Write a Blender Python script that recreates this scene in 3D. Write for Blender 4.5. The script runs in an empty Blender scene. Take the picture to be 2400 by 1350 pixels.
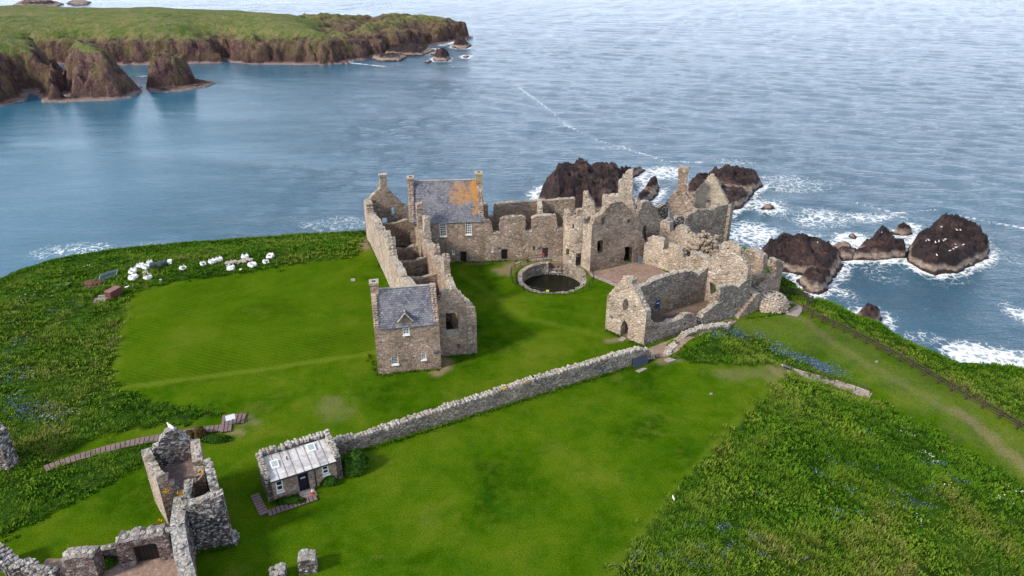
import bpy, bmesh, math, random
import numpy as np
from mathutils import Vector
from mathutils.geometry import tessellate_polygon

random.seed(7)
RNG = np.random.default_rng(11)
C = bpy.context.scene.collection
SC = bpy.context.scene

# ------------------------------------------------------------------ survey helpers
# The camera hovers 45 m above the lawn (z = 0); the sea lies 50 m below the lawn.
FPX, PITCH, CAMH, SEA = 1700.0, math.radians(26.5), 45.0, -50.0
cp, sp = math.cos(PITCH), math.sin(PITCH)

def G(u, v, z=0.0):
    a = (u - 1200) / FPX; b = (675 - v) / FPX
    t = (z - CAMH) / (-sp + b * cp)
    return Vector((a * t, (cp + b * sp) * t, z))

def hv(y, v):
    b = (675 - v) / FPX
    return CAMH + y * (-sp + b * cp) / (cp + b * sp)

def atY(u, v, y):
    a = (u - 1200) / FPX; b = (675 - v) / FPX
    t = y / (cp + b * sp)
    return Vector((a * t, y, CAMH + (-sp + b * cp) * t))

def q(ox, oy, s, pts):
    return [(ox + x / s, oy + y / s) for x, y in pts]

# ------------------------------------------------------------------ numpy noise
def _hash(ix, iy, seed):
    h = (ix.astype(np.int64) * 374761393 + iy.astype(np.int64) * 668265263 + seed * 974634777) & 0xffffffff
    h = ((h ^ (h >> 13)) * 1274126177) & 0xffffffff
    h = h ^ (h >> 16)
    return (h & 0xffff) / 65535.0

def vnoise(x, y, seed=0):
    x = np.asarray(x, float); y = np.asarray(y, float)
    ix = np.floor(x); iy = np.floor(y); fx = x - ix; fy = y - iy
    fx = fx * fx * (3 - 2 * fx); fy = fy * fy * (3 - 2 * fy)
    a = _hash(ix, iy, seed); b = _hash(ix + 1, iy, seed); c = _hash(ix, iy + 1, seed); d = _hash(ix + 1, iy + 1, seed)
    return (a * (1 - fx) + b * fx) * (1 - fy) + (c * (1 - fx) + d * fx) * fy

def fbm(x, y, seed=0, oct=4, ridged=False):
    s = 0; amp = 1; tot = 0
    for o in range(oct):
        n = vnoise(x * 2 ** o + 13.7 * o, y * 2 ** o - 7.1 * o, seed + o)
        if ridged: n = 1 - abs(2 * n - 1)
        s = s + n * amp; tot += amp; amp *= 0.5
    return s / tot

def cells(X, Y, size, seed, sx=1.0, sy=1.0):
    """jointed blocks: random offset of the nearest block, tilt inside it and distance to the joint"""
    r = np.random.default_rng(seed); x0, x1, y0, y1 = X.min(), X.max(), Y.min(), Y.max()
    gx, gy = np.meshgrid(np.arange(x0 - size, x1 + size, size * sx), np.arange(y0 - size, y1 + size, size * sy))
    px = gx.ravel() + r.uniform(-.5, .5, gx.size) * size * sx; py = gy.ravel() + r.uniform(-.5, .5, gx.size) * size * sy
    f1 = np.full(X.shape, 1e9); f2 = np.full(X.shape, 1e9); off = np.zeros(X.shape); tx = np.zeros(X.shape)
    for a, b in zip(px, py):
        lo = (np.abs(X[0] - a) < size * 2.6 * sx).nonzero()[0]; la = (np.abs(Y[:, 0] - b) < size * 2.6 * sy).nonzero()[0]
        o = r.uniform(-1, 1); t = r.normal(0, 1, 2)
        if not len(lo) or not len(la): continue
        S = np.s_[la[0]:la[-1] + 1, lo[0]:lo[-1] + 1]
        dx, dy = X[S] - a, Y[S] - b; d = np.hypot(dx / sx, dy / sy); m = d < f1[S]
        f2[S] = np.where(m, f1[S], np.minimum(f2[S], d)); f1[S] = np.where(m, d, f1[S])
        off[S] = np.where(m, o, off[S]); tx[S] = np.where(m, (t[0] * dx + t[1] * dy) / size, tx[S])
    return off, tx, np.clip(f2 - f1, 0, 9)

def seg_dist(X, Y, poly, closed=True):
    d = np.full(X.shape, 1e9)
    n = len(poly)
    for i in range(n if closed else n - 1):
        ax, ay = poly[i][0], poly[i][1]; bx, by = poly[(i + 1) % n][0], poly[(i + 1) % n][1]
        dx, dy = bx - ax, by - ay; L = dx * dx + dy * dy + 1e-9
        t = np.clip(((X - ax) * dx + (Y - ay) * dy) / L, 0, 1)
        d = np.minimum(d, np.hypot(X - ax - t * dx, Y - ay - t * dy))
    return d

def inside(X, Y, poly):
    r = np.zeros(X.shape, bool)
    n = len(poly)
    for i in range(n):
        ax, ay = poly[i][0], poly[i][1]; bx, by = poly[(i + 1) % n][0], poly[(i + 1) % n][1]
        c = ((ay > Y) != (by > Y)) & (X < (bx - ax) * (Y - ay) / (by - ay + 1e-12) + ax)
        r ^= c
    return r

def sdist(X, Y, poly):          # positive inside
    d = seg_dist(X, Y, poly)
    return np.where(inside(X, Y, poly), d, -d)

def sstep(a, b, x):
    t = np.clip((x - a) / (b - a), 0, 1)
    return t * t * (3 - 2 * t)

# ------------------------------------------------------------------ objects
WL = {}

def finish(o, parent):
    C.objects.link(o)
    if parent is not None:
        o.parent = parent
        WL[o.name] = WL[parent.name].copy()
    else:
        WL[o.name] = Vector((0, 0, 0))
    return o

def tag(o, label=None, cat=None, group=None, kind=None):
    if label: o['label'] = label
    if cat: o['category'] = cat
    if group: o['group'] = group
    if kind: o['kind'] = kind
    return o

def thing(name, label, cat, loc, group=None, rz=0.0):
    o = bpy.data.objects.new(name, None); C.objects.link(o)
    o.empty_display_size = 0.3
    o.location = loc; o.rotation_euler = (0, 0, rz)
    WL[o.name] = Vector(loc)
    return tag(o, label, cat, group)

def np_mesh(name, V, F, mat, parent=None, smooth=False, attrs=None, uv=None):
    """V (n,3) array, F (m,k) array of one k, or list of such arrays."""
    me = bpy.data.meshes.new(name)
    V = np.asarray(V, np.float32)
    if parent is not None: V = V - np.array(WL[parent.name], np.float32)
    Fs = F if isinstance(F, list) else [F]
    Fs = [np.asarray(f, np.int32) for f in Fs if len(f)]
    nl = sum(f.size for f in Fs); npoly = sum(len(f) for f in Fs)
    me.vertices.add(len(V)); me.vertices.foreach_set('co', V.ravel())
    me.loops.add(nl); me.loops.foreach_set('vertex_index', np.concatenate([f.ravel() for f in Fs]))
    tot = np.concatenate([np.full(len(f), f.shape[1], np.int32) for f in Fs])
    st = np.concatenate([[0], np.cumsum(tot)[:-1]]).astype(np.int32)
    me.polygons.add(npoly); me.polygons.foreach_set('loop_start', st); me.polygons.foreach_set('loop_total', tot)
    if smooth: me.polygons.foreach_set('use_smooth', np.ones(npoly, bool))
    for k, a in (attrs or {}).items():
        a = np.asarray(a, np.float32)
        if a.ndim == 1:
            at = me.attributes.new(k, 'FLOAT', 'POINT'); at.data.foreach_set('value', a)
        else:
            at = me.attributes.new(k, 'FLOAT_COLOR', 'POINT'); at.data.foreach_set('color', a.ravel())
    me.update(calc_edges=True); me.validate()
    if mat: me.materials.append(mat)
    return finish(bpy.data.objects.new(name, me), parent)

class MB:
    def __init__(s): s.v = []; s.f = []; s.uv = {}
    def add(s, pts): 
        i = len(s.v); s.v.extend([tuple(p) for p in pts]); return i
    def face(s, pts, uv=None):
        i = s.add(pts); s.f.append(tuple(range(i, i + len(pts))))
        if uv: s.uv[len(s.f) - 1] = uv
    def obox(s, o, ax, ay, az, jit=0.0):
        o, ax, ay, az = Vector(o), Vector(ax), Vector(ay), Vector(az)
        P = [o, o + ax, o + ax + ay, o + ay, o + az, o + ax + az, o + ax + ay + az, o + ay + az]
        if jit: P = [p + Vector((random.uniform(-jit, jit), random.uniform(-jit, jit), random.uniform(-jit, jit))) for p in P]
        i = s.add(P)
        flip = ax.cross(ay).dot(az) < 0
        for f in ((0, 3, 2, 1), (4, 5, 6, 7), (0, 1, 5, 4), (1, 2, 6, 5), (2, 3, 7, 6), (3, 0, 4, 7)):
            g = tuple(i + k for k in f); s.f.append(g[::-1] if flip else g)
    def box(s, c, sx, sy, sz, rz=0.0, jit=0.0):      # c is the centre of the base
        ca, sa = math.cos(rz), math.sin(rz)
        ax = Vector((ca, sa, 0)) * sx; ay = Vector((-sa, ca, 0)) * sy
        s.obox(Vector(c) - ax / 2 - ay / 2, ax, ay, (0, 0, sz), jit)
    def tube(s, pts, r, n=6, r1=None):
        pts = [Vector(p) for p in pts]; rings = []
        for k, p in enumerate(pts):
            d = (pts[min(k + 1, len(pts) - 1)] - pts[max(k - 1, 0)]).normalized()
            a = d.cross(Vector((0, 0, 1)) if abs(d.z) < .9 else Vector((1, 0, 0))).normalized(); b = d.cross(a)
            rr = r if r1 is None else r + (r1 - r) * k / (len(pts) - 1)
            rings.append(s.add([p + (a * math.cos(2 * math.pi * j / n) + b * math.sin(2 * math.pi * j / n)) * rr for j in range(n)]))
        for k in range(len(rings) - 1):
            for j in range(n):
                s.f.append((rings[k] + j, rings[k] + (j + 1) % n, rings[k + 1] + (j + 1) % n, rings[k + 1] + j))
        s.f.append(tuple(rings[0] + j for j in range(n))[::-1]); s.f.append(tuple(rings[-1] + j for j in range(n)))
    def stone(s, c, rx, ry, rz, ang=0.0, jit=0.22):
        ca, sa = math.cos(ang), math.sin(ang); i = len(s.v)
        for (x, y, z) in ICO[0]:
            k = 1 + random.uniform(-jit, jit)
            x, y, z = (math.copysign(abs(x) ** .7, x) * rx * k, math.copysign(abs(y) ** .7, y) * ry * k, math.copysign(abs(z) ** .7, z) * rz * k)
            s.v.append((c[0] + x * ca - y * sa, c[1] + x * sa + y * ca, c[2] + z))
        for f in ICO[1]: s.f.append(tuple(i + k for k in f))
    def build(s, name, mat, parent=None, smooth=False):
        me = bpy.data.meshes.new(name)
        off = WL[parent.name] if parent is not None else Vector((0, 0, 0))
        me.from_pydata([(x - off.x, y - off.y, z - off.z) for x, y, z in s.v], [], s.f)
        if smooth: me.polygons.foreach_set('use_smooth', [True] * len(me.polygons))
        if s.uv:
            l = me.uv_layers.new(name='UVMap')
            for pi, uv in s.uv.items():
                p = me.polygons[pi]
                for li, w in zip(p.loop_indices, uv): l.data[li].uv = w
        me.materials.append(mat); me.update()
        return finish(bpy.data.objects.new(name, me), parent)

def _ico():
    b = bmesh.new(); bmesh.ops.create_icosphere(b, subdivisions=1, radius=1.0)
    v = [tuple(x.co) for x in b.verts]; f = [tuple(x.index for x in g.verts) for g in b.faces]; b.free()
    return v, f
ICO = _ico()

# ------------------------------------------------------------------ materials
def nmat(name):
    m = bpy.data.materials.new(name); m.use_nodes = True
    nt = m.node_tree; nt.nodes.clear()
    out = nt.nodes.new('ShaderNodeOutputMaterial'); b = nt.nodes.new('ShaderNodeBsdfPrincipled')
    nt.links.new(b.outputs[0], out.inputs[0])
    return m, nt, b

class N:
    def __init__(s, nt): s.nt = nt
    def n(s, t, **k):
        x = s.nt.nodes.new(t)
        for a, b in k.items(): setattr(x, a, b)
        return x
    def l(s, a, b): s.nt.links.new(a, b)
    def setin(s, sock, v):
        if hasattr(v, 'is_output') or isinstance(v, bpy.types.NodeSocket): s.l(v, sock)
        else: sock.default_value = v
    def pos(s, scale=(1, 1, 1)):
        g = s.n('ShaderNodeNewGeometry'); m = s.n('ShaderNodeMapping'); m.inputs['Scale'].default_value = scale
        s.l(g.outputs['Position'], m.inputs[0]); return m.outputs[0]
    def objc(s, scale=(1, 1, 1)):
        g = s.n('ShaderNodeTexCoord'); m = s.n('ShaderNodeMapping'); m.inputs['Scale'].default_value = scale
        s.l(g.outputs['Object'], m.inputs[0]); return m.outputs[0]
    def noise(s, vec, scale, detail=3.0, rough=.55, dist=0.0, col=False):
        x = s.n('ShaderNodeTexNoise'); x.inputs['Scale'].default_value = scale; x.inputs['Detail'].default_value = detail
        x.inputs['Roughness'].default_value = rough; x.inputs['Distortion'].default_value = dist
        s.l(vec, x.inputs['Vector']); return x.outputs['Color' if col else 'Fac']
    def voro(s, vec, scale, feature='F1', out='Distance', rnd=1.0):
        x = s.n('ShaderNodeTexVoronoi'); x.feature = feature; x.inputs['Scale'].default_value = scale
        x.inputs['Randomness'].default_value = rnd
        s.l(vec, x.inputs['Vector']); return x.outputs[out]
    def ramp(s, fac, stops):
        x = s.n('ShaderNodeValToRGB'); e = x.color_ramp.elements
        while len(e) < len(stops): e.new(0.5)
        for k, (p, c) in enumerate(stops):
            e[k].position = p
            e[k].color = (c, c, c, 1) if isinstance(c, (int, float)) else (*c, 1)
        s.l(fac, x.inputs[0]); return x.outputs[0]
    def mix(s, fac, a, b, mode='MIX'):
        x = s.n('ShaderNodeMix', data_type='RGBA', blend_type=mode)
        for sock, v in ((x.inputs[0], fac), (x.inputs[6], a), (x.inputs[7], b)):
            if isinstance(v, tuple): v = (*v, 1) if len(v) == 3 else v
            s.setin(sock, v)
        return x.outputs[2]
    def math(s, op, a, b=0.0, clamp=False):
        x = s.n('ShaderNodeMath', operation=op, use_clamp=clamp); s.setin(x.inputs[0], a); s.setin(x.inputs[1], b); return x.outputs[0]
    def attr(s, name, out='Fac'):
        x = s.n('ShaderNodeAttribute'); x.attribute_name = name; return x.outputs[out]
    def sep(s, vec):
        x = s.n('ShaderNodeSeparateXYZ'); s.l(vec, x.inputs[0]); return x.outputs
    def normal_z(s):
        g = s.n('ShaderNodeNewGeometry'); return s.sep(g.outputs['True Normal'])[2]
    def bump(s, h, strength, dist, bsdf):
        x = s.n('ShaderNodeBump'); x.inputs['Strength'].default_value = strength; x.inputs['Distance'].default_value = dist
        s.l(h, x.inputs['Height']); s.l(x.outputs[0], bsdf.inputs['Normal']); return x

def stone_mat(name, cols, mortar, scale=2.6, lichen=.35, red=.3, moss=.35, bump=.9, squash=1.6, lichcol=(.52, .48, .42), gain=.95):
    cols = [tuple(min(.62, x * gain) for x in c) for c in cols]; mortar = tuple(x * gain for x in mortar)
    m, nt, b = nmat(name); k = N(nt)
    p0 = k.pos(); pv = k.n('ShaderNodeVectorMath', operation='ADD')
    wob = k.n('ShaderNodeVectorMath', operation='SCALE'); k.l(k.noise(p0, 2.4, 3, col=True), wob.inputs[0]); wob.inputs['Scale'].default_value = .30
    k.l(p0, pv.inputs[0]); k.l(wob.outputs[0], pv.inputs[1])
    mp = k.n('ShaderNodeMapping'); mp.inputs['Scale'].default_value = (1, 1, squash); k.l(pv.outputs[0], mp.inputs[0])
    vec = mp.outputs[0]
    big = k.sep(k.voro(vec, scale, 'F1', 'Color')); sml = k.sep(k.voro(vec, scale * 2.4, 'F1', 'Color'))
    edge = k.voro(vec, scale, 'DISTANCE_TO_EDGE', 'Distance'); edge2 = k.voro(vec, scale * 2.4, 'DISTANCE_TO_EDGE', 'Distance')
    pick = k.ramp(k.noise(p0, .9, 3, .6), [(.50, 0.0), (.58, .8)])     # coarse and small rubble lie in drifts
    cell = k.math('ADD', k.math('MULTIPLY', big[0], k.math('SUBTRACT', 1.0, pick)), k.math('MULTIPLY', sml[0], pick))
    c = k.ramp(cell, [(i / (len(cols) - 1), cc) for i, cc in enumerate(cols)])
    patch = k.ramp(k.noise(p0, .16, 4, .6), [(.40, 0.0), (.64, 1.0)])
    c = k.mix(k.math('MULTIPLY', patch, red * .6), c, (.34, .235, .16), 'MIX')
    damp = k.ramp(k.noise(k.pos((1, 1, .3)), .35, 4, .65), [(.50, 0.0), (.72, .55)])
    c = k.mix(damp, c, k.mix(1.0, c, (.55, .52, .52), 'MULTIPLY'))
    fine = k.noise(p0, 6.0, 5, .78)
    c = k.mix(.72, c, k.ramp(fine, [(.30, .12), (.5, .52), (.70, 1.0)]), 'OVERLAY')
    vv = k.noise(p0, .45, 5, .7)
    c = k.mix(.55, c, k.ramp(vv, [(.32, .22), (.5, .52), (.68, .92)]), 'OVERLAY')
    li = k.math('MULTIPLY', k.ramp(sml[1], [(.74, 0.0), (.90, 1.0)]), lichen * 1.2)
    sp_ = k.ramp(k.noise(p0, 3.1, 4, .7), [(.62 - .10 * lichen, 0.0), (.70, lichen * 1.2)])
    c = k.mix(k.math('MAXIMUM', li, sp_, True), c, lichcol)
    jn = k.math('ADD', k.math('MULTIPLY', k.ramp(edge, [(.0, .60), (.055, 0.0)]), k.math('SUBTRACT', 1.0, pick)), k.math('MULTIPLY', k.ramp(edge2, [(.0, .5), (.05, 0.0)]), pick))
    c = k.mix(k.math('MULTIPLY', jn, k.ramp(k.noise(p0, 1.3, 2), [(.35, .35), (.6, 1.0)])), c, mortar)
    nz = k.normal_z()
    top = k.ramp(nz, [(.50, 0.0), (.85, 1.0)])
    mossy = k.ramp(k.noise(p0, .55, 4, .65), [(.47, 0.0), (.60, moss)])
    tc = k.mix(mossy, k.mix(.5, c, lichcol), (.16, .145, .05))
    c = k.mix(k.math('MULTIPLY', top, .85), c, tc)
    k.l(c, b.inputs['Base Color'])
    b.inputs['Roughness'].default_value = .92; b.inputs['Specular IOR Level'].default_value = .2
    h = k.math('ADD', k.math('MULTIPLY', k.ramp(edge, [(0.0, 0.0), (.14, 1.0)]), .8), k.math('ADD', k.math('MULTIPLY', cell, .7), k.math('MULTIPLY', fine, 1.1)))
    k.bump(h, bump, .12, b)
    return m

def simple_mat(name, col, rough=.7, var=.25, scale=3.0, metal=0.0, spec=.3, bump=0.0, col2=None):
    m, nt, b = nmat(name); k = N(nt)
    p = k.objc(); n = k.noise(p, scale, 3, .6)
    c2 = col2 or tuple(x * (1 - var) for x in col)
    k.l(k.mix(k.ramp(n, [(.35, 0.0), (.65, 1.0)]), c2, col), b.inputs['Base Color'])
    b.inputs['Roughness'].default_value = rough; b.inputs['Metallic'].default_value = metal; b.inputs['Specular IOR Level'].default_value = spec
    if bump: k.bump(n, bump, .05, b)
    return m

M = {}
M['stone'] = stone_mat('warm rubble stone', [(.155, .112, .086), (.33, .250, .188), (.255, .183, .138), (.36, .278, .214), (.52, .445, .37)], (.30, .25, .20), 1.95, .30, .35, .4)
M['pale'] = stone_mat('sunlit pale rubble', [(.225, .170, .130), (.44, .362, .288), (.35, .270, .21), (.46, .388, .315), (.58, .515, .44)], (.34, .28, .225), 1.95, .40, .30, .4)  # lighter rubble, mostly for sun-facing walls; sunlight is put into the colour
M['shade'] = stone_mat('shaded tan grey stone', [(.13, .105, .085), (.25, .208, .17), (.19, .152, .122), (.27, .228, .185), (.44, .40, .345)], (.16, .13, .11), 2.0, .45, .28, .35, .9, 1.5, (.54, .51, .46))  # darker rubble for walls turned from the sun; shade is put into the colour
M['house'] = stone_mat('coursed house stone', [(.15, .10, .078), (.30, .218, .165), (.24, .165, .125), (.32, .245, .19), (.45, .37, .30)], (.34, .28, .22), 2.1, .12, .25, .1, .6, 2.4)
M['grey'] = stone_mat('shaded grey lichened stone', [(.040, .032, .033), (.098, .078, .076), (.065, .050, .050), (.115, .096, .090), (.26, .24, .225)], (.08, .065, .062), 2.0, .75, .22, .3, 1.0, 1.4, (.60, .59, .57))  # lichened stone, its tones darkened to carry the near tower's shade
M['cap'] = stone_mat('lichened coping stone', [(.26, .23, .20), (.44, .41, .37), (.36, .32, .28), (.54, .51, .47)], (.20, .17, .15), 3.0, .5, .15, .35, .7)
M['capgrey'] = stone_mat('grey coping stone', [(.16, .145, .13), (.38, .36, .33), (.26, .23, .21), (.52, .50, .47)], (.12, .10, .09), 2.2, .6, .12, .3, .8)
M['white'] = simple_mat('white painted wood', (.80, .80, .78), .5, .08)
M['glass'] = simple_mat('dark window glass', (.012, .016, .022), .08, .3, 1.0, 0, .6)
M['door'] = simple_mat('dark timber', (.022, .014, .014), .7, .4, 6.0)
M['navy'] = simple_mat('navy painted door', (.010, .014, .030), .5, .2)
M['sign'] = simple_mat('blue sign enamel', (.015, .045, .12), .4, .15)
M['signpale'] = simple_mat('pale sign panel', (.62, .66, .72), .4, .1)
M['iron'] = simple_mat('black iron', (.014, .018, .018), .5, .2)
M['wood'] = simple_mat('weathered fence wood', (.075, .052, .042), .85, .45, 7.0)
M['deck'] = simple_mat('purple grey decking', (.20, .135, .135), .8, .3, 3.0)
M['bag'] = simple_mat('white woven sack', (.78, .79, .80), .75, .06, 9.0, 0, .3, .5)
M['bagfill'] = simple_mat('stony sack fill', (.24, .20, .20), .9, .5, 9.0)
M['tarp'] = simple_mat('dark green netting', (.05, .075, .07), .7, .4, 5.0)
M['redbox'] = simple_mat('maroon painted box', (.13, .045, .040), .6, .2)
M['redtop'] = simple_mat('weathered maroon lid', (.22, .11, .10), .6, .2)
M['slabs'] = simple_mat('grey paving slab', (.34, .29, .27), .9, .3, 2.5, 0, .2, .3)
M['soil'] = simple_mat('bare red soil', (.15, .085, .06), .95, .4, 2.5, 0, .1, .6)
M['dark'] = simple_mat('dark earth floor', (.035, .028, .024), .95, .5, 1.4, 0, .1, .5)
M['gull'] = simple_mat('white plumage', (.8, .8, .8), .7, .05)
M['gullgrey'] = simple_mat('grey wing plumage', (.30, .32, .35), .7, .1)
M['beak'] = simple_mat('yellow beak', (.6, .35, .03), .5, .1)
M['cone'] = simple_mat('red cone plastic', (.55, .05, .03), .4, .1)
M['metal'] = simple_mat('galvanised steel', (.22, .27, .29), .4, .15, 3, .6)
M['lead'] = simple_mat('rain pipe black', (.02, .02, .022), .5, .2)
M['red'] = simple_mat('red lifebelt', (.55, .02, .03), .5, .1)
M['yellow'] = simple_mat('yellow notice', (.75, .70, .08), .5, .1)

def gravel_mat(name, c1, c2, c3, scale=3.0):
    m, nt, b = nmat(name); k = N(nt); p = k.pos()
    n = k.noise(p, .35, 4, .6); f = k.noise(p, scale, 5, .75)
    c = k.mix(k.ramp(n, [(.35, 0.0), (.65, 1.0)]), c1, c2)
    c = k.mix(k.ramp(f, [(.52, 0.0), (.70, .8)]), c, c3)
    c = k.mix(.5, c, k.ramp(f, [(.3, .3), (.7, .8)]), 'OVERLAY')
    k.l(c, b.inputs['Base Color']); b.inputs['Roughness'].default_value = .95; b.inputs['Specular IOR Level'].default_value = .15
    k.bump(f, .7, .06, b); return m
M['gravel'] = gravel_mat('red brown gravel', (.20, .135, .11), (.26, .18, .145), (.33, .26, .21))
M['path'] = gravel_mat('grey path', (.25, .20, .18), (.30, .245, .22), (.36, .31, .28))
M['floor'] = gravel_mat('bare chapel floor', (.13, .09, .075), (.17, .12, .10), (.22, .16, .13), 2.0)

def slate_mat(name, lich):
    m, nt, b = nmat(name); k = N(nt)
    uv = k.n('ShaderNodeTexCoord').outputs['UV']
    br = k.n('ShaderNodeTexBrick'); k.l(uv, br.inputs['Vector'])
    for a, v in (('Scale', 1.0), ('Mortar Size', .018), ('Brick Width', .34), ('Row Height', .24), ('Bias', 0.0)): br.inputs[a].default_value = v
    br.inputs['Color1'].default_value = (.10, .105, .13, 1); br.inputs['Color2'].default_value = (.22, .22, .25, 1); br.inputs['Mortar'].default_value = (.045, .045, .06, 1)
    p = k.pos()
    n1 = k.noise(p, 3.2, 4, .7); n2 = k.noise(p, .6, 3)
    c = k.mix(.65, br.outputs[0], k.ramp(n1, [(.3, .25), (.55, .5), (.75, .95)]), 'OVERLAY')
    c = k.mix(k.ramp(n2, [(.45, 0.0), (.7, .5)]), c, (.24, .235, .24))
    c = k.mix(k.ramp(n1, [(.62, 0.0), (.74, .6)]), c, (.36, .35, .35))
    if lich:
        s = k.sep(uv)
        # lichen mats: a square mat high in the middle and a tongue down the chimney end
        def band(x, a, b2, w): return k.math('MULTIPLY', k.ramp(k.math('MULTIPLY', k.math('SUBTRACT', x, a - w), 1 / (2 * w), True), [(0.0, 0.0), (1.0, 1.0)]), k.ramp(k.math('MULTIPLY', k.math('SUBTRACT', b2 + w, x), 1 / (2 * w), True), [(0.0, 0.0), (1.0, 1.0)]))
        wv = k.math('MULTIPLY', k.math('SUBTRACT', k.noise(p, .9, 4, .7), .5), 3.0)
        sx = k.math('ADD', s[0], wv); sy = k.math('ADD', s[1], wv)
        m1 = k.math('MULTIPLY', band(sx, 5.8, 10.6, .5), band(sy, 2.9, 5.7, .5))
        m2 = k.math('MULTIPLY', band(sx, 8.8, 11.5, .35), band(sy, 1.6, 6.6, .5))
        holes = k.ramp(k.noise(p, 2.4, 4, .75), [(.40, 0.0), (.56, 1.0)])
        f = k.math('MAXIMUM', k.math('MULTIPLY', m1, holes), k.math('MULTIPLY', m2, k.ramp(k.noise(p, 1.1, 3), [(.33, 0.0), (.42, 1.0)])))
        c = k.mix(k.math('MULTIPLY', f, .92), c, k.mix(k.ramp(k.noise(p, 1.5, 3), [(.4, 0.0), (.6, 1.0)]), (.46, .20, .015), (.36, .17, .05)))
    k.l(c, b.inputs['Base Color']); b.inputs['Roughness'].default_value = .75; b.inputs['Specular IOR Level'].default_value = .3
    k.bump(k.math('ADD', br.outputs['Fac'], k.math('MULTIPLY', n1, -1.2)), .6, -.04, b)
    return m
M['slate'] = slate_mat('blue grey slates', False)
M['slatelich'] = slate_mat('slates with orange lichen', True)

def roofsheet_mat():
    m, nt, b = nmat('weathered pale roof sheet'); k = N(nt); p = k.pos()
    n = k.noise(p, .8, 4, .65, .5); f = k.noise(p, 4.0, 4, .7)
    c = k.ramp(n, [(.26, (.17, .165, .17)), (.42, (.34, .33, .33)), (.58, (.52, .515, .515)), (.74, (.42, .395, .37))])
    c = k.mix(.4, c, k.ramp(f, [(.3, .35), (.7, .8)]), 'OVERLAY')
    k.l(c, b.inputs['Base Color']); b.inputs['Roughness'].default_value = .6
    k.bump(f, .3, .02, b); return m
M['roofsheet'] = roofsheet_mat()

def leaf_mat(name, cols, rough=.75):
    m, nt, b = nmat(name); k = N(nt)
    c = k.ramp(k.attr('tint'), [(i / (len(cols) - 1), x) for i, x in enumerate(cols)])
    k.l(c, b.inputs['Base Color']); b.inputs['Roughness'].default_value = rough; b.inputs['Specular IOR Level'].default_value = .04
    return m
M['tall'] = leaf_mat('tall grass and weeds', [(.020, .062, .003), (.040, .112, .005), (.066, .150, .008), (.105, .180, .014), (.140, .185, .026), (.185, .185, .055)])
M['shrub'] = leaf_mat('shrub leaves', [(.012, .035, .006), (.025, .070, .008), (.055, .115, .012), (.10, .15, .02)])
M['drybush'] = leaf_mat('dry brown twigs', [(.03, .022, .012), (.07, .05, .02), (.10, .075, .03), (.05, .07, .015)])
M['flower'] = leaf_mat('blue flowers', [(.05, .07, .28), (.09, .12, .38), (.15, .18, .46), (.26, .28, .52)])
M['whiteflower'] = leaf_mat('white umbels', [(.45, .48, .36), (.62, .64, .52), (.75, .75, .70)])
M['goldflower'] = leaf_mat('golden lichen and flowers', [(.30, .16, .01), (.52, .30, .01), (.60, .40, .03)])
# ------------------------------------------------------------------ terrain
def W2(pts, z=0.0): return [tuple(G(u, v, z)[:2]) for u, v in pts]

RIM = [(-95, 30)] + W2([(-60, 690), (0, 655), (60, 629), (130, 607), (210, 592), (300, 581), (450, 567), (600, 557), (700, 549), (800, 544), (850, 541)], -.8) + \
      [(-23.5, 113.5), (-15, 114), (-5, 112), (10, 113), (22, 114), (29, 112), (36.6, 106.5), (37.5, 99), (40, 93.5)] + \
      W2([(1880, 688)], -.2) + W2([(1940, 708), (2000, 740)], -.9) + W2([(2050, 766), (2110, 799)], -1.6) + W2([(2200, 842), (2250, 863)], -2.3) + W2([(2310, 872), (2400, 880)], -3.0) + \
      [(66, 60), (74, 50), (80, 22), (60, 8), (-95, 8)]
CIS = (5.75, 93.6)
UP = W2([(1400, 1420), (1440, 1340), (1560, 1185), (1690, 1040), (1770, 950), (1840, 886)]) + [(30.6, 70.2)] + W2([(1700, 848), (1565, 838)])
FOOT = W2([(1705, 770), (1790, 815)], -.2) + W2([(1900, 880)], -1.0) + W2([(2060, 940)], -2.0) + W2([(2200, 1015)], -3.0) + W2([(2400, 1145)], -4.6) + [(53, 38), (54, 20)]

def side(X, Y, line):      # signed distance to an open polyline, positive on its right-hand (outer) side
    d = np.full(np.shape(X), 1e9); s = np.zeros(np.shape(X))
    for i in range(len(line) - 1):
        ax, ay = line[i]; bx, by = line[i + 1]; dx, dy = bx - ax, by - ay; L = dx * dx + dy * dy
        t = np.clip(((X - ax) * dx + (Y - ay) * dy) / L, 0, 1)
        dd = np.hypot(X - ax - t * dx, Y - ay - t * dy)
        cr = dx * (Y - ay) - dy * (X - ax)
        s = np.where(dd < d - 1e-6, np.where(cr < 0, 1, -1), s); d = np.minimum(d, dd)
    return d * s

UPPOLY = [(-95, 8)] + UP[:6] + [UP[6], UP[7], UP[8]] + [(18.6, 75)] + W2([(1705, 768)]) + [(30, 88), (40, 120), (-95, 130)]
ZBANKPOLY = UP + [tuple(x) for x in FOOT[0:1]]

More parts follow.
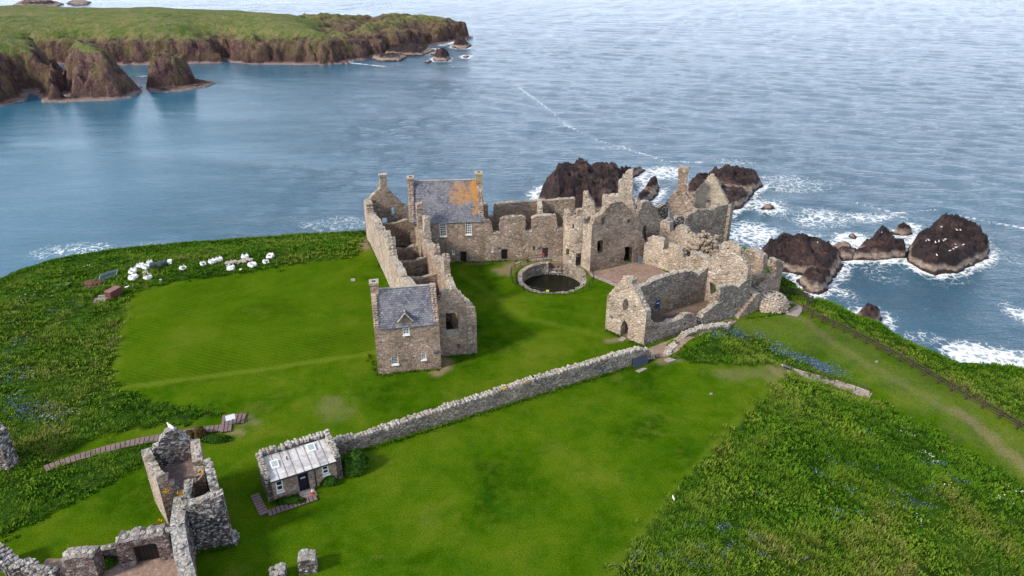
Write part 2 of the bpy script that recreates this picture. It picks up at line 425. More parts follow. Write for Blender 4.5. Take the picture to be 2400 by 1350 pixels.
def TZ(X, Y, raw=False):
    X = np.asarray(X, float); Y = np.asarray(Y, float)
    zt = -0.135 * np.clip(82.5 - Y, 0, 40)
    zt = np.maximum(zt, -5.5)
    inu = inside(X, Y, UPPOLY)
    dU = seg_dist(X, Y, UP, False)
    FULL = FOOT + [(54, 8), (80, 8), (80, 120), (36, 120), (30, 88)]
    inf_ = inside(X, Y, FULL)
    dF = seg_dist(X, Y, FOOT, False)
    w = np.where(inu, 0.0, np.where(inf_, 1.0, dU / (dU + dF + 1e-6)))
    w = sstep(0, 1, w)
    z = zt * w
    # the flowery mound beside the chapel and the hummocks near the camera
    bank = (~inu) & (~inf_)
    z = z + np.where(bank, .8 * sstep(.8, 3.5, np.minimum(dU, dF)), 0)
    for (u, v, zz, r, h) in ((2170, 1180, -2.5, 4.5, 1.6), (2330, 1200, -3, 3.5, 1.0), (2130, 1330, -2.0, 3.0, 1.0), (1880, 1290, -1.5, 3, .8), (2290, 1320, -3, 2.6, 1.2)):
        p = G(u, v, zz); z = z + h * np.exp(-((X - p.x) ** 2 + (Y - p.y) ** 2) / (2 * r * r * .35)) * np.where(inu, 0, 1)
    # rough ground west of the green
    d = sdist(X, Y, RIM)
    z = z - 1.0 * sstep(9, 0, d)
    # roll off, then cliff
    o = np.clip(-d, 0, 100)
    nz = fbm(X * .09, Y * .09, 5, 4); n2 = fbm(X * .35, Y * .35, 9, 3, True)
    oo = np.clip(o + (nz - .5) * 5 * sstep(1.0, 6, o), 0, 100)
    drop = np.where(oo < 2.5, oo * .55, 1.4 + (oo - 2.5) * 2.6)
    z = np.where(o > 0, z - np.minimum(drop, 56) + (n2 - .5) * 2.2 * sstep(2, 6, o), z)
    # tank of the round cistern
    r = np.hypot(X - CIS[0], Y - CIS[1])
    z = np.where(r < 4.9, -3.6, z)
    return z

def gt(u, v, lift=0.0):
    z = 0.0
    for _ in range(10):
        p = G(u, v, z + lift); z = float(TZ(np.array([p.x]), np.array([p.y]))[0])
        if z < -12: z = -1.0
    return Vector((p.x, p.y, z))
def GTp(pts): return [tuple(gt(u, v)[:2]) for u, v in pts]

# rough (uncut) areas and worn ground, outlined on the ground
ROUGH = {
 'west': GTp([(-120, 760), (0, 655), (130, 608), (300, 582), (450, 568), (600, 558), (700, 550), (848, 545), (838, 600), (720, 614), (560, 640), (400, 662), (318, 682), (300, 700), (285, 760), (262, 850), (258, 888), (275, 915), (330, 935), (420, 955), (512, 968), (430, 990), (330, 1000), (230, 1025), (140, 1070), (60, 1110), (-150, 1150)]),
 'keepside': GTp([(-160, 1180), (40, 1105), (110, 1100), (230, 1068), (340, 1040), (372, 1040), (350, 1075), (300, 1105), (190, 1165), (80, 1225), (-20, 1262), (-160, 1320)]),
 'mound': [tuple(x) for x in GTp([(1572, 836), (1640, 800), (1705, 768), (1790, 800), (1880, 862), (1990, 900), (1960, 893), (1880, 868), (1845, 858), (1760, 858), (1680, 850), (1600, 845)])],
 'bank': GTp([(1405, 1400), (1445, 1340), (1560, 1187), (1690, 1042), (1770, 952), (1845, 886), (1880, 878), (1960, 915), (2055, 945), (2200, 1025), (2400, 1150), (2500, 1220), (2600, 1480), (1380, 1480)]),
 'rim': GTp([(1838, 598), (1880, 640), (1842, 690), (1886, 690), (1935, 708), (2000, 742), (2110, 800), (2200, 842), (2250, 864), (2310, 874), (2460, 882), (2480, 1045), (2400, 1000), (2300, 940), (2200, 885), (2100, 830), (2000, 775), (1930, 745), (1885, 722), (1830, 692)]),
}
def build_terrain():
    # fine grid over the headland, open sea bed below the cliffs
    xs = np.arange(-96, 82, .45); ys = np.arange(9, 140, .45)
    X, Y = np.meshgrid(xs, ys)
    Z = TZ(X, Y)
    fl = np.zeros(X.shape)
    for p in ROUGH.values(): fl = np.maximum(fl, sstep(-.3, .6, sdist(X, Y, p) + (fbm(X * .7, Y * .7, 27, 3) - .5) * .8))
    d = sdist(X, Y, RIM)
    fl = np.maximum(fl, sstep(1.0, -.5, d))
    Z = Z + fl * (fbm(X * .5, Y * .5, 21, 3) - .5) * .35 + fl * .05
    Z = np.maximum(Z, -54)
    rough = fl
    worn = np.zeros(X.shape)
    for (pts, wd, amt) in (
        ([(2440, 1130), (2380, 1075), (2310, 1015), (2240, 965)], .9, .5), ([(2240, 965), (2170, 925), (2080, 880), (1960, 810), (1880, 745), (1850, 740)], .9, .3),
        ([(1180, 640), (1210, 618), (1280, 612), (1345, 618), (1400, 640)], 1.5, .75), ([(1030, 872), (1050, 860), (1042, 842)], .8, .95), ([(1425, 800), (1470, 793)], .55, .8),
        ([(2400, 1090), (2240, 960), (2080, 875), (1960, 805), (1850, 775), (1760, 775)], 3.6, .13), ([(1815, 866), (1850, 880)], 1.3, .55), ([(575, 985), (600, 990)], .8, .4), ([(540, 1016), (560, 1014)], .5, .8), ([(850, 560), (858, 582)], 1.0, .9), ([(1090, 618), (1190, 612), (1290, 610)], .7, .35),
        ([(1545, 846), (1590, 842)], .8, .6), ([(215, 662), (240, 672)], .8, .9), ([(290, 668), (270, 680)], .8, .6), ([(1700, 880), (1820, 870)], 1.6, .3), ([(770, 940), (800, 965)], 1.5, .3)):
        dd = seg_dist(X, Y, GTp(pts), False)
        worn = np.maximum(worn, amt * sstep(wd * 1.35, wd * .35, dd + (fbm(X * .8, Y * .8, 31, 3) - .5) * 1.6 * wd))
    gp = GTp([(300, 690), (318, 682), (560, 640), (830, 608), (885, 690), (880, 830), (600, 870), (290, 908), (262, 885)])
    sdg = sdist(X, Y, gp)
    green = sstep(-.3, .4, sdg)
    edge = seg_dist(X, Y, GTp([(290, 908), (600, 868), (885, 826)]), False)
    pale = .75 * sstep(.75, .15, edge + (fbm(X * .7, Y * .7, 37, 2) - .5) * .5)
    for pts in ([(1080, 640), (1230, 745), (1420, 790)], [(300, 700), (278, 800), (268, 885)], [(1440, 1335), (1690, 1030), (1830, 885)]):
        pale = np.maximum(pale, .45 * sstep(.6, .15, np.abs(seg_dist(X, Y, GTp(pts), False) - .2)))
    n, mcol = X.shape
    V = np.stack([X.ravel(), Y.ravel(), Z.ravel()], 1)
    idx = np.arange(n * mcol).reshape(n, mcol)
    F = np.stack([idx[:-1, :-1].ravel(), idx[:-1, 1:].ravel(), idx[1:, 1:].ravel(), idx[1:, :-1].ravel()], 1)
    keep = Z.ravel()[F].max(1) > -53.5
    F = F[keep]
    m, nt, b = nmat('headland turf and cliff'); k = N(nt); p = k.pos()
    n1 = k.noise(p, .11, 4, .6, .4); n2 = k.noise(p, .7, 4, .6); n3 = k.noise(p, 7.0, 4, .75)
    lawn = k.ramp(n1, [(.28, (.014, .047, .001)), (.43, (.035, .086, .001)), (.55, (.060, .112, .003)), (.70, (.108, .136, .012))])
    lawn = k.mix(k.ramp(n2, [(.42, 0.0), (.66, .5)]), lawn, (.074, .124, .007))
    lawn = k.mix(k.ramp(k.noise(p, .33, 4, .65), [(.50, 0.0), (.68, .55)]), lawn, (.024, .080, .003))
    n5 = k.noise(k.pos((1, 1.3, 1)), 1.9, 5, .7, .4)
    lawn = k.mix(k.ramp(n5, [(.55, 0.0), (.72, .55)]), lawn, (.072, .104, .012)); lawn = k.mix(k.ramp(n5, [(.26, .6), (.42, 0.0)]), lawn, (.020, .066, .003))
    dry = k.noise(p, .21, 5, .68, .6)
    lawn = k.mix(k.ramp(dry, [(.57, 0.0), (.70, .55)]), lawn, (.100, .126, .017))
    # mowing lines of the green
    mp = k.n('ShaderNodeMapping'); mp.inputs['Rotation'].default_value = (0, 0, math.radians(-69)); k.l(p, mp.inputs[0])
    wv = k.n('ShaderNodeTexWave'); wv.inputs['Scale'].default_value = .55; wv.inputs['Distortion'].default_value = 1.2; wv.inputs['Detail'].default_value = 2; wv.inputs['Detail Scale'].default_value = .5
    k.l(mp.outputs[0], wv.inputs['Vector'])
    gcol = k.mix(k.ramp(wv.outputs['Fac'], [(.2, 0.0), (.9, 1.0)]), (.044, .092, .002), (.068, .112, .004))
    gcol = k.mix(k.ramp(n1, [(.4, 0.0), (.65, .6)]), gcol, (.064, .116, .005))
    c = k.mix(k.math('MULTIPLY', k.attr('green'), k.ramp(k.noise(p, .05, 2), [(.3, .2), (.6, .6)])), lawn, gcol)
    c = k.mix(k.math('MULTIPLY', k.attr('pale'), .75), c, (.120, .165, .016))
    c = k.mix(k.attr('worn'), c, k.mix(k.ramp(n2, [(.35, 0.0), (.65, 1.0)]), (.24, .165, .125), (.19, .16, .07)))
    c = k.mix(k.attr('rough'), c, k.ramp(n2, [(.3, (.012, .030, .004)), (.6, (.030, .065, .008)), (.8, (.07, .075, .02))]))
    c = k.mix(.72, c, k.ramp(n3, [(.28, .14), (.5, .52), (.76, .94)]), 'OVERLAY')
    # bare rock where it is steep
    nz = k.normal_z()
    rock = k.ramp(n2, [(.3, (.075, .045, .04)), (.55, (.15, .095, .08)), (.75, (.20, .15, .12))])
    c = k.mix(k.ramp(k.math('ADD', nz, k.math('MULTIPLY', k.math('SUBTRACT', n2, .5), .35)), [(.50, 1.0), (.66, 0.0)]), c, rock)
    k.l(c, b.inputs['Base Color']); b.inputs['Roughness'].default_value = 1.0; b.inputs['Specular IOR Level'].default_value = .0
    k.bump(k.math('ADD', n3, k.math('MULTIPLY', n2, 1.5)), .55, .12, b)
    o = np_mesh('terrain', V, F, m, None, True, {'rough': rough.ravel(), 'worn': worn.ravel(), 'green': green.ravel(), 'pale': pale.ravel()})
    tag(o, kind='structure', label='grassy castle headland with mown lawns above sea cliffs')
build_terrain()

def sheet(name, pts, mat, lift=.03, label=None, kind='structure', sub=.8):
    """a thin sheet of ground lying on the terrain"""
    x0 = min(p[0] for p in pts); x1 = max(p[0] for p in pts); y0 = min(p[1] for p in pts); y1 = max(p[1] for p in pts)
    bm = bmesh.new(); P = []
    for i in range(len(pts)):
        a, b2 = Vector((*pts[i], 0)), Vector((*pts[(i + 1) % len(pts)], 0)); n = max(1, int((b2 - a).length / sub))
        for j in range(n):
            w = a.lerp(b2, j / n); P.append((w.x + random.uniform(-.08, .08), w.y + random.uniform(-.08, .08)))
    G_ = [(x, y) for x in np.arange(x0, x1, sub) for y in np.arange(y0, y1, sub)]
    gx = np.array([g[0] for g in G_]); gy = np.array([g[1] for g in G_])
    ok = (sdist(gx, gy, pts) > sub * .4) if len(G_) else []
    from mathutils.geometry import delaunay_2d_cdt
    verts = [Vector(p) for p in P] + [Vector(g) for g, t in zip(G_, ok) if t]
    edges = [(i, (i + 1) % len(P)) for i in range(len(P))]
    v, e, f, *_ = delaunay_2d_cdt(verts, edges, [], 1, 1e-4)
    va = np.array([(p.x, p.y) for p in v]); z = TZ(va[:, 0], va[:, 1]) + lift
    mb = MB(); mb.v = [(a[0], a[1], zz) for a, zz in zip(va, z)]; mb.f = [tuple(t) for t in f]
    o = mb.build(name, mat); tag(o, label, None, None, kind); return o

sheet('gravel_court', GTp([(1382, 640), (1505, 612), (1578, 646), (1610, 655), (1480, 672), (1452, 668)]), M['gravel'], .06, 'red gravel court before the gabled block')
sheet('gravel_path', GTp([(1372, 630), (1384, 640), (1452, 668), (1446, 674), (1386, 648), (1340, 626), (1200, 622), (1215, 612), (1330, 613)]), M['path'], .045, 'grey path round the cistern')
sheet('passage_path', GTp([(1512, 820), (1600, 786), (1722, 745), (1728, 752), (1690, 770), (1620, 796), (1570, 836), (1540, 838)]), M['gravel'], .05, 'red gravel passage along the chapel wall')
sheet('cliff_path', GTp([(1826, 700), (1888, 712), (1895, 716), (1868, 744), (1840, 738), (1866, 716), (1822, 706)]), M['path'], .06, 'paved path to the cliff fence')
sheet('yard_floor', [(-37, 34), (-23.6, 36), (-26.9, 43.2), (-31.2, 42.2), (-37, 42)], M['gravel'], .05, 'red gravel yard inside the gate')

# ------------------------------------------------------------------ sea stacks and skerries (footprints lie on the water)
def rock_mat():
    m, nt, b = nmat('dark red shore rock'); k = N(nt); p = k.pos()
    n1 = k.noise(p, .16, 5, .6, .6); n2 = k.noise(k.pos((1, 1, 2.2)), .7, 5, .7, .5); n3 = k.noise(p, 3.0, 4, .7)
    c = k.ramp(n1, [(.32, (.012, .008, .010)), (.48, (.026, .016, .018)), (.58, (.050, .029, .027)), (.74, (.095, .060, .049))])
    c = k.mix(.7, c, k.ramp(n2, [(.28, .12), (.5, .5), (.75, .9)]), 'OVERLAY')
    # white splashes of droppings on the tops
    c = k.mix(k.math('MULTIPLY', k.ramp(n3, [(.66, 0.0), (.74, .8)]), k.ramp(k.normal_z(), [(.4, 0.0), (.8, .8)])), c, (.5, .48, .46))
    # pale barnacled band between the tides
    z = k.sep(p)[2]
    h = k.math('ADD', z, k.math('MULTIPLY', k.math('SUBTRACT', k.noise(p, .35, 4, .6), .5), 3.0))
    band = k.ramp(k.math('MULTIPLY', k.math('ADD', h, 50.0), .1, True), [(.05, 0.0), (.10, 1.0), (.19, 1.0), (.28, 0.0)])
    c = k.mix(k.math('MULTIPLY', band, .8), c, k.mix(k.ramp(n2, [(.35, 0.0), (.6, 1.0)]), (.17, .12, .10), (.40, .32, .26)))
    c = k.mix(k.ramp(k.math('MULTIPLY', k.math('ADD', h, 50.0), .1, True), [(.0, .8), (.09, 0.0)]), c, (.03, .022, .022))
    k.l(c, b.inputs['Base Color']); b.inputs['Roughness'].default_value = .8; b.inputs['Specular IOR Level'].default_value = .3
    k.bump(k.math('ADD', n2, k.math('MULTIPLY', n3, .5)), 1.0, .7, b)
    return m
M['rock'] = rock_mat()

ROCKS = []
def rock(label, outline, bumps, res=.5, wall=3.0, rough=.16, group=None, seed=1, name='sea_rock', strata=0.0, cat='rock', mat=None, slope=1.5, flat=.9, basef=.5):
    """outline: waterline in photo pixels; bumps: (u, v, height, radius) summits, pixels of the foot of each summit"""
    O = W2(outline, SEA); ROCKS.append(O)
    B = [(*G(u, v, SEA)[:2], h, r) for u, v, h, r in bumps]
    xs = [p[0] for p in O]; ys = [p[1] for p in O]
    res = res * .8
    X, Y = np.meshgrid(np.arange(min(xs) - 1.5, max(xs) + 1.5, res), np.arange(min(ys) - 1.5, max(ys) + 1.5, res))
    wx = X + (fbm(X * .22, Y * .22, seed + 3, 3) - .5) * 2.6; wy = Y + (fbm(X * .22, Y * .22, seed + 8, 3) - .5) * 2.6
    d = sdist(wx, wy, O)
    num = 0; den = 1e-9; top = np.zeros(X.shape)
    for bx, by, h, r in B:
        w = 1 / ((np.hypot(wx - bx, wy - by) / r) ** 2.2 + .08); num = num + w * h; den = den + w
        rk = np.random.default_rng(int(seed * 97 + bx * 3 + h * 11)); pl = np.full(X.shape, h * 1.0)
        for f in range(7):
            ph = f * 2 * math.pi / 7 + rk.normal(0, .3); rd = r * rk.uniform(1.0, 1.9); t0 = rd * rk.uniform(.35, .72)
            pl = np.minimum(pl, h * (1 - (((wx - bx) * math.cos(ph) + (wy - by) * math.sin(ph)) - t0) / (rd - t0)))
        tilt = 1 + .22 * ((wx - bx) * math.cos(h * 3) + (wy - by) * math.sin(h * 3)) / r
        pl = np.minimum(pl, h * flat * tilt + (h * (1 - flat)) * np.clip(1 - np.hypot(wx - bx, wy - by) / (r * .8), 0, 1))
        top = np.maximum(top, pl)
    base = basef * num / den * np.clip(d / (wall * 2.2), 0, 1) ** .6
    cut = fbm(X * .13, Y * .13, seed + 11, 4, True); f2 = fbm(X * .42, Y * .42, seed + 17, 4, True); f3 = fbm(X * 1.2, Y * 1.2, seed + 23, 3)
    hh = np.maximum(top, base)
    z = np.minimum(hh, (.4 + d * slope) * (.6 + .8 * cut)) * np.clip(sstep(-.4, 1.2, d), 0, 1)
    co, ct, ce = cells(wx, wy, 2.6, seed + 101, 1.25, .8); c2, t2, e2 = cells(wx + wy * .3, wy, 1.1, seed + 131)
    z = z * (1 + .05 * co) + (np.clip(co, -1, 1) * .50 + np.clip(ct, -1, 1) * .30 - .65 * sstep(.35, 0, ce) + c2 * .18 + np.clip(t2, -1, 1) * .15) * sstep(.6, 2.4, d) * np.clip(z, 0, 4) / 4
    z = z * (1 + rough * 2.4 * (cut - .62)) + hh * rough * 1.3 * (f2 - .55) * sstep(0, 2.5, d) + (f3 - .5) * .9 * sstep(0, 1, d)
    if strata: z = z + strata * np.sin(z * 2.2 + X * .3) * sstep(.5, 2, d)
    z = np.where(d < -.2, -1.5, z)
    n, m_ = X.shape; idx = np.arange(n * m_).reshape(n, m_)
    F = np.stack([idx[:-1, :-1].ravel(), idx[:-1, 1:].ravel(), idx[1:, 1:].ravel(), idx[1:, :-1].ravel()], 1)
    F = F[(d.ravel()[F] > -.6).any(1)]
    used = np.unique(F); mp = -np.ones(n * m_, int); mp[used] = np.arange(len(used))
    V = np.stack([X.ravel(), Y.ravel(), z.ravel() + SEA], 1)[used]
    o = np_mesh(name, V, mp[F], mat or M['rock'], None, False)
    return tag(o, label, cat, group)

rock('great brown sea rock with a green top rising behind the castle wall', [(1258, 474), (1268, 440), (1300, 432), (1400, 425), (1450, 415), (1512, 398), (1500, 412), (1460, 425), (1470, 450), (1480, 470), (1440, 500), (1330, 505), (1270, 490)],
     [(1318, 466, 11.6, 11), (1355, 458, 11.4, 12), (1400, 446, 10.2, 10), (1435, 432, 8.0, 10), (1482, 408, 5.0, 11), (1440, 470, 8.5, 12)], .45, 2.6, .06, None, 3)
rock('narrow stepped skerry standing in surf between two large sea rocks', [(1490, 478), (1500, 455), (1512, 440), (1530, 430), (1550, 440), (1545, 452), (1530, 468), (1510, 482), (1490, 500)],
     [(1528, 442, 4.2, 4), (1512, 468, 4.0, 4), (1500, 484, 3.2, 4)], .35, 1.2, .18, None, 5)
rock('dark sea rock with a long ledge beyond the gabled tower', [(1608, 440), (1650, 425), (1690, 415), (1750, 405), (1775, 420), (1790, 438), (1765, 448), (1760, 470), (1720, 494), (1690, 515), (1640, 500), (1600, 480)],
     [(1692, 425, 6.4, 8), (1735, 430, 5.0, 9), (1768, 440, 2.0, 5), (1640, 455, 6.5, 8), (1700, 470, 3.6, 10)], .45, 2.2, .07, None, 7)
rock('broad dark rock with pale skirt nearest the corner tower', [(1772, 600), (1790, 585), (1850, 575), (1920, 580), (1965, 596), (1975, 620), (1960, 650), (1930, 655), (1860, 640), (1800, 635), (1775, 620)],
     [(1840, 604, 6.2, 8), (1925, 614, 4.0, 9), (1795, 612, 4.6, 7), (1880, 612, 4.8, 9)], .4, 2.2, .14, None, 12)
rock('small dark rock with pale foot tucked below the broad one', [(1872, 652), (1895, 640), (1925, 640), (1945, 655), (1942, 678), (1915, 690), (1885, 684), (1870, 668)],
     [(1908, 662, 3.8, 5)], .3, 1.5, .16, None, 13)
rock('mid sized rock with brown shoulders left of the gull rock', [(1996, 600), (2010, 580), (2050, 566), (2090, 572), (2122, 590), (2124, 606), (2080, 612), (2030, 610), (2000, 612)],
     [(2054, 588, 7.2, 5), (2092, 598, 4.2, 6), (2022, 602, 3.0, 6)], .35, 2.0, .16, None, 15)
rock('largest offshore rock dotted with white gulls', [(2120, 600), (2135, 570), (2170, 548), (2230, 545), (2290, 558), (2316, 580), (2318, 606), (2285, 622), (2240, 640), (2190, 646), (2150, 630), (2126, 615)],
     [(2222, 574, 9.6, 7), (2160, 594, 6.2, 9), (2275, 598, 5.8, 10), (2215, 612, 5.6, 11)], .4, 2.4, .11, None, 19)
rock('low rock half hidden behind the grassy cliff edge', [(1996, 745), (2015, 728), (2050, 730), (2068, 745), (2066, 764), (2040, 775), (2010, 770)],
     [(2034, 752, 3.2, 8)], .35, 1.2, .2, None, 23)
for i, (u, v, w, h, lab) in enumerate(((1800, 488, 16, 1.6, 'tiny rock awash in the surf beyond the tower'), (2118, 548, 22, 3.0, 'round dark boulder in surf behind the mid sized rock'), (1998, 556, 14, 1.2, 'thin reef of wet stones left of the mid sized rock'), (1970, 582, 28, 1.5, 'low wet reef joining two dark rocks'), (1980, 602, 30, 2.3, 'wet boulders filling the gap between two rocks'))):
    rock(lab, [(u - w, v), (u - w * .5, v - w * .35), (u + w * .4, v - w * .38), (u + w, v), (u + w * .5, v + w * .3), (u - w * .6, v + w * .28)], [(u, v, h, w * .12)], .3, .9, .3, None, 31 + i)
for i, (u, v, w, h, lab) in enumerate(((1082, 110, 24, 7.0, 'flat dark skerry off the tip of the far headland'), (1035, 140, 22, 8.0, 'pointed skerry nearest the bay off the far headland'), (1020, 126, 14, 3.0, 'thin skerry behind the pointed one'), (950, 122, 70, 5.0, 'long low shelf of rock at the foot of the headland'), (910, 138, 44, 3.0, 'pale tidal ledge before the headland tip'), (1092, 134, 8, 1.2, 'speck of rock out beyond the pointed skerry'), (90, 12, 60, 4, 'far dark reef in white water beyond the headland'), (185, 8, 30, 2, 'smaller far reef in white water'), (1003, 146, 10, 1.5, 'small rock left of the pointed skerry'))):
    rock(lab, [(u - w, v), (u - w * .6, v - w * .16 - 2), (u + w * .4, v - w * .16 - 3), (u + w, v - 3), (u + w * .6, v + w * .1 + 2), (u - w * .5, v + w * .1 + 2)], [(u + w * .1, v, h, w * .25)], 1.2, 3.0, .25, None, 51 + i)

# ------------------------------------------------------------------ far headland
def build_headland():
    P = lambda pts: W2(pts, SEA)
    main = P([(-260, 165), (180, 150), (330, 152), (440, 150), (520, 147), (527, 138), (545, 147), (600, 151), (700, 152), (760, 151), (830, 143)]) + [(-150, 640), (-158, 700), (-235, 745), (-330, 775), (-760, 800), (-800, 600)]
    low = P([(780, 150), (830, 142), (900, 128), (960, 118), (1010, 108), (1060, 98), (1090, 92), (1108, 88)]) + [(-48, 745), (-70, 775), (-110, 785), (-210, 790), (-255, 720)]
    left = P([(-300, 262), (-60, 258), (0, 250), (40, 240), (62, 237), (66, 215), (90, 225), (102, 240), (150, 238), (160, 215), (150, 185), (120, 160), (-300, 150)])
    lob = P([(140, 240), (200, 237), (260, 235), (310, 229), (314, 216), (305, 200), (270, 185), (200, 180), (150, 195)])
    xs = np.arange(-620, 0, 1.25); ys = np.arange(395, 800, 1.4)
    X, Y = np.meshgrid(xs, ys)
    gul = fbm(X * .035, Y * .035, 61, 4, True); gu2 = fbm(X * .11, Y * .11, 67, 3, True)
    bo, bt, be = cells(X, Y, 11.0, 401); so_, st_, se = cells(X, Y, 4.2, 409)
    gu3 = fbm(X * .30, Y * .30, 73, 3, True)
    def hill(poly, cliff, top, cw, gw, amp, seed):
        d = sdist(X + (fbm(X * .05, Y * .05, seed, 3) - .5) * 10, Y + (fbm(X * .05, Y * .05, seed + 5, 3) - .5) * 10, poly)
        d = d - amp * (gul - .55) * sstep(60, 12, d) - amp * .55 * (gu2 - .5) * sstep(26, 6, d) - 1.5 * (gu3 - .5) + (bo * 3.4 + so_ * .5 - 1.2 * sstep(.9, 0, be)) * sstep(24, 5, d)
        return np.where(d > -1, cliff * sstep(-1, cw, d) + (top - cliff) * (1 - np.exp(-np.clip(d - cw * .6, 0, 400) / gw)), -4)
    topn = fbm(X * .02, Y * .02, 77, 3)
    h = hill(main, 12.5, 30.5, 8, 26, 11, 81)
    h = np.maximum(h, hill(low, 10, 15, 8, 16, 14, 85) * (.45 + .95 * fbm(X * .035, Y * .035, 95, 5, True)))
    h = np.maximum(h, hill(left, 19, 36, 13, 19, 9, 87))
    h = np.maximum(h, hill(lob, 24, 30, 15, 8, 6, 89))
    h = h + (fbm(X * .2, Y * .2, 99, 4) - .5) * 2.2 * sstep(0, 6, h) * sstep(29, 16, h) + (fbm(X * .06, Y * .06, 98, 3) - .5) * 1.5 * sstep(16, 26, h) + (topn - .5) * 3 * sstep(20, 30, h)
    shelf = 1.6 * sstep(-2, 0, np.maximum.reduce([sdist(X, Y, p) for p in (main, low, left, lob)]) - 3 * (gu2 - .5))
    h = np.where(shelf > .05, np.maximum(h, shelf - 1.0 + (gu2 - .5) * 1.0), np.where(h > .0, h, -4))
    h = h + (gu3 - .5) * 2.2 * sstep(1, 5, h) * sstep(28, 18, h)
    n, m_ = X.shape; idx = np.arange(n * m_).reshape(n, m_)
    F = np.stack([idx[:-1, :-1].ravel(), idx[:-1, 1:].ravel(), idx[1:, 1:].ravel(), idx[1:, :-1].ravel()], 1)
    F = F[(h.ravel()[F] > -.9).any(1)]
    used = np.unique(F); mp = -np.ones(n * m_, int); mp[used] = np.arange(len(used))
    m, nt, b = nmat('far headland grass and cliff'); M['headland'] = m; k = N(nt); p = k.pos()
    n1 = k.noise(p, .03, 4, .6, .4); n2 = k.noise(k.pos((1, 1, .6)), .13, 5, .7, .5); n3 = k.noise(p, .6, 4, .7)
    grass = k.ramp(n1, [(.30, (.030, .076, .010)), (.45, (.062, .112, .018)), (.58, (.100, .135, .030)), (.72, (.150, .160, .05))])
    grass = k.mix(k.ramp(n2, [(.40, 0.0), (.62, .7)]), grass, (.20, .165, .09))
    n4 = k.noise(k.pos((1, 1, .55)), .30, 6, .75, .8)
    rk = k.ramp(n2, [(.26, (.022, .013, .018)), (.42, (.062, .035, .038)), (.55, (.115, .068, .062)), (.68, (.110, .088, .042)), (.80, (.20, .14, .055))])
    rk = k.mix(.75, rk, k.ramp(n4, [(.32, .08), (.5, .5), (.68, .95)]), 'OVERLAY')
    z = k.sep(p)[2]
    hg = k.ramp(k.math('ADD', k.math('MULTIPLY', k.math('ADD', z, 50.0), .025), k.math('MULTIPLY', k.math('SUBTRACT', n2, .5), .3)), [(.33, 0.0), (.47, 1.0)])
    c = k.mix(k.math('MULTIPLY', hg, k.ramp(k.math('ADD', k.normal_z(), k.math('MULTIPLY', k.math('SUBTRACT', n2, .5), .7)), [(.50, 0.0), (.74, 1.0)])), rk, grass)
    hh = k.math('MULTIPLY', k.math('ADD', z, 50.0), .1, True)
    hn = k.math('ADD', hh, k.math('MULTIPLY', k.math('SUBTRACT', k.noise(p, .12, 3), .5), .25))
    c = k.mix(k.ramp(hn, [(.06, .75), (.15, 0.0)]), c, (.25, .20, .18))
    c = k.mix(k.ramp(hn, [(.15, .0), (.22, .6), (.80, 0.0)]), c, (.055, .035, .035))
    c = k.mix(k.math('MULTIPLY', k.ramp(hh, [(.15, 0.0), (.6, 1.0)]), k.ramp(k.noise(p, .09, 3), [(.42, 0.0), (.75, .45)])), c, (.13, .13, .035))
    c = k.mix(.45, c, k.ramp(n3, [(.3, .25), (.7, .8)]), 'OVERLAY')
    k.l(c, b.inputs['Base Color']); b.inputs['Roughness'].default_value = .95; b.inputs['Specular IOR Level'].default_value = .1
    k.bump(k.math('ADD', n2, k.math('MULTIPLY', n3, .4)), .9, 3.0, b)
    o = np_mesh('far_headland', np.stack([X.ravel(), Y.ravel(), h.ravel() + SEA], 1)[used], mp[F], m, None, True)
    tag(o, 'far grassy headland with steep red brown sea cliffs', None, None, 'structure')
    return [main, low, left, lob]
HEAD = build_headland()
rock('lone sea stack in the bay with a flat wave cut skirt', [(342, 206), (352, 196), (380, 186), (430, 182), (470, 188), (508, 196), (480, 205), (440, 212), (390, 217), (352, 215)],
     [(406, 200, 20, 9), (424, 199, 18.5, 7), (388, 203, 11, 8)], .8, 2.0, .06, None, 43, basef=.09, slope=2.6, flat=.97, mat=M['headland'])

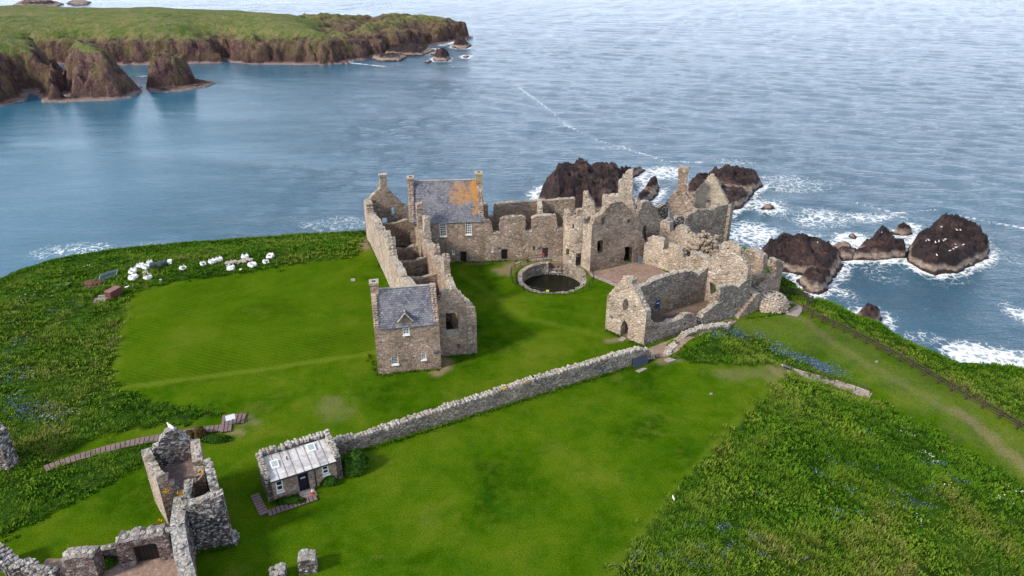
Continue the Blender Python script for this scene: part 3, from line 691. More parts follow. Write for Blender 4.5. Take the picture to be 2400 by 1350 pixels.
# ------------------------------------------------------------------ sea
def build_sea():
    x0, x1, y0, y1, st = -800, 800, 100, 1400, 1.7
    xs = np.linspace(x0, x1, int((x1 - x0) / 2.0) + 1)
    ys = [y0]
    while ys[-1] < y1: ys.append(ys[-1] + max(1.5, (ys[-1] - 100) * .0042))
    ys = np.array(ys); y1 = float(ys[-1])
    X, Y = np.meshgrid(xs, ys)
    Z = np.zeros(X.shape); r = np.random.default_rng(5)
    bay = sstep(-40, -190, X) * sstep(640, 520, Y)          # sheltered water left of the castle
    edge = np.minimum.reduce([sstep(x0, x0 + 40, X), sstep(x1, x1 - 40, X), sstep(y1, y1 - 60, Y)])
    for i in range(64):
        lam = 4.5 * (5.5 ** r.random()); th = math.radians(-104) + r.normal(0, .42)
        kx, ky = math.cos(th) * 2 * math.pi / lam, math.sin(th) * 2 * math.pi / lam
        ph = X * kx + Y * ky + r.random() * 6.28
        a = .0017 * lam ** .95
        Z += a * (np.sin(ph) + .25 * np.cos(2 * ph)) * (1 - .72 * bay) * np.clip(1.3 - Y * .012 / lam, 0, 1)
    Z *= edge
    # foam: breaks round the rocks, drifts out in patches, lies in a few long lines
    foam = np.zeros(X.shape)
    for O, k_, rad in [(O, 1.0, 6) for O in ROCKS]:
        cx = sum(p[0] for p in O) / len(O); cy = sum(p[1] for p in O) / len(O)
        sh = .25 if (cx < -60 and cy > 330) else 1.0
        big = np.hypot(X - cx, Y - cy) < 90
        d = np.full(X.shape, 99.0); d[big] = -sdist(X[big], Y[big], O)
        foam = np.maximum(foam, sh * (.8 * sstep(7, 0, d) + .0))
    for h in HEAD:
        d = -sdist(X, Y, h); foam = np.maximum(foam, (.12 + .5 * sstep(-170, -120, X)) * sstep(6, 0, d))
    def line(pts, w, amt):
        nonlocal foam
        d = seg_dist(X, Y, W2(pts, SEA), False) + (fbm(X * .06, Y * .06, 3, 3) - .5) * w * 1.2
        foam = np.maximum(foam, amt * sstep(w, 0, d))
    def spot(u, v, ru, rv, amt):
        nonlocal foam
        c = G(u, v, SEA); e = G(u + ru, v, SEA); f = G(u, v - rv, SEA)
        d = np.hypot((X - c.x) / max(abs(e.x - c.x), 1), (Y - c.y) / max(abs(f.y - c.y), 1)) + (fbm(X * .045, Y * .045, 8, 4) - .5) * 1.3
        foam = np.maximum(foam, amt * sstep(1.15, .25, d))
    line([(1215, 205), (1280, 250), (1330, 295), (1400, 328), (1480, 352), (1560, 378), (1640, 380)], 2.6, .62)
    line([(1060, 62), (1150, 66), (1300, 74), (1420, 84)], 4.0, .45)
    line([(820, 147), (900, 156)], 3.0, .8)
    line([(2240, 505), (2320, 518), (2400, 535), (2480, 550)], 2.4, .8); line([(1980, 470), (2100, 500), (2200, 490)], 2.5, .7)
    for s in ((1560, 400, 80, 22, .85), (1440, 345, 80, 14, .5), (1830, 430, 160, 30, .6), (1800, 485, 95, 38, .9), (1780, 545, 110, 55, .85), (1930, 515, 130, 40, .75), (2060, 510, 140, 30, .8), (1990, 560, 60, 30, .95), (2130, 530, 60, 25, .95), (1900, 560, 80, 35, .7), (1985, 690, 70, 50, .65),
              (2060, 640, 90, 45, .5), (2240, 655, 120, 30, .55), (2160, 790, 80, 35, .6), (2330, 840, 150, 55, .95), (2400, 740, 40, 50, .8), (2270, 830, 70, 40, .9), (2380, 610, 60, 30, .5), (190, 588, 130, 26, .6), (360, 575, 100, 20, .5), (1010, 470, 0, 0, 0), (1255, 455, 25, 14, .9), (800, 525, 120, 22, .5), (700, 520, 120, 30, .3),
              (330, 590, 180, 40, .35), (1060, 100, 60, 12, .9), (1000, 120, 60, 10, .7), (1060, 155, 90, 10, .45), (330, 180, 30, 5, .8), (1720, 380, 100, 20, .55), (250, 330, 120, 40, .22), (100, 450, 100, 60, .25), (550, 400, 160, 60, .2), (1500, 420, 30, 20, .9)):
        if s[4]: spot(*s[:4], s[4] * .86)
    base = .15 * sstep(-20, 130, X) + .08 * sstep(10, 70, X) * sstep(340, 250, Y)      # scattered flecks on the open, rougher side
    foam = np.clip(np.maximum(foam, base), 0, 1)
    n, m_ = X.shape; idx = np.arange(n * m_).reshape(n, m_)
    F = np.stack([idx[:-1, :-1].ravel(), idx[:-1, 1:].ravel(), idx[1:, 1:].ravel(), idx[1:, :-1].ravel()], 1)
    V = np.stack([X.ravel(), Y.ravel(), Z.ravel() + SEA], 1)
    # open sea round the fine patch, out to the horizon
    R = 6000
    ex = [(-R, -R), (R, -R), (R, R), (-R, R), (x0, y0), (x1, y0), (x1, y1), (x0, y1)]
    nb = len(V); V = np.vstack([V, [(a, b, SEA) for a, b in ex]])
    F2 = np.array([(0, 1, 5, 4), (1, 2, 6, 5), (2, 3, 7, 6), (3, 0, 4, 7)]) + nb
    F = np.vstack([F, F2])
    foam = np.concatenate([foam.ravel(), np.zeros(8)]); cal = np.concatenate([bay.ravel(), np.zeros(8)])
    m, nt, b = nmat('north sea water'); k = N(nt); p = k.pos()
    cal_ = k.attr('calm')
    w1 = k.noise(k.pos((.55, 1.7, 1)), .24, 5, .62, .3); w2 = k.noise(k.pos((.7, 1.6, 1)), 1.0, 4, .6, .3); w3 = k.noise(p, .045, 3, .5)
    deep = k.mix(k.ramp(w3, [(.35, 0.0), (.65, 1.0)]), (.014, .062, .105), (.024, .084, .135))
    deep = k.mix(k.math('MULTIPLY', cal_, .7), deep, (.022, .125, .20))
    fo = k.attr('foam')
    lace1 = k.voro(k.pos((1, 1, 1)), .22, 'DISTANCE_TO_EDGE'); wobv = k.n('ShaderNodeVectorMath', operation='ADD')
    ws = k.n('ShaderNodeVectorMath', operation='SCALE'); ws.inputs['Scale'].default_value = 9.0; k.l(k.noise(p, .17, 4, .6, col=True), ws.inputs[0]); k.l(p, wobv.inputs[0]); k.l(ws.outputs[0], wobv.inputs[1])
    vl = k.n('ShaderNodeTexVoronoi'); vl.feature = 'DISTANCE_TO_EDGE'; vl.inputs['Scale'].default_value = .34; k.l(wobv.outputs[0], vl.inputs['Vector'])
    lace = k.ramp(vl.outputs['Distance'], [(.0, 1.0), (.07, .5), (.26, .0)])
    fn = k.noise(k.pos((.8, 1.3, 1)), .40, 6, .72, 1.2)
    val = k.math('ADD', k.math('MULTIPLY', lace, .40), k.math('MULTIPLY', fn, 1.05))
    thr = k.math('SUBTRACT', 1.30, k.math('MULTIPLY', fo, .98))
    fmask = k.ramp(k.math('ADD', k.math('MULTIPLY', k.math('SUBTRACT', val, thr), 2.4), .5, True), [(.22, 0.0), (.60, .45), (1.0, .95)])
    aer = k.math('MULTIPLY', k.math('MULTIPLY', fo, fo), .5)
    col = k.mix(aer, deep, (.16, .26, .29))
    col = k.mix(fmask, col, (.78, .80, .82))
    k.l(col, b.inputs['Base Color'])
    k.l(k.math('ADD', .07, k.math('MULTIPLY', fmask, .75)), b.inputs['Roughness'])
    b.inputs['IOR'].default_value = 1.33; b.inputs['Specular IOR Level'].default_value = .5
    lane = k.ramp(k.noise(k.pos((.35, 1.0, 1)), .022, 4, .6, .6), [(.34, .45), (.62, 1.15)])        # wind lanes
    h = k.math('MULTIPLY', lane, k.math('ADD', k.math('MULTIPLY', w1, .66), k.math('MULTIPLY', w2, .38)))
    h = k.math('MULTIPLY', h, k.math('SUBTRACT', 1.0, k.math('MULTIPLY', cal_, .74)))
    bp = k.bump(h, 1.0, 1.0, b)
    o = np_mesh('sea', V, F, m, None, True, {'foam': foam, 'calm': cal})
    tag(o, 'blue grey open sea with white surf round the rocks', None, None, 'structure')
build_sea()
# ------------------------------------------------------------------ walls
class Wall:
    """a thick masonry wall: the face seen in the photo runs p0 -> p1 (left to right), thickness goes back from it"""
    def __init__(s, p0, p1, T=.9):
        s.p0 = Vector((p0[0], p0[1], 0)); s.p1 = Vector((p1[0], p1[1], 0)); s.T = T
        s.d = (s.p1 - s.p0); s.L = s.d.length; s.d.normalize(); s.n = Vector((s.d.y, -s.d.x, 0))
    def P(s, a, z, back=0.0): return s.p0 + s.d * a + Vector((0, 0, z)) - s.n * back
    def sz(s, u, v):
        a = (u - 1200) / FPX; b = (675 - v) / FPX
        dr = Vector((a, cp + b * sp, -sp + b * cp)); o = Vector((0, 0, CAMH))
        t = (s.p0 - o).dot(s.n) / dr.dot(s.n); h = o + dr * t
        return ((h - s.p0).dot(s.d), h.z)
    def px(s, pts): return [s.sz(u, v) for u, v in pts]

def _rough(pts, step, amp, closed=True):
    out = []; n = len(pts)
    for i in range(n if closed else n - 1):
        a, b = pts[i], pts[(i + 1) % n]; L = math.hypot(b[0] - a[0], b[1] - a[1]); k = max(1, int(L / step))
        for j in range(k):
            t = j / k; j_ = amp if (j or not closed) else amp * .4
            out.append((a[0] + (b[0] - a[0]) * t + random.uniform(-j_, j_), a[1] + (b[1] - a[1]) * t + random.uniform(-j_, j_)))
    if not closed: out.append(pts[-1])
    return out

def wall(parent, w, top, holes=(), z0=-.4, mat='stone', name='wall', rough=.10, caps=None, capr=(.13, .24), ext=True, label=None, step=.34, holerough=.03, capmat=None):
    """top: list of (s, z) left to right; holes: lists of (s, z)"""
    mat_ = M[mat]; T = w.T
    tp = list(top)
    if ext:
        def at_(x):
            for (xa, za), (xb, zb) in zip(tp[:-1], tp[1:]):
                if xa <= x <= xb and xb > xa: return za + (zb - za) * (x - xa) / (xb - xa)
            return tp[-1][1] if x > tp[-1][0] else tp[0][1]
        zL, z0_ = at_(w.L), at_(0.0)
        tp = ([(0.0, z0_)] if tp[0][0] < 0 else []) + [p for p in tp if 0 <= p[0] <= w.L] + ([(w.L, zL)] if tp[-1][0] > w.L else [])
        if tp[0][0] > .02: tp = [(0.0, tp[0][1])] + tp
        if tp[-1][0] < w.L - .02: tp = tp + [(w.L, tp[-1][1])]
    sA, sB = tp[0][0], tp[-1][0]
    def loop(r):
        t = _rough(tp, step, r, False) if r else tp
        return [(sA, z0)] + [(sA, t[0][1])] + t[1:-1] + [(sB, t[-1][1]), (sB, z0)]
    st = random.getstate(); A = loop(rough); random.setstate(st)
    B = loop(rough)
    if rough:
        B = [B[0]] + [(x + random.uniform(-rough, rough), z + random.uniform(-.16, .12)) if 1 < i < len(B) - 2 else (x, z) for i, (x, z) in enumerate(B[1:-1], 1)] + [B[-1]]
    HA = [_rough(h, .4, holerough) if holerough else list(h) for h in holes]
    mb = MB()
    loops = [A] + HA
    tri = tessellate_polygon([[Vector((x, z, 0)) for x, z in l] for l in loops])
    flatA = [p for l in loops for p in l]; flatB = B + [p for l in HA for p in l]
    n = len(flatA)
    mb.v = [tuple(w.P(x, z)) for x, z in flatA] + [tuple(w.P(x, z, T)) for x, z in flatB]
    for a, b, c in tri:
        A2, B2, C2 = flatA[a], flatA[b], flatA[c]
        if (B2[0] - A2[0]) * (C2[1] - A2[1]) - (B2[1] - A2[1]) * (C2[0] - A2[0]) < 0: a, c = c, a
        mb.f.append((a, b, c)); mb.f.append((n + c, n + b, n + a))
    o = 0
    for li, l in enumerate(loops):
        m_ = len(l); area = sum(l[i][0] * l[(i + 1) % m_][1] - l[(i + 1) % m_][0] * l[i][1] for i in range(m_))
        cw = (area < 0) if li == 0 else (area > 0)
        for i in range(m_):
            a, b = o + i, o + (i + 1) % m_
            f = (a, b, n + b, n + a)
            mb.f.append(f if cw else f[::-1])
        o += m_
    if caps is None: caps = rough > 0
    if caps:
        cs = MB() if capmat else mb
        for i in range(len(tp) - 1):
            (x0, za), (x1, zb) = tp[i], tp[i + 1]; L = math.hypot(x1 - x0, zb - za)
            if L < .25 or abs(x1 - x0) < .25 * L: continue
            k = max(1, int(L / (capr[1] * 1.75)))
            for j in range(k):
                t = (j + .5) / k
                rows = max(1, int(T / (capr[1] * 2.1)))
                for rr in range(rows):
                    if random.random() < .14: continue
                    r = random.uniform(*capr)
                    c = w.P(x0 + (x1 - x0) * t + random.uniform(-.1, .1), za + (zb - za) * t - r * .25, (rr + .5) / rows * T + random.uniform(-.06, .06))
                    cs.stone(c, r * 1.2, r, r * .75, random.random() * 3)
        if capmat and cs.v: cs.build('coping', M[capmat], parent)['kind'] = 'stuff'
    ob = mb.build(name, mat_, parent)
    if label: ob['label'] = label
    return ob

def pane_window(parent, w, rect, cols, rows, back=.10, bar=.05, frame=.10, sill=True, mat='white', name='window'):
    """rect: (s0, z0, s1, z1) on the wall face"""
    s0, z0, s1, z1 = rect; mb = MB()
    def bx(a0, a1, b0, b1, d0, d1): mb.obox(w.P(a0, b0, d1), w.d * (a1 - a0), w.n * (d1 - d0), (0, 0, b1 - b0))
    bx(s0, s0 + frame, z0, z1, back - .06, back + .02); bx(s1 - frame, s1, z0, z1, back - .06, back + .02)
    bx(s0 + frame, s1 - frame, z1 - frame, z1, back - .058, back + .018); bx(s0 + frame, s1 - frame, z0, z0 + frame, back - .058, back + .018)
    for i in range(1, cols):
        x = s0 + frame + (s1 - s0 - 2 * frame) * i / cols; bx(x - bar / 2, x + bar / 2, z0 + frame, z1 - frame, back - .04, back + .01)
    for i in range(1, rows):
        z = z0 + frame + (z1 - z0 - 2 * frame) * i / rows; bx(s0 + frame, s1 - frame, z - bar / 2, z + bar / 2, back - .036, back + .006)
    f = mb.build(name, M[mat], parent)
    g = MB(); g.obox(w.P(s0 + .01, z0 + .01, back + .08), w.d * (s1 - s0 - .02), w.n * .03, (0, 0, z1 - z0 - .02)); g.build('pane', M['glass'], f)
    if sill:
        g = MB(); g.obox(w.P(s0 - .06, z0 - .10, -.02), w.d * (s1 - s0 + .12), w.n * -.16 * -1, (0, 0, .10)); g.build('sill', M[mat], f)
    return f

def rect(w, pts):
    """bounding (s0, z0, s1, z1) of traced corners"""
    p = w.px(pts); return (min(x for x, z in p), min(z for x, z in p), max(x for x, z in p), max(z for x, z in p))
def rp(r): return [(r[0], r[1]), (r[2], r[1]), (r[2], r[3]), (r[0], r[3])]

def plank_door(parent, w, r, back=.25, mat='door', n=5, name='door'):
    mb = MB(); s0, z0, s1, z1 = r; wd = (s1 - s0) / n
    for i in range(n): mb.obox(w.P(s0 + i * wd + .01, z0, back + random.uniform(0, .015)), w.d * (wd - .02), w.n * -.06, (0, 0, z1 - z0 - .02))
    d = mb.build(name, M[mat], parent)
    return d

def slab_roof(parent, e0, e1, r0, r1, mat, name='roof', th=.14, over=.12):
    """one slope: eave e0-e1, ridge r0-r1 (left to right as seen from outside)"""
    e0, e1, r0, r1 = map(Vector, (e0, e1, r0, r1)); nrm = (e1 - e0).cross(r0 - e0).normalized()
    e0 = e0 + (e0 - r0).normalized() * over; e1 = e1 + (e1 - r1).normalized() * over
    mb = MB(); W_ = (e1 - e0).length; H_ = (r0 - e0).length
    nu, nv = max(2, int(W_ / 1.2)), max(2, int(H_ / 1.2))
    g = {}
    for i in range(nu + 1):
        for j in range(nv + 1):
            p = e0.lerp(e1, i / nu).lerp(r0.lerp(r1, i / nu), j / nv)
            sag = random.uniform(-.025, .025) if 0 < i < nu and 0 < j < nv else 0
            g[i, j] = p + nrm * (th + sag)
    for i in range(nu):
        for j in range(nv):
            mb.face([g[i, j], g[i + 1, j], g[i + 1, j + 1], g[i, j + 1]], [(W_ * a / nu, H_ * b / nv) for a, b in ((i, j), (i + 1, j), (i + 1, j + 1), (i, j + 1))])
    E0, E1, R0, R1 = g[0, 0], g[nu, 0], g[0, nv], g[nu, nv]; dn = nrm * -th
    for a, b in ((E0, E1), (E1, R1), (R1, R0), (R0, E0)):
        mb.face([a, a + dn, b + dn, b], [(0, 0), (0, th), (.3, th), (.3, 0)])
    mb.face([E0 + dn, R0 + dn, R1 + dn, E1 + dn], [(0, 0), (0, 1), (1, 1), (1, 0)])
    return mb.build(name, M[mat], parent)

def chimney(parent, c, sx, sy, h, rz, mat='house', name='chimney', cap=.10):
    mb = MB(); mb.box(c, sx, sy, h - .22, rz, .015); mb.box((c[0], c[1], c[2] + h - .22), sx + 2 * cap, sy + 2 * cap, .22, rz, .02)
    o = mb.build(name, M[mat], parent)
    k = MB(); k.box((c[0], c[1], c[2] + h - .02), sx * .45, sy * .35, .04, rz); k.build('flue', M['dark'], o)
    return o

def X3(p, z): return Vector((p[0], p[1], z))
V2 = lambda p: Vector((p[0], p[1]))

# ================================================================== small slate roofed house
Z4 = lambda pts: q(820, 580, 4.218, pts)
def small_house():
    FL, FR = V2(G(887, 878)), V2(G(1034.5, 863)); d = (FR - FL).normalized(); pn = Vector((-d.y, d.x)); 
    dep = (Vector((-.20, 1)).normalized()) * 4.7
    BL, BR = FL + dep, FR + dep
    t = thing('stone_house', 'small square stone house with grey slate roof and one dormer on the lawn', 'house', (*((FL + FR) / 2), 0))
    w = Wall(FL, FR, .7)
    ez = w.sz(*Z4([(262, 818)])[0])[1]; ez2 = w.sz(*Z4([(848, 742)])[0])[1]; ze = (ez + ez2) / 2
    top = [(0, ze), (w.L, ze)]
    wins = [Z4([(522, 755), (583, 755), (585, 858), (525, 858)]), Z4([(415, 1083), (476, 1083), (476, 1152), (415, 1152)]), Z4([(708, 1050), (752, 1050), (752, 1106), (708, 1106)])]
    R = [rect(w, k) for k in wins]
    dm = (R[0][0] - .35, R[0][2] + .35, R[0][3] + .35, R[0][3] + 1.25)     # dormer face
    prof = [(0, ze), (dm[0], ze), (dm[0], dm[2]), ((dm[0] + dm[1]) / 2, dm[3]), (dm[1], dm[2]), (dm[1], ze), (w.L, ze)]
    wall(t, w, prof, [rp(r) for r in R], -.5, 'house', 'front_wall', 0, False, holerough=0)
    pane_window(t, w, R[0], 3, 4); pane_window(t, w, R[1], 4, 4, bar=.018, frame=.075); pane_window(t, w, R[2], 4, 4, bar=.018, frame=.075)
    # gables: coped skews rise above the slates
    zr = hv(((FL + BL) / 2).y, 682) ; mid = .5
    for (a, b, nm) in ((BL, FL, 'gable_wall'), (FR, BR, 'gable_wall')):
        g = Wall(a, b, .6); off = g.n * .004
        g.p0 += off; g.p1 += off
        L = g.L; pr = [(0, ze + .25), (L * .5 - .3, zr + .22), (L * .5 + .3, zr + .22), (L, ze + .25)]
        if nm: wall(t, g, pr, [], -.5, 'house', nm, .035, True, (.10, .14), step=.3)
    bk = Wall(BR, BL, .6); wall(t, bk, [(0.05, ze), (bk.L - .05, ze)], [], -.5, 'house', 'rear_wall', 0, False, ext=False)
    i = .45
    u = V2(d) * i
    ml, mr = (FL + BL) / 2 + u, (FR + BR) / 2 - u
    slab_roof(t, X3(FL + u, ze), X3(FR - u, ze), X3(ml, zr), X3(mr, zr), 'slate')
    slab_roof(t, X3(BR - u, ze), X3(BL + u, ze), X3(mr, zr), X3(ml, zr), 'slate')
    mb = MB(); mb.tube([X3(ml, zr + .16), X3(mr, zr + .16)], .13, 6); mb.build('ridge_coping', M['cap'], t)
    gm = (FL + BL) / 2 + V2(d) * .42
    chimney(t, X3(gm, zr - .5), .85, 1.0, 1.65, math.atan2(d.y, d.x), 'house')
    # dormer roof running back into the slates
    mid_s = (dm[0] + dm[1]) / 2; k = MB()
    slope = (zr - ze) / (dep.length / 2)
    def back_to(z): return max(.1, (z - ze) / slope)
    for sgn in (-1, 1):
        s_e = mid_s + sgn * ((dm[1] - dm[0]) / 2 + .14)
        a, b2 = w.P(s_e, dm[2] - .10, -.16), w.P(mid_s, dm[3] + .06, -.16)
        c2, e2 = w.P(mid_s, dm[3] + .06, back_to(dm[3]) + .2), w.P(s_e, dm[2] - .10, back_to(dm[2]) + .1)
        up = Vector((0, 0, .09)); P_ = [a, b2, c2, e2]
        if sgn > 0: P_ = P_[::-1]
        k.face([p + up for p in P_]); k.face([p for p in P_[::-1]])
        for x, y in ((0, 1), (1, 2), (2, 3), (3, 0)): k.face([P_[x], P_[y], P_[y] + up, P_[x] + up])
    dr = k.build('dormer_roof', M['slate'], t)
    for sgn, s_ in ((-1, dm[0]), (1, dm[1])):
        c = MB(); c.obox(w.P(s_ - (.16 if sgn > 0 else 0), ze - .2, .705), w.d * .16, w.n * -back_to(dm[2]), (0, 0, dm[2] - ze + .2)); c.build('dormer_cheek', M['house'], t)
    cp_ = MB()
    for sgn in (-1, 1):
        a, b2 = w.P(mid_s + sgn * ((dm[1] - dm[0]) / 2 + .14), dm[2] + .0, -.22), w.P(mid_s, dm[3] + .16, -.22); cp_.tube([a, b2], .09, 5)
    cp_.stone(w.P(mid_s, dm[3] + .42, -.2), .11, .11, .2); cp_.build('dormer_skew', M['cap'], t)
    return t, w
HOUSE, HW = small_house()

def sign_board(label, w, px, mat='sign', name='sign_board', group=None, off=.05):
    r = rect(w, px); c = w.P((r[0] + r[2]) / 2, r[1], -off)
    t = thing(name, label, 'sign', c, group)
    mb = MB(); mb.obox(w.P(r[0], r[1], -off), w.d * (r[2] - r[0]), w.n * .03, (0, 0, r[3] - r[1])); b = mb.build('panel', M[mat], t)
    g = MB(); h = r[3] - r[1]
    for k in range(1):
        l = random.uniform(.55, .75) * (r[2] - r[0]); g.obox(w.P(r[0] + (r[2] - r[0]) * .12, r[1] + h * .55, -off - .034), w.d * l, w.n * .004, (0, 0, h * .14))
    g.build('lettering', M['signpale'], b)
    return t
sign_board('small blue sign near the right corner of the slate roofed house', HW, Z4([(834, 1020), (873, 1020), (873, 1042), (834, 1042)]))

# ================================================================== west range (roofless, two long walls)
Z1 = lambda pts: q(840, 380, 4.286, pts)
Z3 = lambda pts: q(880, 540, 8.4375, pts)
Z2 = lambda pts: q(850, 400, 8.436, pts)
def west_range():
    t = thing('ruined_range', 'long roofless range of two parallel rubble walls behind the slate roofed house', 'ruin', (-13, 88, 0))
    far, near = Vector((-23.4, 108.6)), Vector((-11.0, 73.6))
    w = Wall(far, near, 1.0)
    top = w.px(Z1([(80, 425), (92, 520), (130, 560), (165, 600), (190, 640), (192, 690), (245, 700), (290, 745)]) + Z3([(30, 40), (140, 240), (160, 300), (250, 420), (290, 560), (310, 625), (360, 640), (460, 850), (480, 950), (540, 960), (640, 1080)])) 
    top = [(max(0, s_), z) for s_, z in top]; top.sort(key=lambda p: p[0])
    top.append((w.L, 5.4))
    wall(t, w, top, [], -1.5, 'pale', 'outer_wall', .12, capmat='cap', label='sunlit outer wall of the roofless range')
    # courtyard wall with its tall leftovers between the lost dormers
    cn = Vector((-5.15, 72.75)); cf = Vector((-14.2, 98.6)); c = Wall(cf, cn, 1.0)
    top = c.px(Z1([(530, 600), (560, 650), (600, 690), (650, 740), (665, 800), (700, 850), (740, 930), (790, 1000), (815, 1080), (850, 1130), (880, 1210), (905, 1270)]))
    top.sort(key=lambda p: p[0]); top = [(max(0, a), z) for a, z in top if a < c.L - .5] + [(c.L, 6.2)]
    wall(t, c, top, [], -.6, 'stone', 'courtyard_wall', .13, capmat='cap', label='inner wall of the roofless range with jagged top')
    for (px, py, yy, wd, mat) in (((975, 987), 478, 97.3, .9, 'stone'), ((992, 1012), 510, 93.4, 1.1, 'pale'), ((1019, 1038), 578, 88.6, 1.1, 'stone'), ((1044, 1063), 600, 83.6, 1.0, 'stone')):
        u = (px[0] + px[1]) / 2; zt = hv(yy, py)
        pc = c.p0 + c.d * ((c.p0.y - yy) / -c.d.y) - c.n * .6
        mb = MB(); n_ = 7; zb = 2.0
        for k in range(n_):
            z0 = zb + (zt - zb) * k / n_; mb.box((pc.x + random.uniform(-.04, .04), pc.y, z0), .86 + random.uniform(-.06, .05), wd + random.uniform(-.06, .06), (zt - zb) / n_, math.atan2(c.n.y, c.n.x), .05)
        for k in range(7): mb.stone((pc.x + random.uniform(-.35, .35), pc.y + random.uniform(-.4, .4), zt + random.uniform(-.05, .12)), .2, .17, .14, random.random() * 3)
        mb.build('wall_pier', M[mat], t)
    # near gable beside the house
    A = G(1036, 836); B = G(1116.5, 828); dd = (V2(B) - V2(A)).normalized()
    g = Wall(V2(B) - dd * 7.0, V2(B), .9)
    top = g.px(Z4([(780, 620), (820, 580), (880, 520), (905, 470), (960, 440), (1000, 410), (1040, 440), (1100, 500), (1150, 570), (1205, 620), (1250, 655)]))
    hs = [g.px(Z4([(945, 652), (1072, 645), (1076, 835), (955, 850)])), g.px(Z4([(1058, 958), (1092, 956), (1092, 1003), (1058, 1006)]))]
    wall(t, g, [(0, top[0][1])] + top, hs, -.5, 'house', 'gable_wall', .10, ext=False)
    mb = MB(); r = rect(g, Z4([(950, 850), (1078, 838)])); mb.obox(g.P(r[0], r[1] - .1, .55), g.d * (r[2] - r[0]), g.n * .62, (0, 0, .16), .03); mb.build('sill', M['cap'], t)
    # far gable with a chimney
    fd = Vector((.95, .31)).normalized(); f = Wall(far + fd * .0, far + fd * 6.9, .9)
    top = f.px(Z2([(65, 655), (110, 600), (200, 500), (300, 390), (345, 350), (350, 180), (370, 110), (440, 105), (478, 160), (480, 340), (560, 440), (660, 540), (760, 640), (825, 700)]))
    hs = [f.px(Z2([(570, 730), (645, 725), (650, 890), (570, 895)])), f.px(Z2([(180, 830), (275, 820), (290, 935), (190, 950)])), f.px(Z2([(385, 935), (500, 935), (500, 1060), (385, 1070)]))]
    wall(t, f, top, hs, -2.0, 'stone', 'far_gable', .05, True, (.10, .16))
    chh = MB(); chx = f.px(Z2([(340, 110), (478, 110), (478, 175), (340, 175)])); r = (min(p[0] for p in chx), max(p[0] for p in chx)); zt = max(p[1] for p in chx)
    chh.obox(f.P(r[0] - .1, zt - .1, .98), f.d * (r[1] - r[0] + .2), f.n * 1.06, (0, 0, .3), .03); chh.build('chimney_cap', M['cap'], t)
    # cross walls between the lodgings
    for yy, v, hgt in ((103.5, 531, None), (95.2, 590, None), (90.4, 621, None), (84.6, 660, None), (79, 690, 2.4)):
        a = w.p0 + w.d * ((w.p0.y - yy) / -w.d.y) - w.n * .9
        x = Wall((a.x, a.y), (a.x + fd.x * 6.0, a.y + fd.y * 6.0), .7)
        z = hgt or hv(yy, v)
        wall(t, x, [(0, z + .6), (1.2, z + .1), (2.6, z), (4, z + .25), (x.L, z + .5)], [], -.5, 'stone', 'cross_wall', .13)
    return t
west_range()
sheet('range_floor', [(-21.8, 107.5), (-10.6, 74.2), (-5.4, 73.8), (-13.4, 97.6), (-17, 109)], M['dark'], .06, 'dark earth floor of the roofless range')

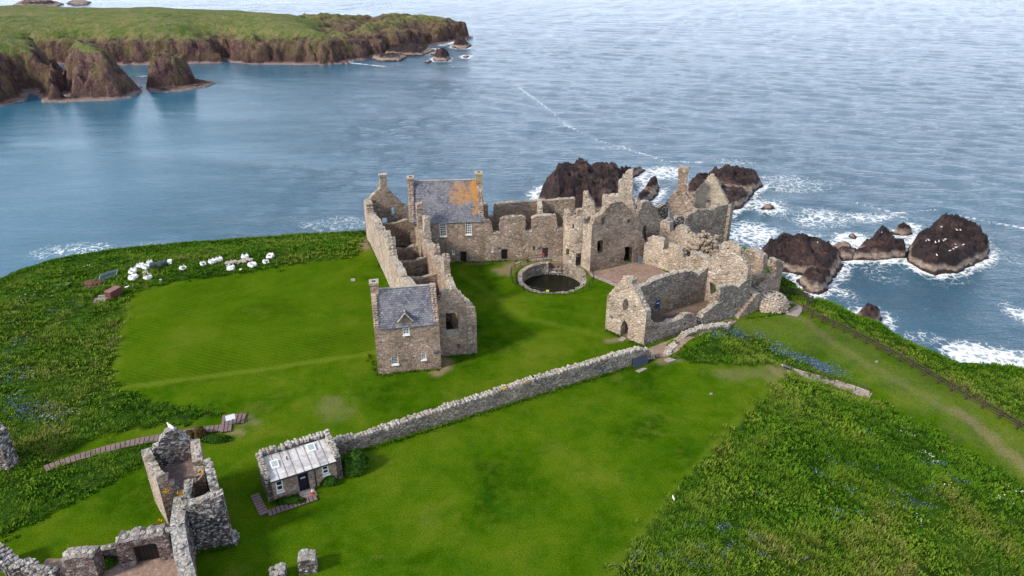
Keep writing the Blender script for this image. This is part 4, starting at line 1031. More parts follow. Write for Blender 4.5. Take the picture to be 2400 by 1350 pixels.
# ================================================================== slate roofed hall and the broken north range
def hall():
    d = Vector((.995, .10)).normalized(); pn = Vector((-d.y, d.x)); N0 = Vector((-14.9, 98.35)); L = 10.85; dep = 6.5
    t = thing('slate_roofed_hall', 'two storey hall with orange lichen on its grey slate roof', 'building', (-9.5, 98.8, 0))
    w = Wall(N0, N0 + d * L, .9); ze = 6.35
    wr = [rect(w, Z1(p)) for p in ([(817, 617), (882, 617), (885, 742), (820, 742)], [(1074, 602), (1134, 602), (1137, 726), (1077, 726)])]
    dr = rect(w, Z1([(1025, 900), (1086, 900), (1088, 998), (1027, 998)])); dr = (dr[0], dr[1] - .05, dr[2], dr[3])
    sm = rect(w, Z1([(945, 880), (963, 880), (963, 922), (945, 922)])); sl = rect(w, Z1([(1208, 668), (1220, 668), (1220, 708), (1208, 708)]))
    wall(t, w, [(0, ze), (w.L, ze)], [rp(r) for r in wr + [dr, sm, sl]], -.7, 'stone', 'front_wall', 0, False, holerough=0)
    for r in wr: pane_window(t, w, r, 3, 5, bar=.06)
    plank_door(t, w, dr); pane_window(t, w, sm, 1, 2, frame=.08)
    zr = 11.55; BL, BR = N0 + pn * dep, N0 + d * L + pn * dep; F0, F1 = N0, N0 + d * L
    for a, b in ((BL, F0), (F1, BR)):
        g = Wall(a, b, .8); g.p0 += g.n * .004; g.p1 += g.n * .004
        wall(t, g, [(0, ze + .2), (g.L * .5 - .45, zr + .25), (g.L * .5 + .45, zr + .25), (g.L, ze + .2)], [], -3, 'house', 'gable_wall', .03, True, (.10, .15), label='sunlit gable of the hall' if a == BL else None)
    bk = Wall(BR, BL, .8); wall(t, bk, [(.05, ze), (bk.L - .05, ze)], [], -3, 'stone', 'rear_wall', 0, False, ext=False)
    i = d * .62; ml, mr = (F0 + BL) / 2 + i, (F1 + BR) / 2 - i
    slab_roof(t, X3(F0 + i, ze), X3(F1 - d * .2, ze), X3(ml, zr), X3(mr, zr), 'slatelich')
    slab_roof(t, X3(F1 - i, ze) + X3(pn * dep, 0), X3(F0 + i, ze) + X3(pn * dep, 0), X3(mr, zr), X3(ml, zr), 'slate')
    mb = MB(); mb.tube([X3(ml, zr + .16), X3(mr, zr + .16)], .13, 6); mb.build('ridge_coping', M['cap'], t)
    a = math.atan2(d.y, d.x)
    chimney(t, X3((F0 + BL) / 2 + d * .45, zr - .9), .85, 1.3, 1.75, a, 'house'); chimney(t, X3((F1 + BR) / 2 - d * .45, zr - 1.6), .9, 1.3, 2.85, a, 'ochre')
    # ------------------ broken range east of it
    t2 = thing('roofless_north_range', 'roofless range with tall window gaps between the slate roofed hall and the round stair turret', 'ruin', (3, 100, 0))
    e0 = N0 + d * (L + .01); e1 = N0 + d * 22.9
    x = Wall(e0, e1, .9)
    top = x.px(Z1([(1262, 575), (1320, 590), (1345, 630), (1352, 706), (1420, 704), (1420, 585), (1450, 562), (1540, 550), (1640, 540), (1678, 565), (1682, 694), (1738, 690), (1740, 570), (1790, 548), (1900, 540), (1985, 530), (1998, 670), (2058, 668), (2068, 560)]))
    d2 = rect(x, Z1([(1435, 876), (1500, 876), (1500, 978), (1437, 980)])); d3 = rect(x, Z1([(1847, 863), (1911, 863), (1908, 975), (1845, 978)]))
    s2 = rect(x, Z1([(1338, 850), (1352, 850), (1352, 898), (1338, 898)])); s3 = rect(x, Z1([(1753, 848), (1775, 848), (1775, 886), (1753, 886)]))
    wall(t2, x, top, [rp(r) for r in (d2, d3, s2, s3)], -.8, 'stone', 'front_wall', .07, True, holerough=.02)
    plank_door(t2, x, d2, .3); pane_window(t2, x, s2, 1, 3, frame=.07)
    for p in ([(1352, 715), (1420, 712)], [(1680, 702), (1742, 697)], [(1996, 682), (2060, 678)]):
        mb = MB(); r = x.px(Z1(p)); mb.obox(x.P(r[0][0], r[0][1] - .08, .5), x.d * (r[1][0] - r[0][0]), x.n * .56, (0, 0, .12), .02)
        mb.build('sill', M['cap'], t2)
    y = Wall(e0 + pn * 6.4 - d * .4, e1 + pn * 6.4 + d * 2.6, .9)
    top = y.px(Z1([(1262, 425), (1300, 420), (1305, 548), (1358, 552), (1364, 425), (1500, 412), (1700, 400), (1930, 385), (2000, 380), (2120, 372), (2260, 358)]))
    wall(t2, y, top, [], -4, 'stone', 'rear_wall', .05, True)
    v = Wall(V2(y.P(9.55, 0, -3.2)), V2(y.P(9.75, 0, -.02)), .7); 
    wall(t2, v, [(0, 5.6), (1.2, 6.7), (v.L, 7.2)], [], -.5, 'pale', 'cross_wall', .1)
    sheet('north_range_floor', [tuple(e0 + pn * .8), tuple(e1 + pn * .8), tuple(e1 + pn * 6.5), tuple(e0 + pn * 6.5)], M['floor'], .08, 'bare floor of the roofless range')
    for k, (wl, p, lab) in enumerate(((x, [(1393, 852), (1425, 852), (1425, 867), (1393, 867)], 'little blue sign beside the middle dark door of the north range'), (x, [(1800, 850), (1830, 850), (1830, 864), (1800, 864)], 'little blue sign left of the open doorway near the turret'))):
        sign_board(lab, wl, Z1(p))
M['ochre'] = stone_mat('ochre lichened stone', [(.26, .19, .09), (.34, .27, .15), (.30, .22, .10), (.38, .31, .2)], (.33, .28, .2), 2.1, .12, .2, .2, .6, 2.4)
hall()

# ================================================================== turret, gabled block, east range
ZB = lambda pts: q(1300, 380, 4.286, pts)
ZC = lambda pts: q(1380, 560, 4.286, pts)
ZN = lambda pts: q(1480, 380, 9.642, pts)
ZR = lambda pts: q(1440, 480, 8.436, pts)
def ring_wall(parent, c, r, T, a0, a1, zf, z0, mat, name, holes=(), caps=True, seg=.35, capr=(.12, .2)):
    """curved wall: angles in degrees, zf(angle) gives the top; holes: (a0, a1, z0, z1)"""
    mb = MB(); angs = set()
    n = max(6, int(abs(a1 - a0) * math.pi / 180 * r / seg))
    for i in range(n + 1): angs.add(round(a0 + (a1 - a0) * i / n, 2))
    for h in holes: angs.add(h[0]); angs.add(h[1])
    angs = sorted(angs)
    pt = lambda a, rr, z: Vector((c[0] + rr * math.cos(math.radians(a)), c[1] + rr * math.sin(math.radians(a)), z))
    tz = {a: zf(a) + random.uniform(-.08, .08) for a in angs}
    def seg_box(a, b, za, zb0, zb1):
        P = [pt(a, r - T, za), pt(b, r - T, za), pt(b, r, za), pt(a, r, za), pt(a, r - T, zb0), pt(b, r - T, zb1), pt(b, r, zb1), pt(a, r, zb0)]
        i = mb.add(P)
        for f in ((0, 1, 2, 3), (7, 6, 5, 4), (3, 2, 6, 7), (1, 0, 4, 5), (0, 3, 7, 4), (2, 1, 5, 6)): mb.f.append(tuple(i + k for k in f)[::-1])
    for a, b in zip(angs[:-1], angs[1:]):
        m_ = (a + b) / 2; hs = [h for h in holes if h[0] <= m_ <= h[1]]
        if hs:
            h = hs[0]
            if h[2] > z0 + .01: seg_box(a, b, z0, h[2], h[2])
            zz = h[3]
            if len(hs) > 1: seg_box(a, b, zz, hs[1][2], hs[1][2]); zz = hs[1][3]
            seg_box(a, b, zz, tz[a], tz[b])
        else: seg_box(a, b, z0, tz[a], tz[b])
        if caps:
            for rr in np.arange(.2, T, .36):
                s_ = random.uniform(*capr); p = pt(m_ + random.uniform(-1, 1), r - rr, (tz[a] + tz[b]) / 2); mb.stone((p.x, p.y, p.z - .02), s_ * 1.2, s_, s_ * .7, random.random() * 3)
    return mb.build(name, M[mat], parent)

def block():
    tt = thing('stair_turret', 'round stair turret between the roofless north range and the gabled block', 'turret', (9.6, 99.2, 0))
    c = (9.75, 99.5); r = 2.15
    zt = hv(98.0, 508)
    def ang(u, y=97.6): return math.degrees(math.acos(max(-1, min(1, (atY(u, 560, y).x - c[0]) / r)))) * -1
    hs = [(ang(1329), ang(1335.5), hv(98, 598.5), hv(98, 583)), (ang(1351), ang(1367), -.3, hv(97.6, 592)), (ang(1340), ang(1344), hv(98, 534), hv(98, 523))]
    hs = [(min(a, b), max(a, b), z0, z1) for a, b, z0, z1 in hs]
    ring_wall(tt, c, r, .7, -185, 95, lambda a: zt + (.5 if a < -150 else 0) + .12 * math.sin(a * .2), -.6, 'pale', 'wall', hs)
    t = thing('gabled_block', 'tall roofless gabled block with a broken doorway behind the gravel court', 'ruin', (15.5, 97.6, 0))
    B0, B1 = V2(G(1382, 637)), Vector((19.75, 99.5))
    w = Wall(B0, B1, 1.0)
    top = w.px(ZB([(372, 640), (390, 600), (405, 560), (440, 540), (480, 515), (520, 470), (560, 425), (600, 400), (640, 392), (690, 410), (720, 440), (760, 480), (800, 530), (830, 575), (862, 610), (875, 700), (888, 790)]))
    hs = [w.px(ZB([(430, 790), (490, 788), (489, 912), (428, 922)])), w.px(ZB([(706, 852), (785, 850), (783, 1008), (712, 1016), (690, 985), (705, 930)])), w.px(ZB([(465, 558), (503, 556), (503, 628), (465, 632)])), w.px(ZB([(728, 574), (763, 570), (763, 610), (728, 614)]))]
    wall(t, w, top, hs, -.6, 'stone', 'front_gable', .10, holerough=.06)
    # lit return towards the turret
    a = V2(w.P(0, 0)); nb = Vector((-w.d.y, w.d.x))
    l = Wall(a + Vector((-1.15, 2.0)), a + Vector((-.02, .04)), .8)
    wall(t, l, [(0, 6.6), (l.L, top[0][1])], [], -.6, 'pale', 'side_wall', .06)
    r_ = Wall(V2(w.P(w.L, 0, .02)), V2(w.P(w.L, 0, 7.5)), .9)
    wall(t, r_, [(0, top[-1][1]), (3, 5.2), (r_.L, 4.6)], [], -.6, 'stone', 'side_wall', .14)
    b = Wall(V2(w.P(-.6, 0, 6.6)), V2(w.P(w.L, 0, 6.6)), .9)
    wall(t, b, [(0, 5.5), (3, 6.2), (5, 6.0), (b.L, 5.0)], [], -2, 'stone', 'rear_wall', .14)
    fl = MB(); fl.obox(w.P(.1, 3.9, 6.6), w.d * (w.L - .2), w.n * 5.55, (0, 0, .25), .02); fl.build('upper_floor', M['mossfloor'], t)
    # tall broken stack and fin behind the gable
    s1 = thing('broken_chimney_stack', 'tall jagged chimney stack rising behind the gabled block', 'ruin', (17, 103.5, 0))
    x = Wall(V2(atY(1449, 480, 103)), V2(atY(1449, 480, 103)) + Vector((2.9, -.6)), 1.3)
    wall(s1, x, x.px(ZB([(478, 350), (640, 335), (636, 210), (672, 180), (680, 145), (720, 135), (735, 92), (785, 95), (784, 260), (778, 360), (800, 440), (812, 520)])), [], -1, 'pale', 'wall', .09, ext=False)
    s2 = thing('broken_wall_fin', 'pale triangular fin of broken wall standing behind the turret', 'ruin', (11.5, 104.5, 0))
    x = Wall(V2(atY(1364.5, 490, 104)), V2(atY(1364.5, 490, 104)) + Vector((1.8, -.45)), .7)
    wall(s2, x, x.px(ZB([(276, 500), (288, 305), (325, 300), (350, 350), (380, 385), (400, 440), (412, 500)])), [], -1, 'pale', 'wall', .07, ext=False)
M['mossfloor'] = gravel_mat('mossy wall head', (.10, .13, .03), (.16, .15, .07), (.24, .2, .15))
block()

def east_range():
    t = thing('ruined_east_range', 'roofless east range with sunlit broken wall and window gaps beside the gravel court', 'ruin', (23, 95, 0))
    w = Wall((19.55, 98.75), (27.6, 91.3), 1.0)
    top = w.px(ZB([(888, 812), (935, 822), (936, 760), (1000, 752), (1040, 775), (1092, 790), (1090, 880), (1130, 892), (1148, 830), (1200, 845), (1280, 870), (1300, 975), (1350, 980), (1372, 900), (1440, 930), (1530, 960), (1545, 1000), (1560, 1030)]))
    top = [p for p in top if p[0] < w.L]
    wall(t, w, top, [], -.5, 'pale', 'court_wall', .09, capmat='cap')
    dn = -w.n
    o = 5.2
    x = Wall(V2(w.P(-1.6, 0, o)), V2(w.P(w.L + .4, 0, o)), 1.0)
    top = x.px(ZR([(880, 310), (1000, 330), (1090, 340), (1100, 540), (1200, 570), (1205, 440), (1320, 430), (1440, 470), (1455, 560), (1520, 570), (1560, 640), (1600, 640), (1660, 700)]))
    wall(t, x, top, [], -.6, 'pale', 'outer_wall', .10, capmat='cap')
    f = MB(); f.obox(w.P(.2, 1.2, o - .02), w.d * (w.L - .4), w.n * (o - 1.05), (0, 0, .3), .02); f.build('upper_floor', M['floor'], t)
    # leaning shaded gable fragment
    g = thing('shaded_gable_fragment', 'grey pointed gable fragment right of the gabled block', 'ruin', (21, 101.5, 0))
    p0 = V2(atY(1494, 520, 101.2)); x2 = Wall(p0, p0 + Vector((.90, .43)).normalized() * 4.4, .8)
    wall(g, x2, x2.px(ZB([(850, 600), (835, 545), (858, 480), (885, 405), (935, 392), (975, 410), (1005, 440), (1030, 490), (1062, 555), (1060, 640), (1045, 760)])), [x2.px(ZB([(882, 645), (920, 643), (918, 790), (905, 800)]))], -.5, 'shade', 'wall', .06, ext=False)
    # two stubs
    for i, (pp, y0, lab) in enumerate((([(1222, 330), (1225, 262), (1260, 235), (1330, 232), (1398, 250), (1410, 290), (1412, 420)], 103.2, 'square grey wall stub in front of the tall chimney gable'), ([(1085, 330), (1100, 300), (1140, 290), (1205, 310), (1215, 420)], 102.6, 'small grey wall stub left of the square one'))):
        px = ZR(pp); s = thing('wall_stub', lab, 'ruin', (*V2(atY(px[0][0], px[0][1], y0)), 0)); a = V2(atY(px[0][0], px[0][1], y0)); b2 = V2(atY(px[-1][0], px[-1][1], y0 + .9))
        x3 = Wall(a, b2, .9); wall(s, x3, x3.px(px), [], -.5, 'grey', 'wall', .05, ext=False)
    # tall chimney gable
    k = thing('chimney_gable', 'tan gable with a tall square chimney at the seaward corner', 'ruin', (25.5, 106, 0))
    a = V2(atY(1560, 480, 106.8)); x4 = Wall(a, a + Vector((.96, -.28)).normalized() * 5.6, 1.0)
    wall(k, x4, x4.px(ZN([(870, 1260), (860, 1040), (775, 960), (800, 900), (880, 810), (960, 700), (1030, 630), (1190, 640), (1215, 720), (1265, 780), (1330, 880), (1390, 970), (1430, 1050), (1490, 1080), (1440, 1150), (1350, 1170), (1280, 1220)])), [], -3, 'stone', 'wall', .07, ext=False, capr=(.08, .14))
    sc = x4.px(ZN([(1040, 640), (1190, 640), (1245, 130), (1060, 130)])); s0, s1 = sc[0][0] - .12, sc[1][0] + .25; zt = sc[3][1]; zb = sc[0][1] - 1.0
    mb = MB(); n_ = 12
    for i in range(n_): mb.obox(x4.P(s0 + random.uniform(-.02, .02), zb + (zt - zb) * i / n_, 1.35), x4.d * (s1 - s0 + random.uniform(-.03, .03)), x4.n * 1.4, (0, 0, (zt - zb) / n_), .02)
    mb.obox(x4.P(s0 - .12, zt - .55, 1.48), x4.d * (s1 - s0 + .24), x4.n * 1.64, (0, 0, .45), .03)
    mb.build('chimney', M['stone'], k)
    z5 = Wall(V2(atY(1540, 488, 108.6)), V2(atY(1568, 480, 109.3)), .8); wall(k, z5, z5.px(ZN([(560, 1060), (700, 980), (770, 940), (870, 1060)])), [], -4, 'grey', 'side_wall', .06)
    # seaward corner tower: lit inner gable with an arched window and its shaded outer wall
    e = thing('corner_tower', 'ruined corner tower with pointed gable and arched window above the surf', 'ruin', (30, 106, -2))
    a = V2(atY(1627, 455, 109.5)); x6 = Wall(a, a + Vector((.90, -.40)).normalized() * 5.9, .9)
    r0 = ZN([(1420, 720), (1460, 660), (1540, 580), (1640, 460), (1730, 360), (1810, 285), (1870, 340), (1960, 480), (2060, 690), (2140, 850), (2180, 930)])
    wall(e, x6, x6.px(ZN([(1440, 760)]) + r0), [x6.px(ZN([(1655, 1090), (1665, 860), (1690, 800), (1735, 788), (1790, 810), (1805, 860), (1790, 1000), (1720, 1000)]))], -6, 'ochregrey', 'gable_wall', .03, True, (.10, .15), ext=False)
    p0 = V2(atY(1606, 520, 103.6)); p1_ = V2(atY(1706, 480, 107.2)); x7 = Wall(p0, p1_, 1.0)
    top = x7.px(ZN([(1255, 1260), (1290, 1190), (1340, 1165), (1420, 1140), (1495, 1070), (1510, 1055), (1560, 1110), (1600, 1085), (1690, 1070), (1760, 1085), (1830, 1110), (1880, 1040), (1930, 1010), (2020, 985), (2120, 970), (2178, 955)]))
    wall(e, x7, top, [], -9, 'shade', 'outer_wall', .05, True, (.10, .16))
    x8 = Wall(V2(x7.P(x7.L - .06, 0, .35)), V2(x6.P(x6.L, 0, -.3)), .9); wall(e, x8, [(0, top[-1][1] - .25), (x8.L, top[-1][1] + .3)], [], -12, 'shade', 'side_wall', .05, False)
    # rubble mass of a fallen vault
    rb = thing('fallen_vault', 'rough hollow lump of fallen vault masonry at the end of the east range', 'ruin', (28.3, 96, 0))
    mb = MB()
    for (u, v, yy, R) in ((1650, 560, 98.2, 1.5), (1664, 566, 97.8, 1.6), (1676, 580, 97.2, 1.3), (1640, 578, 97.6, 1.1), (1683, 596, 96.6, 1.1), (1648, 595, 96.6, 1.0), (1622, 584, 96.6, .9), (1630, 600, 95.8, 1.0)):
        p = atY(u, v, yy); zz = p.z
        for j in range(34):
            dv = Vector((random.gauss(0, 1), random.gauss(0, 1), random.gauss(0, 1))).normalized() * R * random.uniform(.55, 1.0)
            r = random.uniform(.18, .42); mb.stone(p + dv - Vector((0, 0, .3)), r * 1.2, r, r * .9, random.random() * 3, .3)
        mb.box((p.x, p.y, -.5), R * 1.1, R * 1.1, max(.5, zz), random.random(), .2)
    mb.build('rubble', M['stone'], rb)
M['ochregrey'] = stone_mat('plastered ochre stone', [(.30, .25, .185), (.36, .30, .23), (.33, .28, .21), (.38, .335, .265)], (.34, .30, .21), 1.2, .15, .1, .2, .35)
east_range()

# ================================================================== chapel
def chapel():
    t = thing('roofless_chapel', 'roofless stone chapel with pointed west door and bare floor', 'chapel', (20, 80, 0))
    FL, FR = V2(G(1418, 772)), V2(G(1508, 811))
    w = Wall(FL, FR, .95)
    top = w.px(ZC([(160, 600), (190, 565), (240, 505), (280, 465), (318, 430), (332, 395), (360, 385), (400, 388), (438, 415), (432, 452), (455, 490), (480, 540), (520, 620), (550, 690), (585, 745), (600, 775)]))
    hs = [w.px(ZC([(344, 722), (338, 665), (350, 622), (374, 594), (394, 622), (398, 662), (392, 725)])), w.px(ZC([(316, 972), (320, 885), (338, 838), (360, 814), (383, 846), (394, 900), (390, 990)]))]
    hs[1] = [(s_, max(z, -.3)) if i not in (0, 6) else (s_, -.15) for i, (s_, z) in enumerate(hs[1])]
    for p in ([(285, 592), (300, 590), (298, 603), (286, 603)], [(390, 478), (402, 477), (402, 495), (391, 495)], [(460, 672), (474, 672), (474, 686), (461, 686)], [(478, 765), (492, 765), (492, 780), (479, 780)], [(226, 645), (240, 640), (240, 654), (228, 656)]): hs.append(w.px(ZC(p)))
    wall(t, w, top, hs, -.5, 'pale', 'west_gable', .07, capmat='cap')
    # bellcote stones
    FR2 = V2(G(1722, 741)); ln = (FR2 - FR).normalized()
    s = Wall(FR + ln * .03 , FR2, .85)
    top = s.px(ZC([(572, 770), (612, 790), (640, 830), (690, 868), (760, 862), (850, 830), (955, 790), (965, 765), (1000, 748), (1050, 760), (1085, 790), (1092, 868), (1138, 875), (1125, 800), (1160, 745), (1240, 690), (1290, 650), (1330, 640), (1308, 620), (1325, 495), (1350, 478), (1420, 468), (1490, 472), (1500, 490), (1540, 450), (1600, 410), (1648, 370)]))
    top = [p for p in top]; 
    hz = [s.px(ZC([(955, 870), (960, 840), (975, 835), (978, 862), (972, 880)])), s.px(ZC([(1462, 700), (1466, 650), (1478, 640), (1478, 690)]))]
    L = top[-1][0]; s.p1 = s.p0 + s.d * L; s.L = L
    wall(t, s, top, hz, -.8, 'shade', 'south_wall', .10, capmat='cap')
    E0 = FR + ln * L
    # north wall, its shaded inside faces the camera
    gd = (FR - FL)
    n = Wall(FL + ln * .9 + Vector((.35, -.35)), FL + ln * (L - .2) + Vector((.35, -.35)), .9)
    top = n.px(ZC([(470, 560), (500, 500), (560, 470), (640, 430), (720, 395), (800, 368), (900, 340), (1000, 325), (1058, 330), (1080, 392), (1130, 345), (1200, 280), (1240, 250)]))
    hn = [n.px(ZC([(740, 700), (742, 575), (775, 555), (812, 565), (815, 690)]))]
    wall(t, n, [p for p in top], hn, -.5, 'shade', 'north_wall', .10, capmat='cap')
    # the north doorway is walled up with yellowish stone
    r = hn[0]; bl = Wall(V2(n.P(min(p[0] for p in r), 0, .12)), V2(n.P(max(p[0] for p in r), 0, .12)), .5)
    wall(t, bl, [(0, max(p[1] for p in r)), (bl.L, max(p[1] for p in r))], [], -.4, 'ochre', 'blocked_doorway', 0, False)
    # east gable: its lit inside faces west
    a = FL + ln * (L - 1.2) + Vector((.2, -.25)); b2 = FR + ln * (L - .95)
    e = Wall(a + (a - b2).normalized() * .6, b2 - (b2 - a).normalized() * .05, .95)
    top = e.px(ZC([(1190, 260), (1215, 220), (1270, 170), (1328, 130), (1335, 50), (1390, 38), (1440, 42), (1500, 75), (1522, 100), (1540, 190), (1570, 250), (1600, 300), (1648, 368)]))
    he = [e.px(ZC([(1390, 90), (1408, 90), (1408, 108), (1390, 108)])), e.px(ZC([(1455, 118), (1470, 118), (1470, 132), (1455, 132)])), e.px(ZC([(1314, 265), (1332, 265), (1332, 282), (1314, 282)])), e.px(ZC([(1532, 338), (1546, 338), (1546, 355), (1532, 355)])), e.px(ZC([(1222, 560), (1215, 430), (1278, 468), (1278, 560)]))]
    wall(t, e, top, he, -.5, 'pale', 'east_gable', .08, capmat='cap')
    fl = [tuple(FL + ln * .3 + Vector((.4, -.3))), tuple(FR + ln * .3 + Vector((-.4, .4))), tuple(FR + ln * (L - 1.0) + Vector((-.4, .4))), tuple(FL + ln * (L - 1.2))]
    sheet('chapel_floor', fl, M['floor'], .10, 'bare earth floor of the roofless chapel')
    sign_board('tiny dark blue plaque left of the pointed chapel door', w, ZC([(212, 765), (238, 770), (238, 788), (212, 783)]))
    # information board hanging inside
    ib = sign_board('upright blue information board on the inner north wall of the chapel', n, ZC([(675, 622), (706, 615), (708, 680), (677, 686)]), 'infoblue')
    # outside stair
    p0 = s.sz(*ZC([(1500, 790)])[0]); st = thing('outside_stair', 'short stone stair of worn steps against the chapel south wall', 'stair', (*V2(s.P(L - 3.8, 0)), 0))
    nst = 8; sB = s.px(ZC([(1490, 790)]))[0][0]; 
    q0 = V2(G(1727, 744)); run = Vector((2.55, 1.75)); rd = run.normalized(); side_ = Vector((rd.y, -rd.x))
    H_ = 2.5; mb = MB()
    for i in range(nst):
        o = q0 + rd * (run.length * i / nst) - side_ * 1.05
        mb.obox((o.x, o.y, -.4), X3(rd * (run.length / nst + (.0 if i < nst - 1 else .7)), 0), X3(side_ * 1.3, 0), (0, 0, .4 + H_ * (i + 1) / nst), .02)
    mb.build('steps', M['stone'], st)
    return s, t, E0, ln
M['infoblue'] = simple_mat('blue information panel', (.02, .06, .17), .4, .2)
CH, CHT, CE, CLN = chapel()

def east_corner():
    # round oven mound, low wall and square tower stub
    o = thing('stone_mound', 'round domed mound of dry stones at the foot of the corner stub', 'mound', (*V2(G(1806, 722)), 0))
    c = V2(G(1806, 718)); mb = MB(); R = 2.05
    for k in range(9):
        z = .18 + k * .19; rr = R * math.sqrt(max(.05, 1 - (k / 9.4) ** 2.4))
        n = max(5, int(2 * math.pi * rr / .36))
        for j in range(n):
            a = 2 * math.pi * (j + .5 * (k % 2)) / n + random.uniform(-.05, .05); r = random.uniform(.15, .24)
            mb.stone((c.x + rr * math.cos(a), c.y + rr * math.sin(a), z), .24, r, .13, a + math.pi / 2, .2)
    for j in range(20): mb.stone((c.x + random.gauss(0, .5), c.y + random.gauss(0, .5), 1.72 + random.uniform(-.05, .1)), .24, .2, .12, random.random() * 3)
    for k in range(10): mb.box((c.x, c.y, k * .17), R * 1.72 * math.sqrt(max(.02, 1 - (k / 10) ** 2.2)), R * 1.72 * math.sqrt(max(.02, 1 - (k / 10) ** 2.2)), .17, k)
    mb.build('stones', M['pale'], o)
    t = thing('tower_stub', 'square stub of a broken tower at the path to the cliff fence', 'ruin', (*V2(G(1812, 694)), 0))
    Z6 = lambda pts: q(1640, 540, 6.135, pts)
    B = V2(G(1823, 695)); w = Wall(B - CLN * 7.6, B, 1.1)
    top = w.px(Z6([(735, 900), (800, 880), (880, 870), (950, 830), (990, 790), (1040, 680), (1085, 660), (1095, 600), (1090, 440), (1120, 418), (1150, 430), (1188, 462)]))
    wall(t, w, top, [], -.8, 'stone', 'south_wall', .08)
    x = Wall(V2(w.P(w.L - 2.1, 0, 1.12)) + Vector((-1.2, 1.2)), V2(w.P(w.L - 2.1, 0, 1.12)), 1.6)
    wall(t, x, x.px(Z6([(975, 700), (985, 450), (1060, 430), (1110, 430)])), [], -.6, 'pale', 'inner_wall', .07)
    m = thing('leaning_wall_mass', 'weathered upright wall mass between chapel east gable and tower stub', 'ruin', (33.5, 93.5, 0))
    a = V2(atY(1740, 610, 91.2)); y = Wall(a, a + Vector((.80, -.60)).normalized() * 3.2, 1.5)
    wall(m, y, y.px(Z6([(605, 640), (610, 380), (640, 300), (700, 278), (770, 290), (830, 340), (915, 380), (920, 480), (905, 620)])), [], -.6, 'stone', 'wall', .12, ext=False)
    z = thing('low_ruined_wall', 'low broken wall under the railing beside the tower stub', 'ruin', (32, 87.5, 0))
    a = V2(atY(1757, 675, 86.4)); y = Wall(a, V2(w.P(w.L - 2.3, 0, 1.6)), .8)
    wall(z, y, [(0, 1.0), (1, 1.3), (2, 1.0), (y.L, 1.9)], [], -.6, 'stone', 'wall', .14)
    sheet('stub_yard', GTp([(1764, 655), (1800, 640), (1800, 662), (1772, 672)]), M['path'], .06, 'small paved yard behind the tower stub')
east_corner()

# ================================================================== cistern
def cistern():
    t = thing('round_cistern', 'round stone cistern full of dark water in the courtyard lawn', 'cistern', (CIS[0], CIS[1], 0))
    def zf(a):
        a = a % 360
        b = -.12 + .42 * max(0, math.cos(math.radians(a - 40))) ** 1.2 + .30 * max(0, math.cos(math.radians(a - 140)))
        return b if 8 < a < 172 else -.22
    ring_wall(t, CIS, 5.0, .62, -266, 66, zf, -4.5, 'shade', 'ring_wall', (), True, .4, (.14, .22))
    st = MB()
    for i in range(4):
        st.box((CIS[0] + .72, CIS[1] + 5.1 - i * .36, -4.0), 1.9, .4, 4.0 - i * .40 - .42, math.radians(-4), .02)
    st.build('steps', M['grey'], t)
    m, nt, b = nmat('dark tank water'); b.inputs['Base Color'].default_value = (.006, .009, .004, 1); b.inputs['Roughness'].default_value = .25; b.inputs['Specular IOR Level'].default_value = .25; k = N(nt)
    k.bump(k.noise(k.pos(), 3.0, 3), .25, .03, b)
    wa = MB(); n = 40; wa.face([(CIS[0] + 4.6 * math.cos(2 * math.pi * i / n), CIS[1] + 4.6 * math.sin(2 * math.pi * i / n), -1.55) for i in range(n)]); wa.build('tank_water', m, t)
    r = thing('cistern_railing', 'black iron railing ringing the round cistern', 'railing', (CIS[0], CIS[1], 0))
    R = 5.95; gap = (68, 96); n = 24; pts = []
    A = [g for g in np.linspace(gap[1], gap[0] + 360, 61)]
    P = lambda a, z: Vector((CIS[0] + R * math.cos(math.radians(a)), CIS[1] + R * math.sin(math.radians(a)), z))
    rails = MB()
    for z in (1.05, .60): rails.tube([P(a, z) for a in A], .022, 5)
    rails.build('rails', M['iron'], r)
    for a in np.linspace(gap[1], gap[0] + 360, n):
        p = MB(); p.tube([P(a, -.1), P(a, 1.1)], .032, 6); p.build('post', M['iron'], r)
    g = MB(); g.tube([P(gap[0], 1.0), P(gap[1], 1.0)], .022, 5); g.tube([P(gap[0], .5), P(gap[1], .5)], .018, 5); g.build('gate', M['iron'], r)
    net = MB()
    for i in range(150): a = gap[1] + (gap[0] + 360 - gap[1]) * (i + .5) / 150; net.tube([P(a, .03), P(a, 1.03)], .007, 3)
    net.build('balusters', M['iron'], r)
    # lifebelt and notice
    l = thing('lifebelt_post', 'red lifebelt holder on a short post by the cistern gate', 'lifebelt', P(97.5, 0)); p = P(97.5, 0)
    a = MB(); a.tube([(p.x - .25, p.y - .1, -.1), (p.x - .25, p.y - .1, 1.0)], .05, 6); a.build('post', M['grey'], l)
    a = MB(); a.box((p.x - .25, p.y - .16, .85), .20, .10, .42, 0, .02); a.build('holder', M['red'], l)
    y = thing('warning_notice', 'small yellow notice on the cistern railing facing the lawn', 'sign', (*V2(G(1283, 687)), .3)); p = V2(G(1283, 687))
    a = MB(); a.box((p.x, p.y - .12, .25), .42, .03, .30); a.build('panel', M['yellow'], y)
cistern()
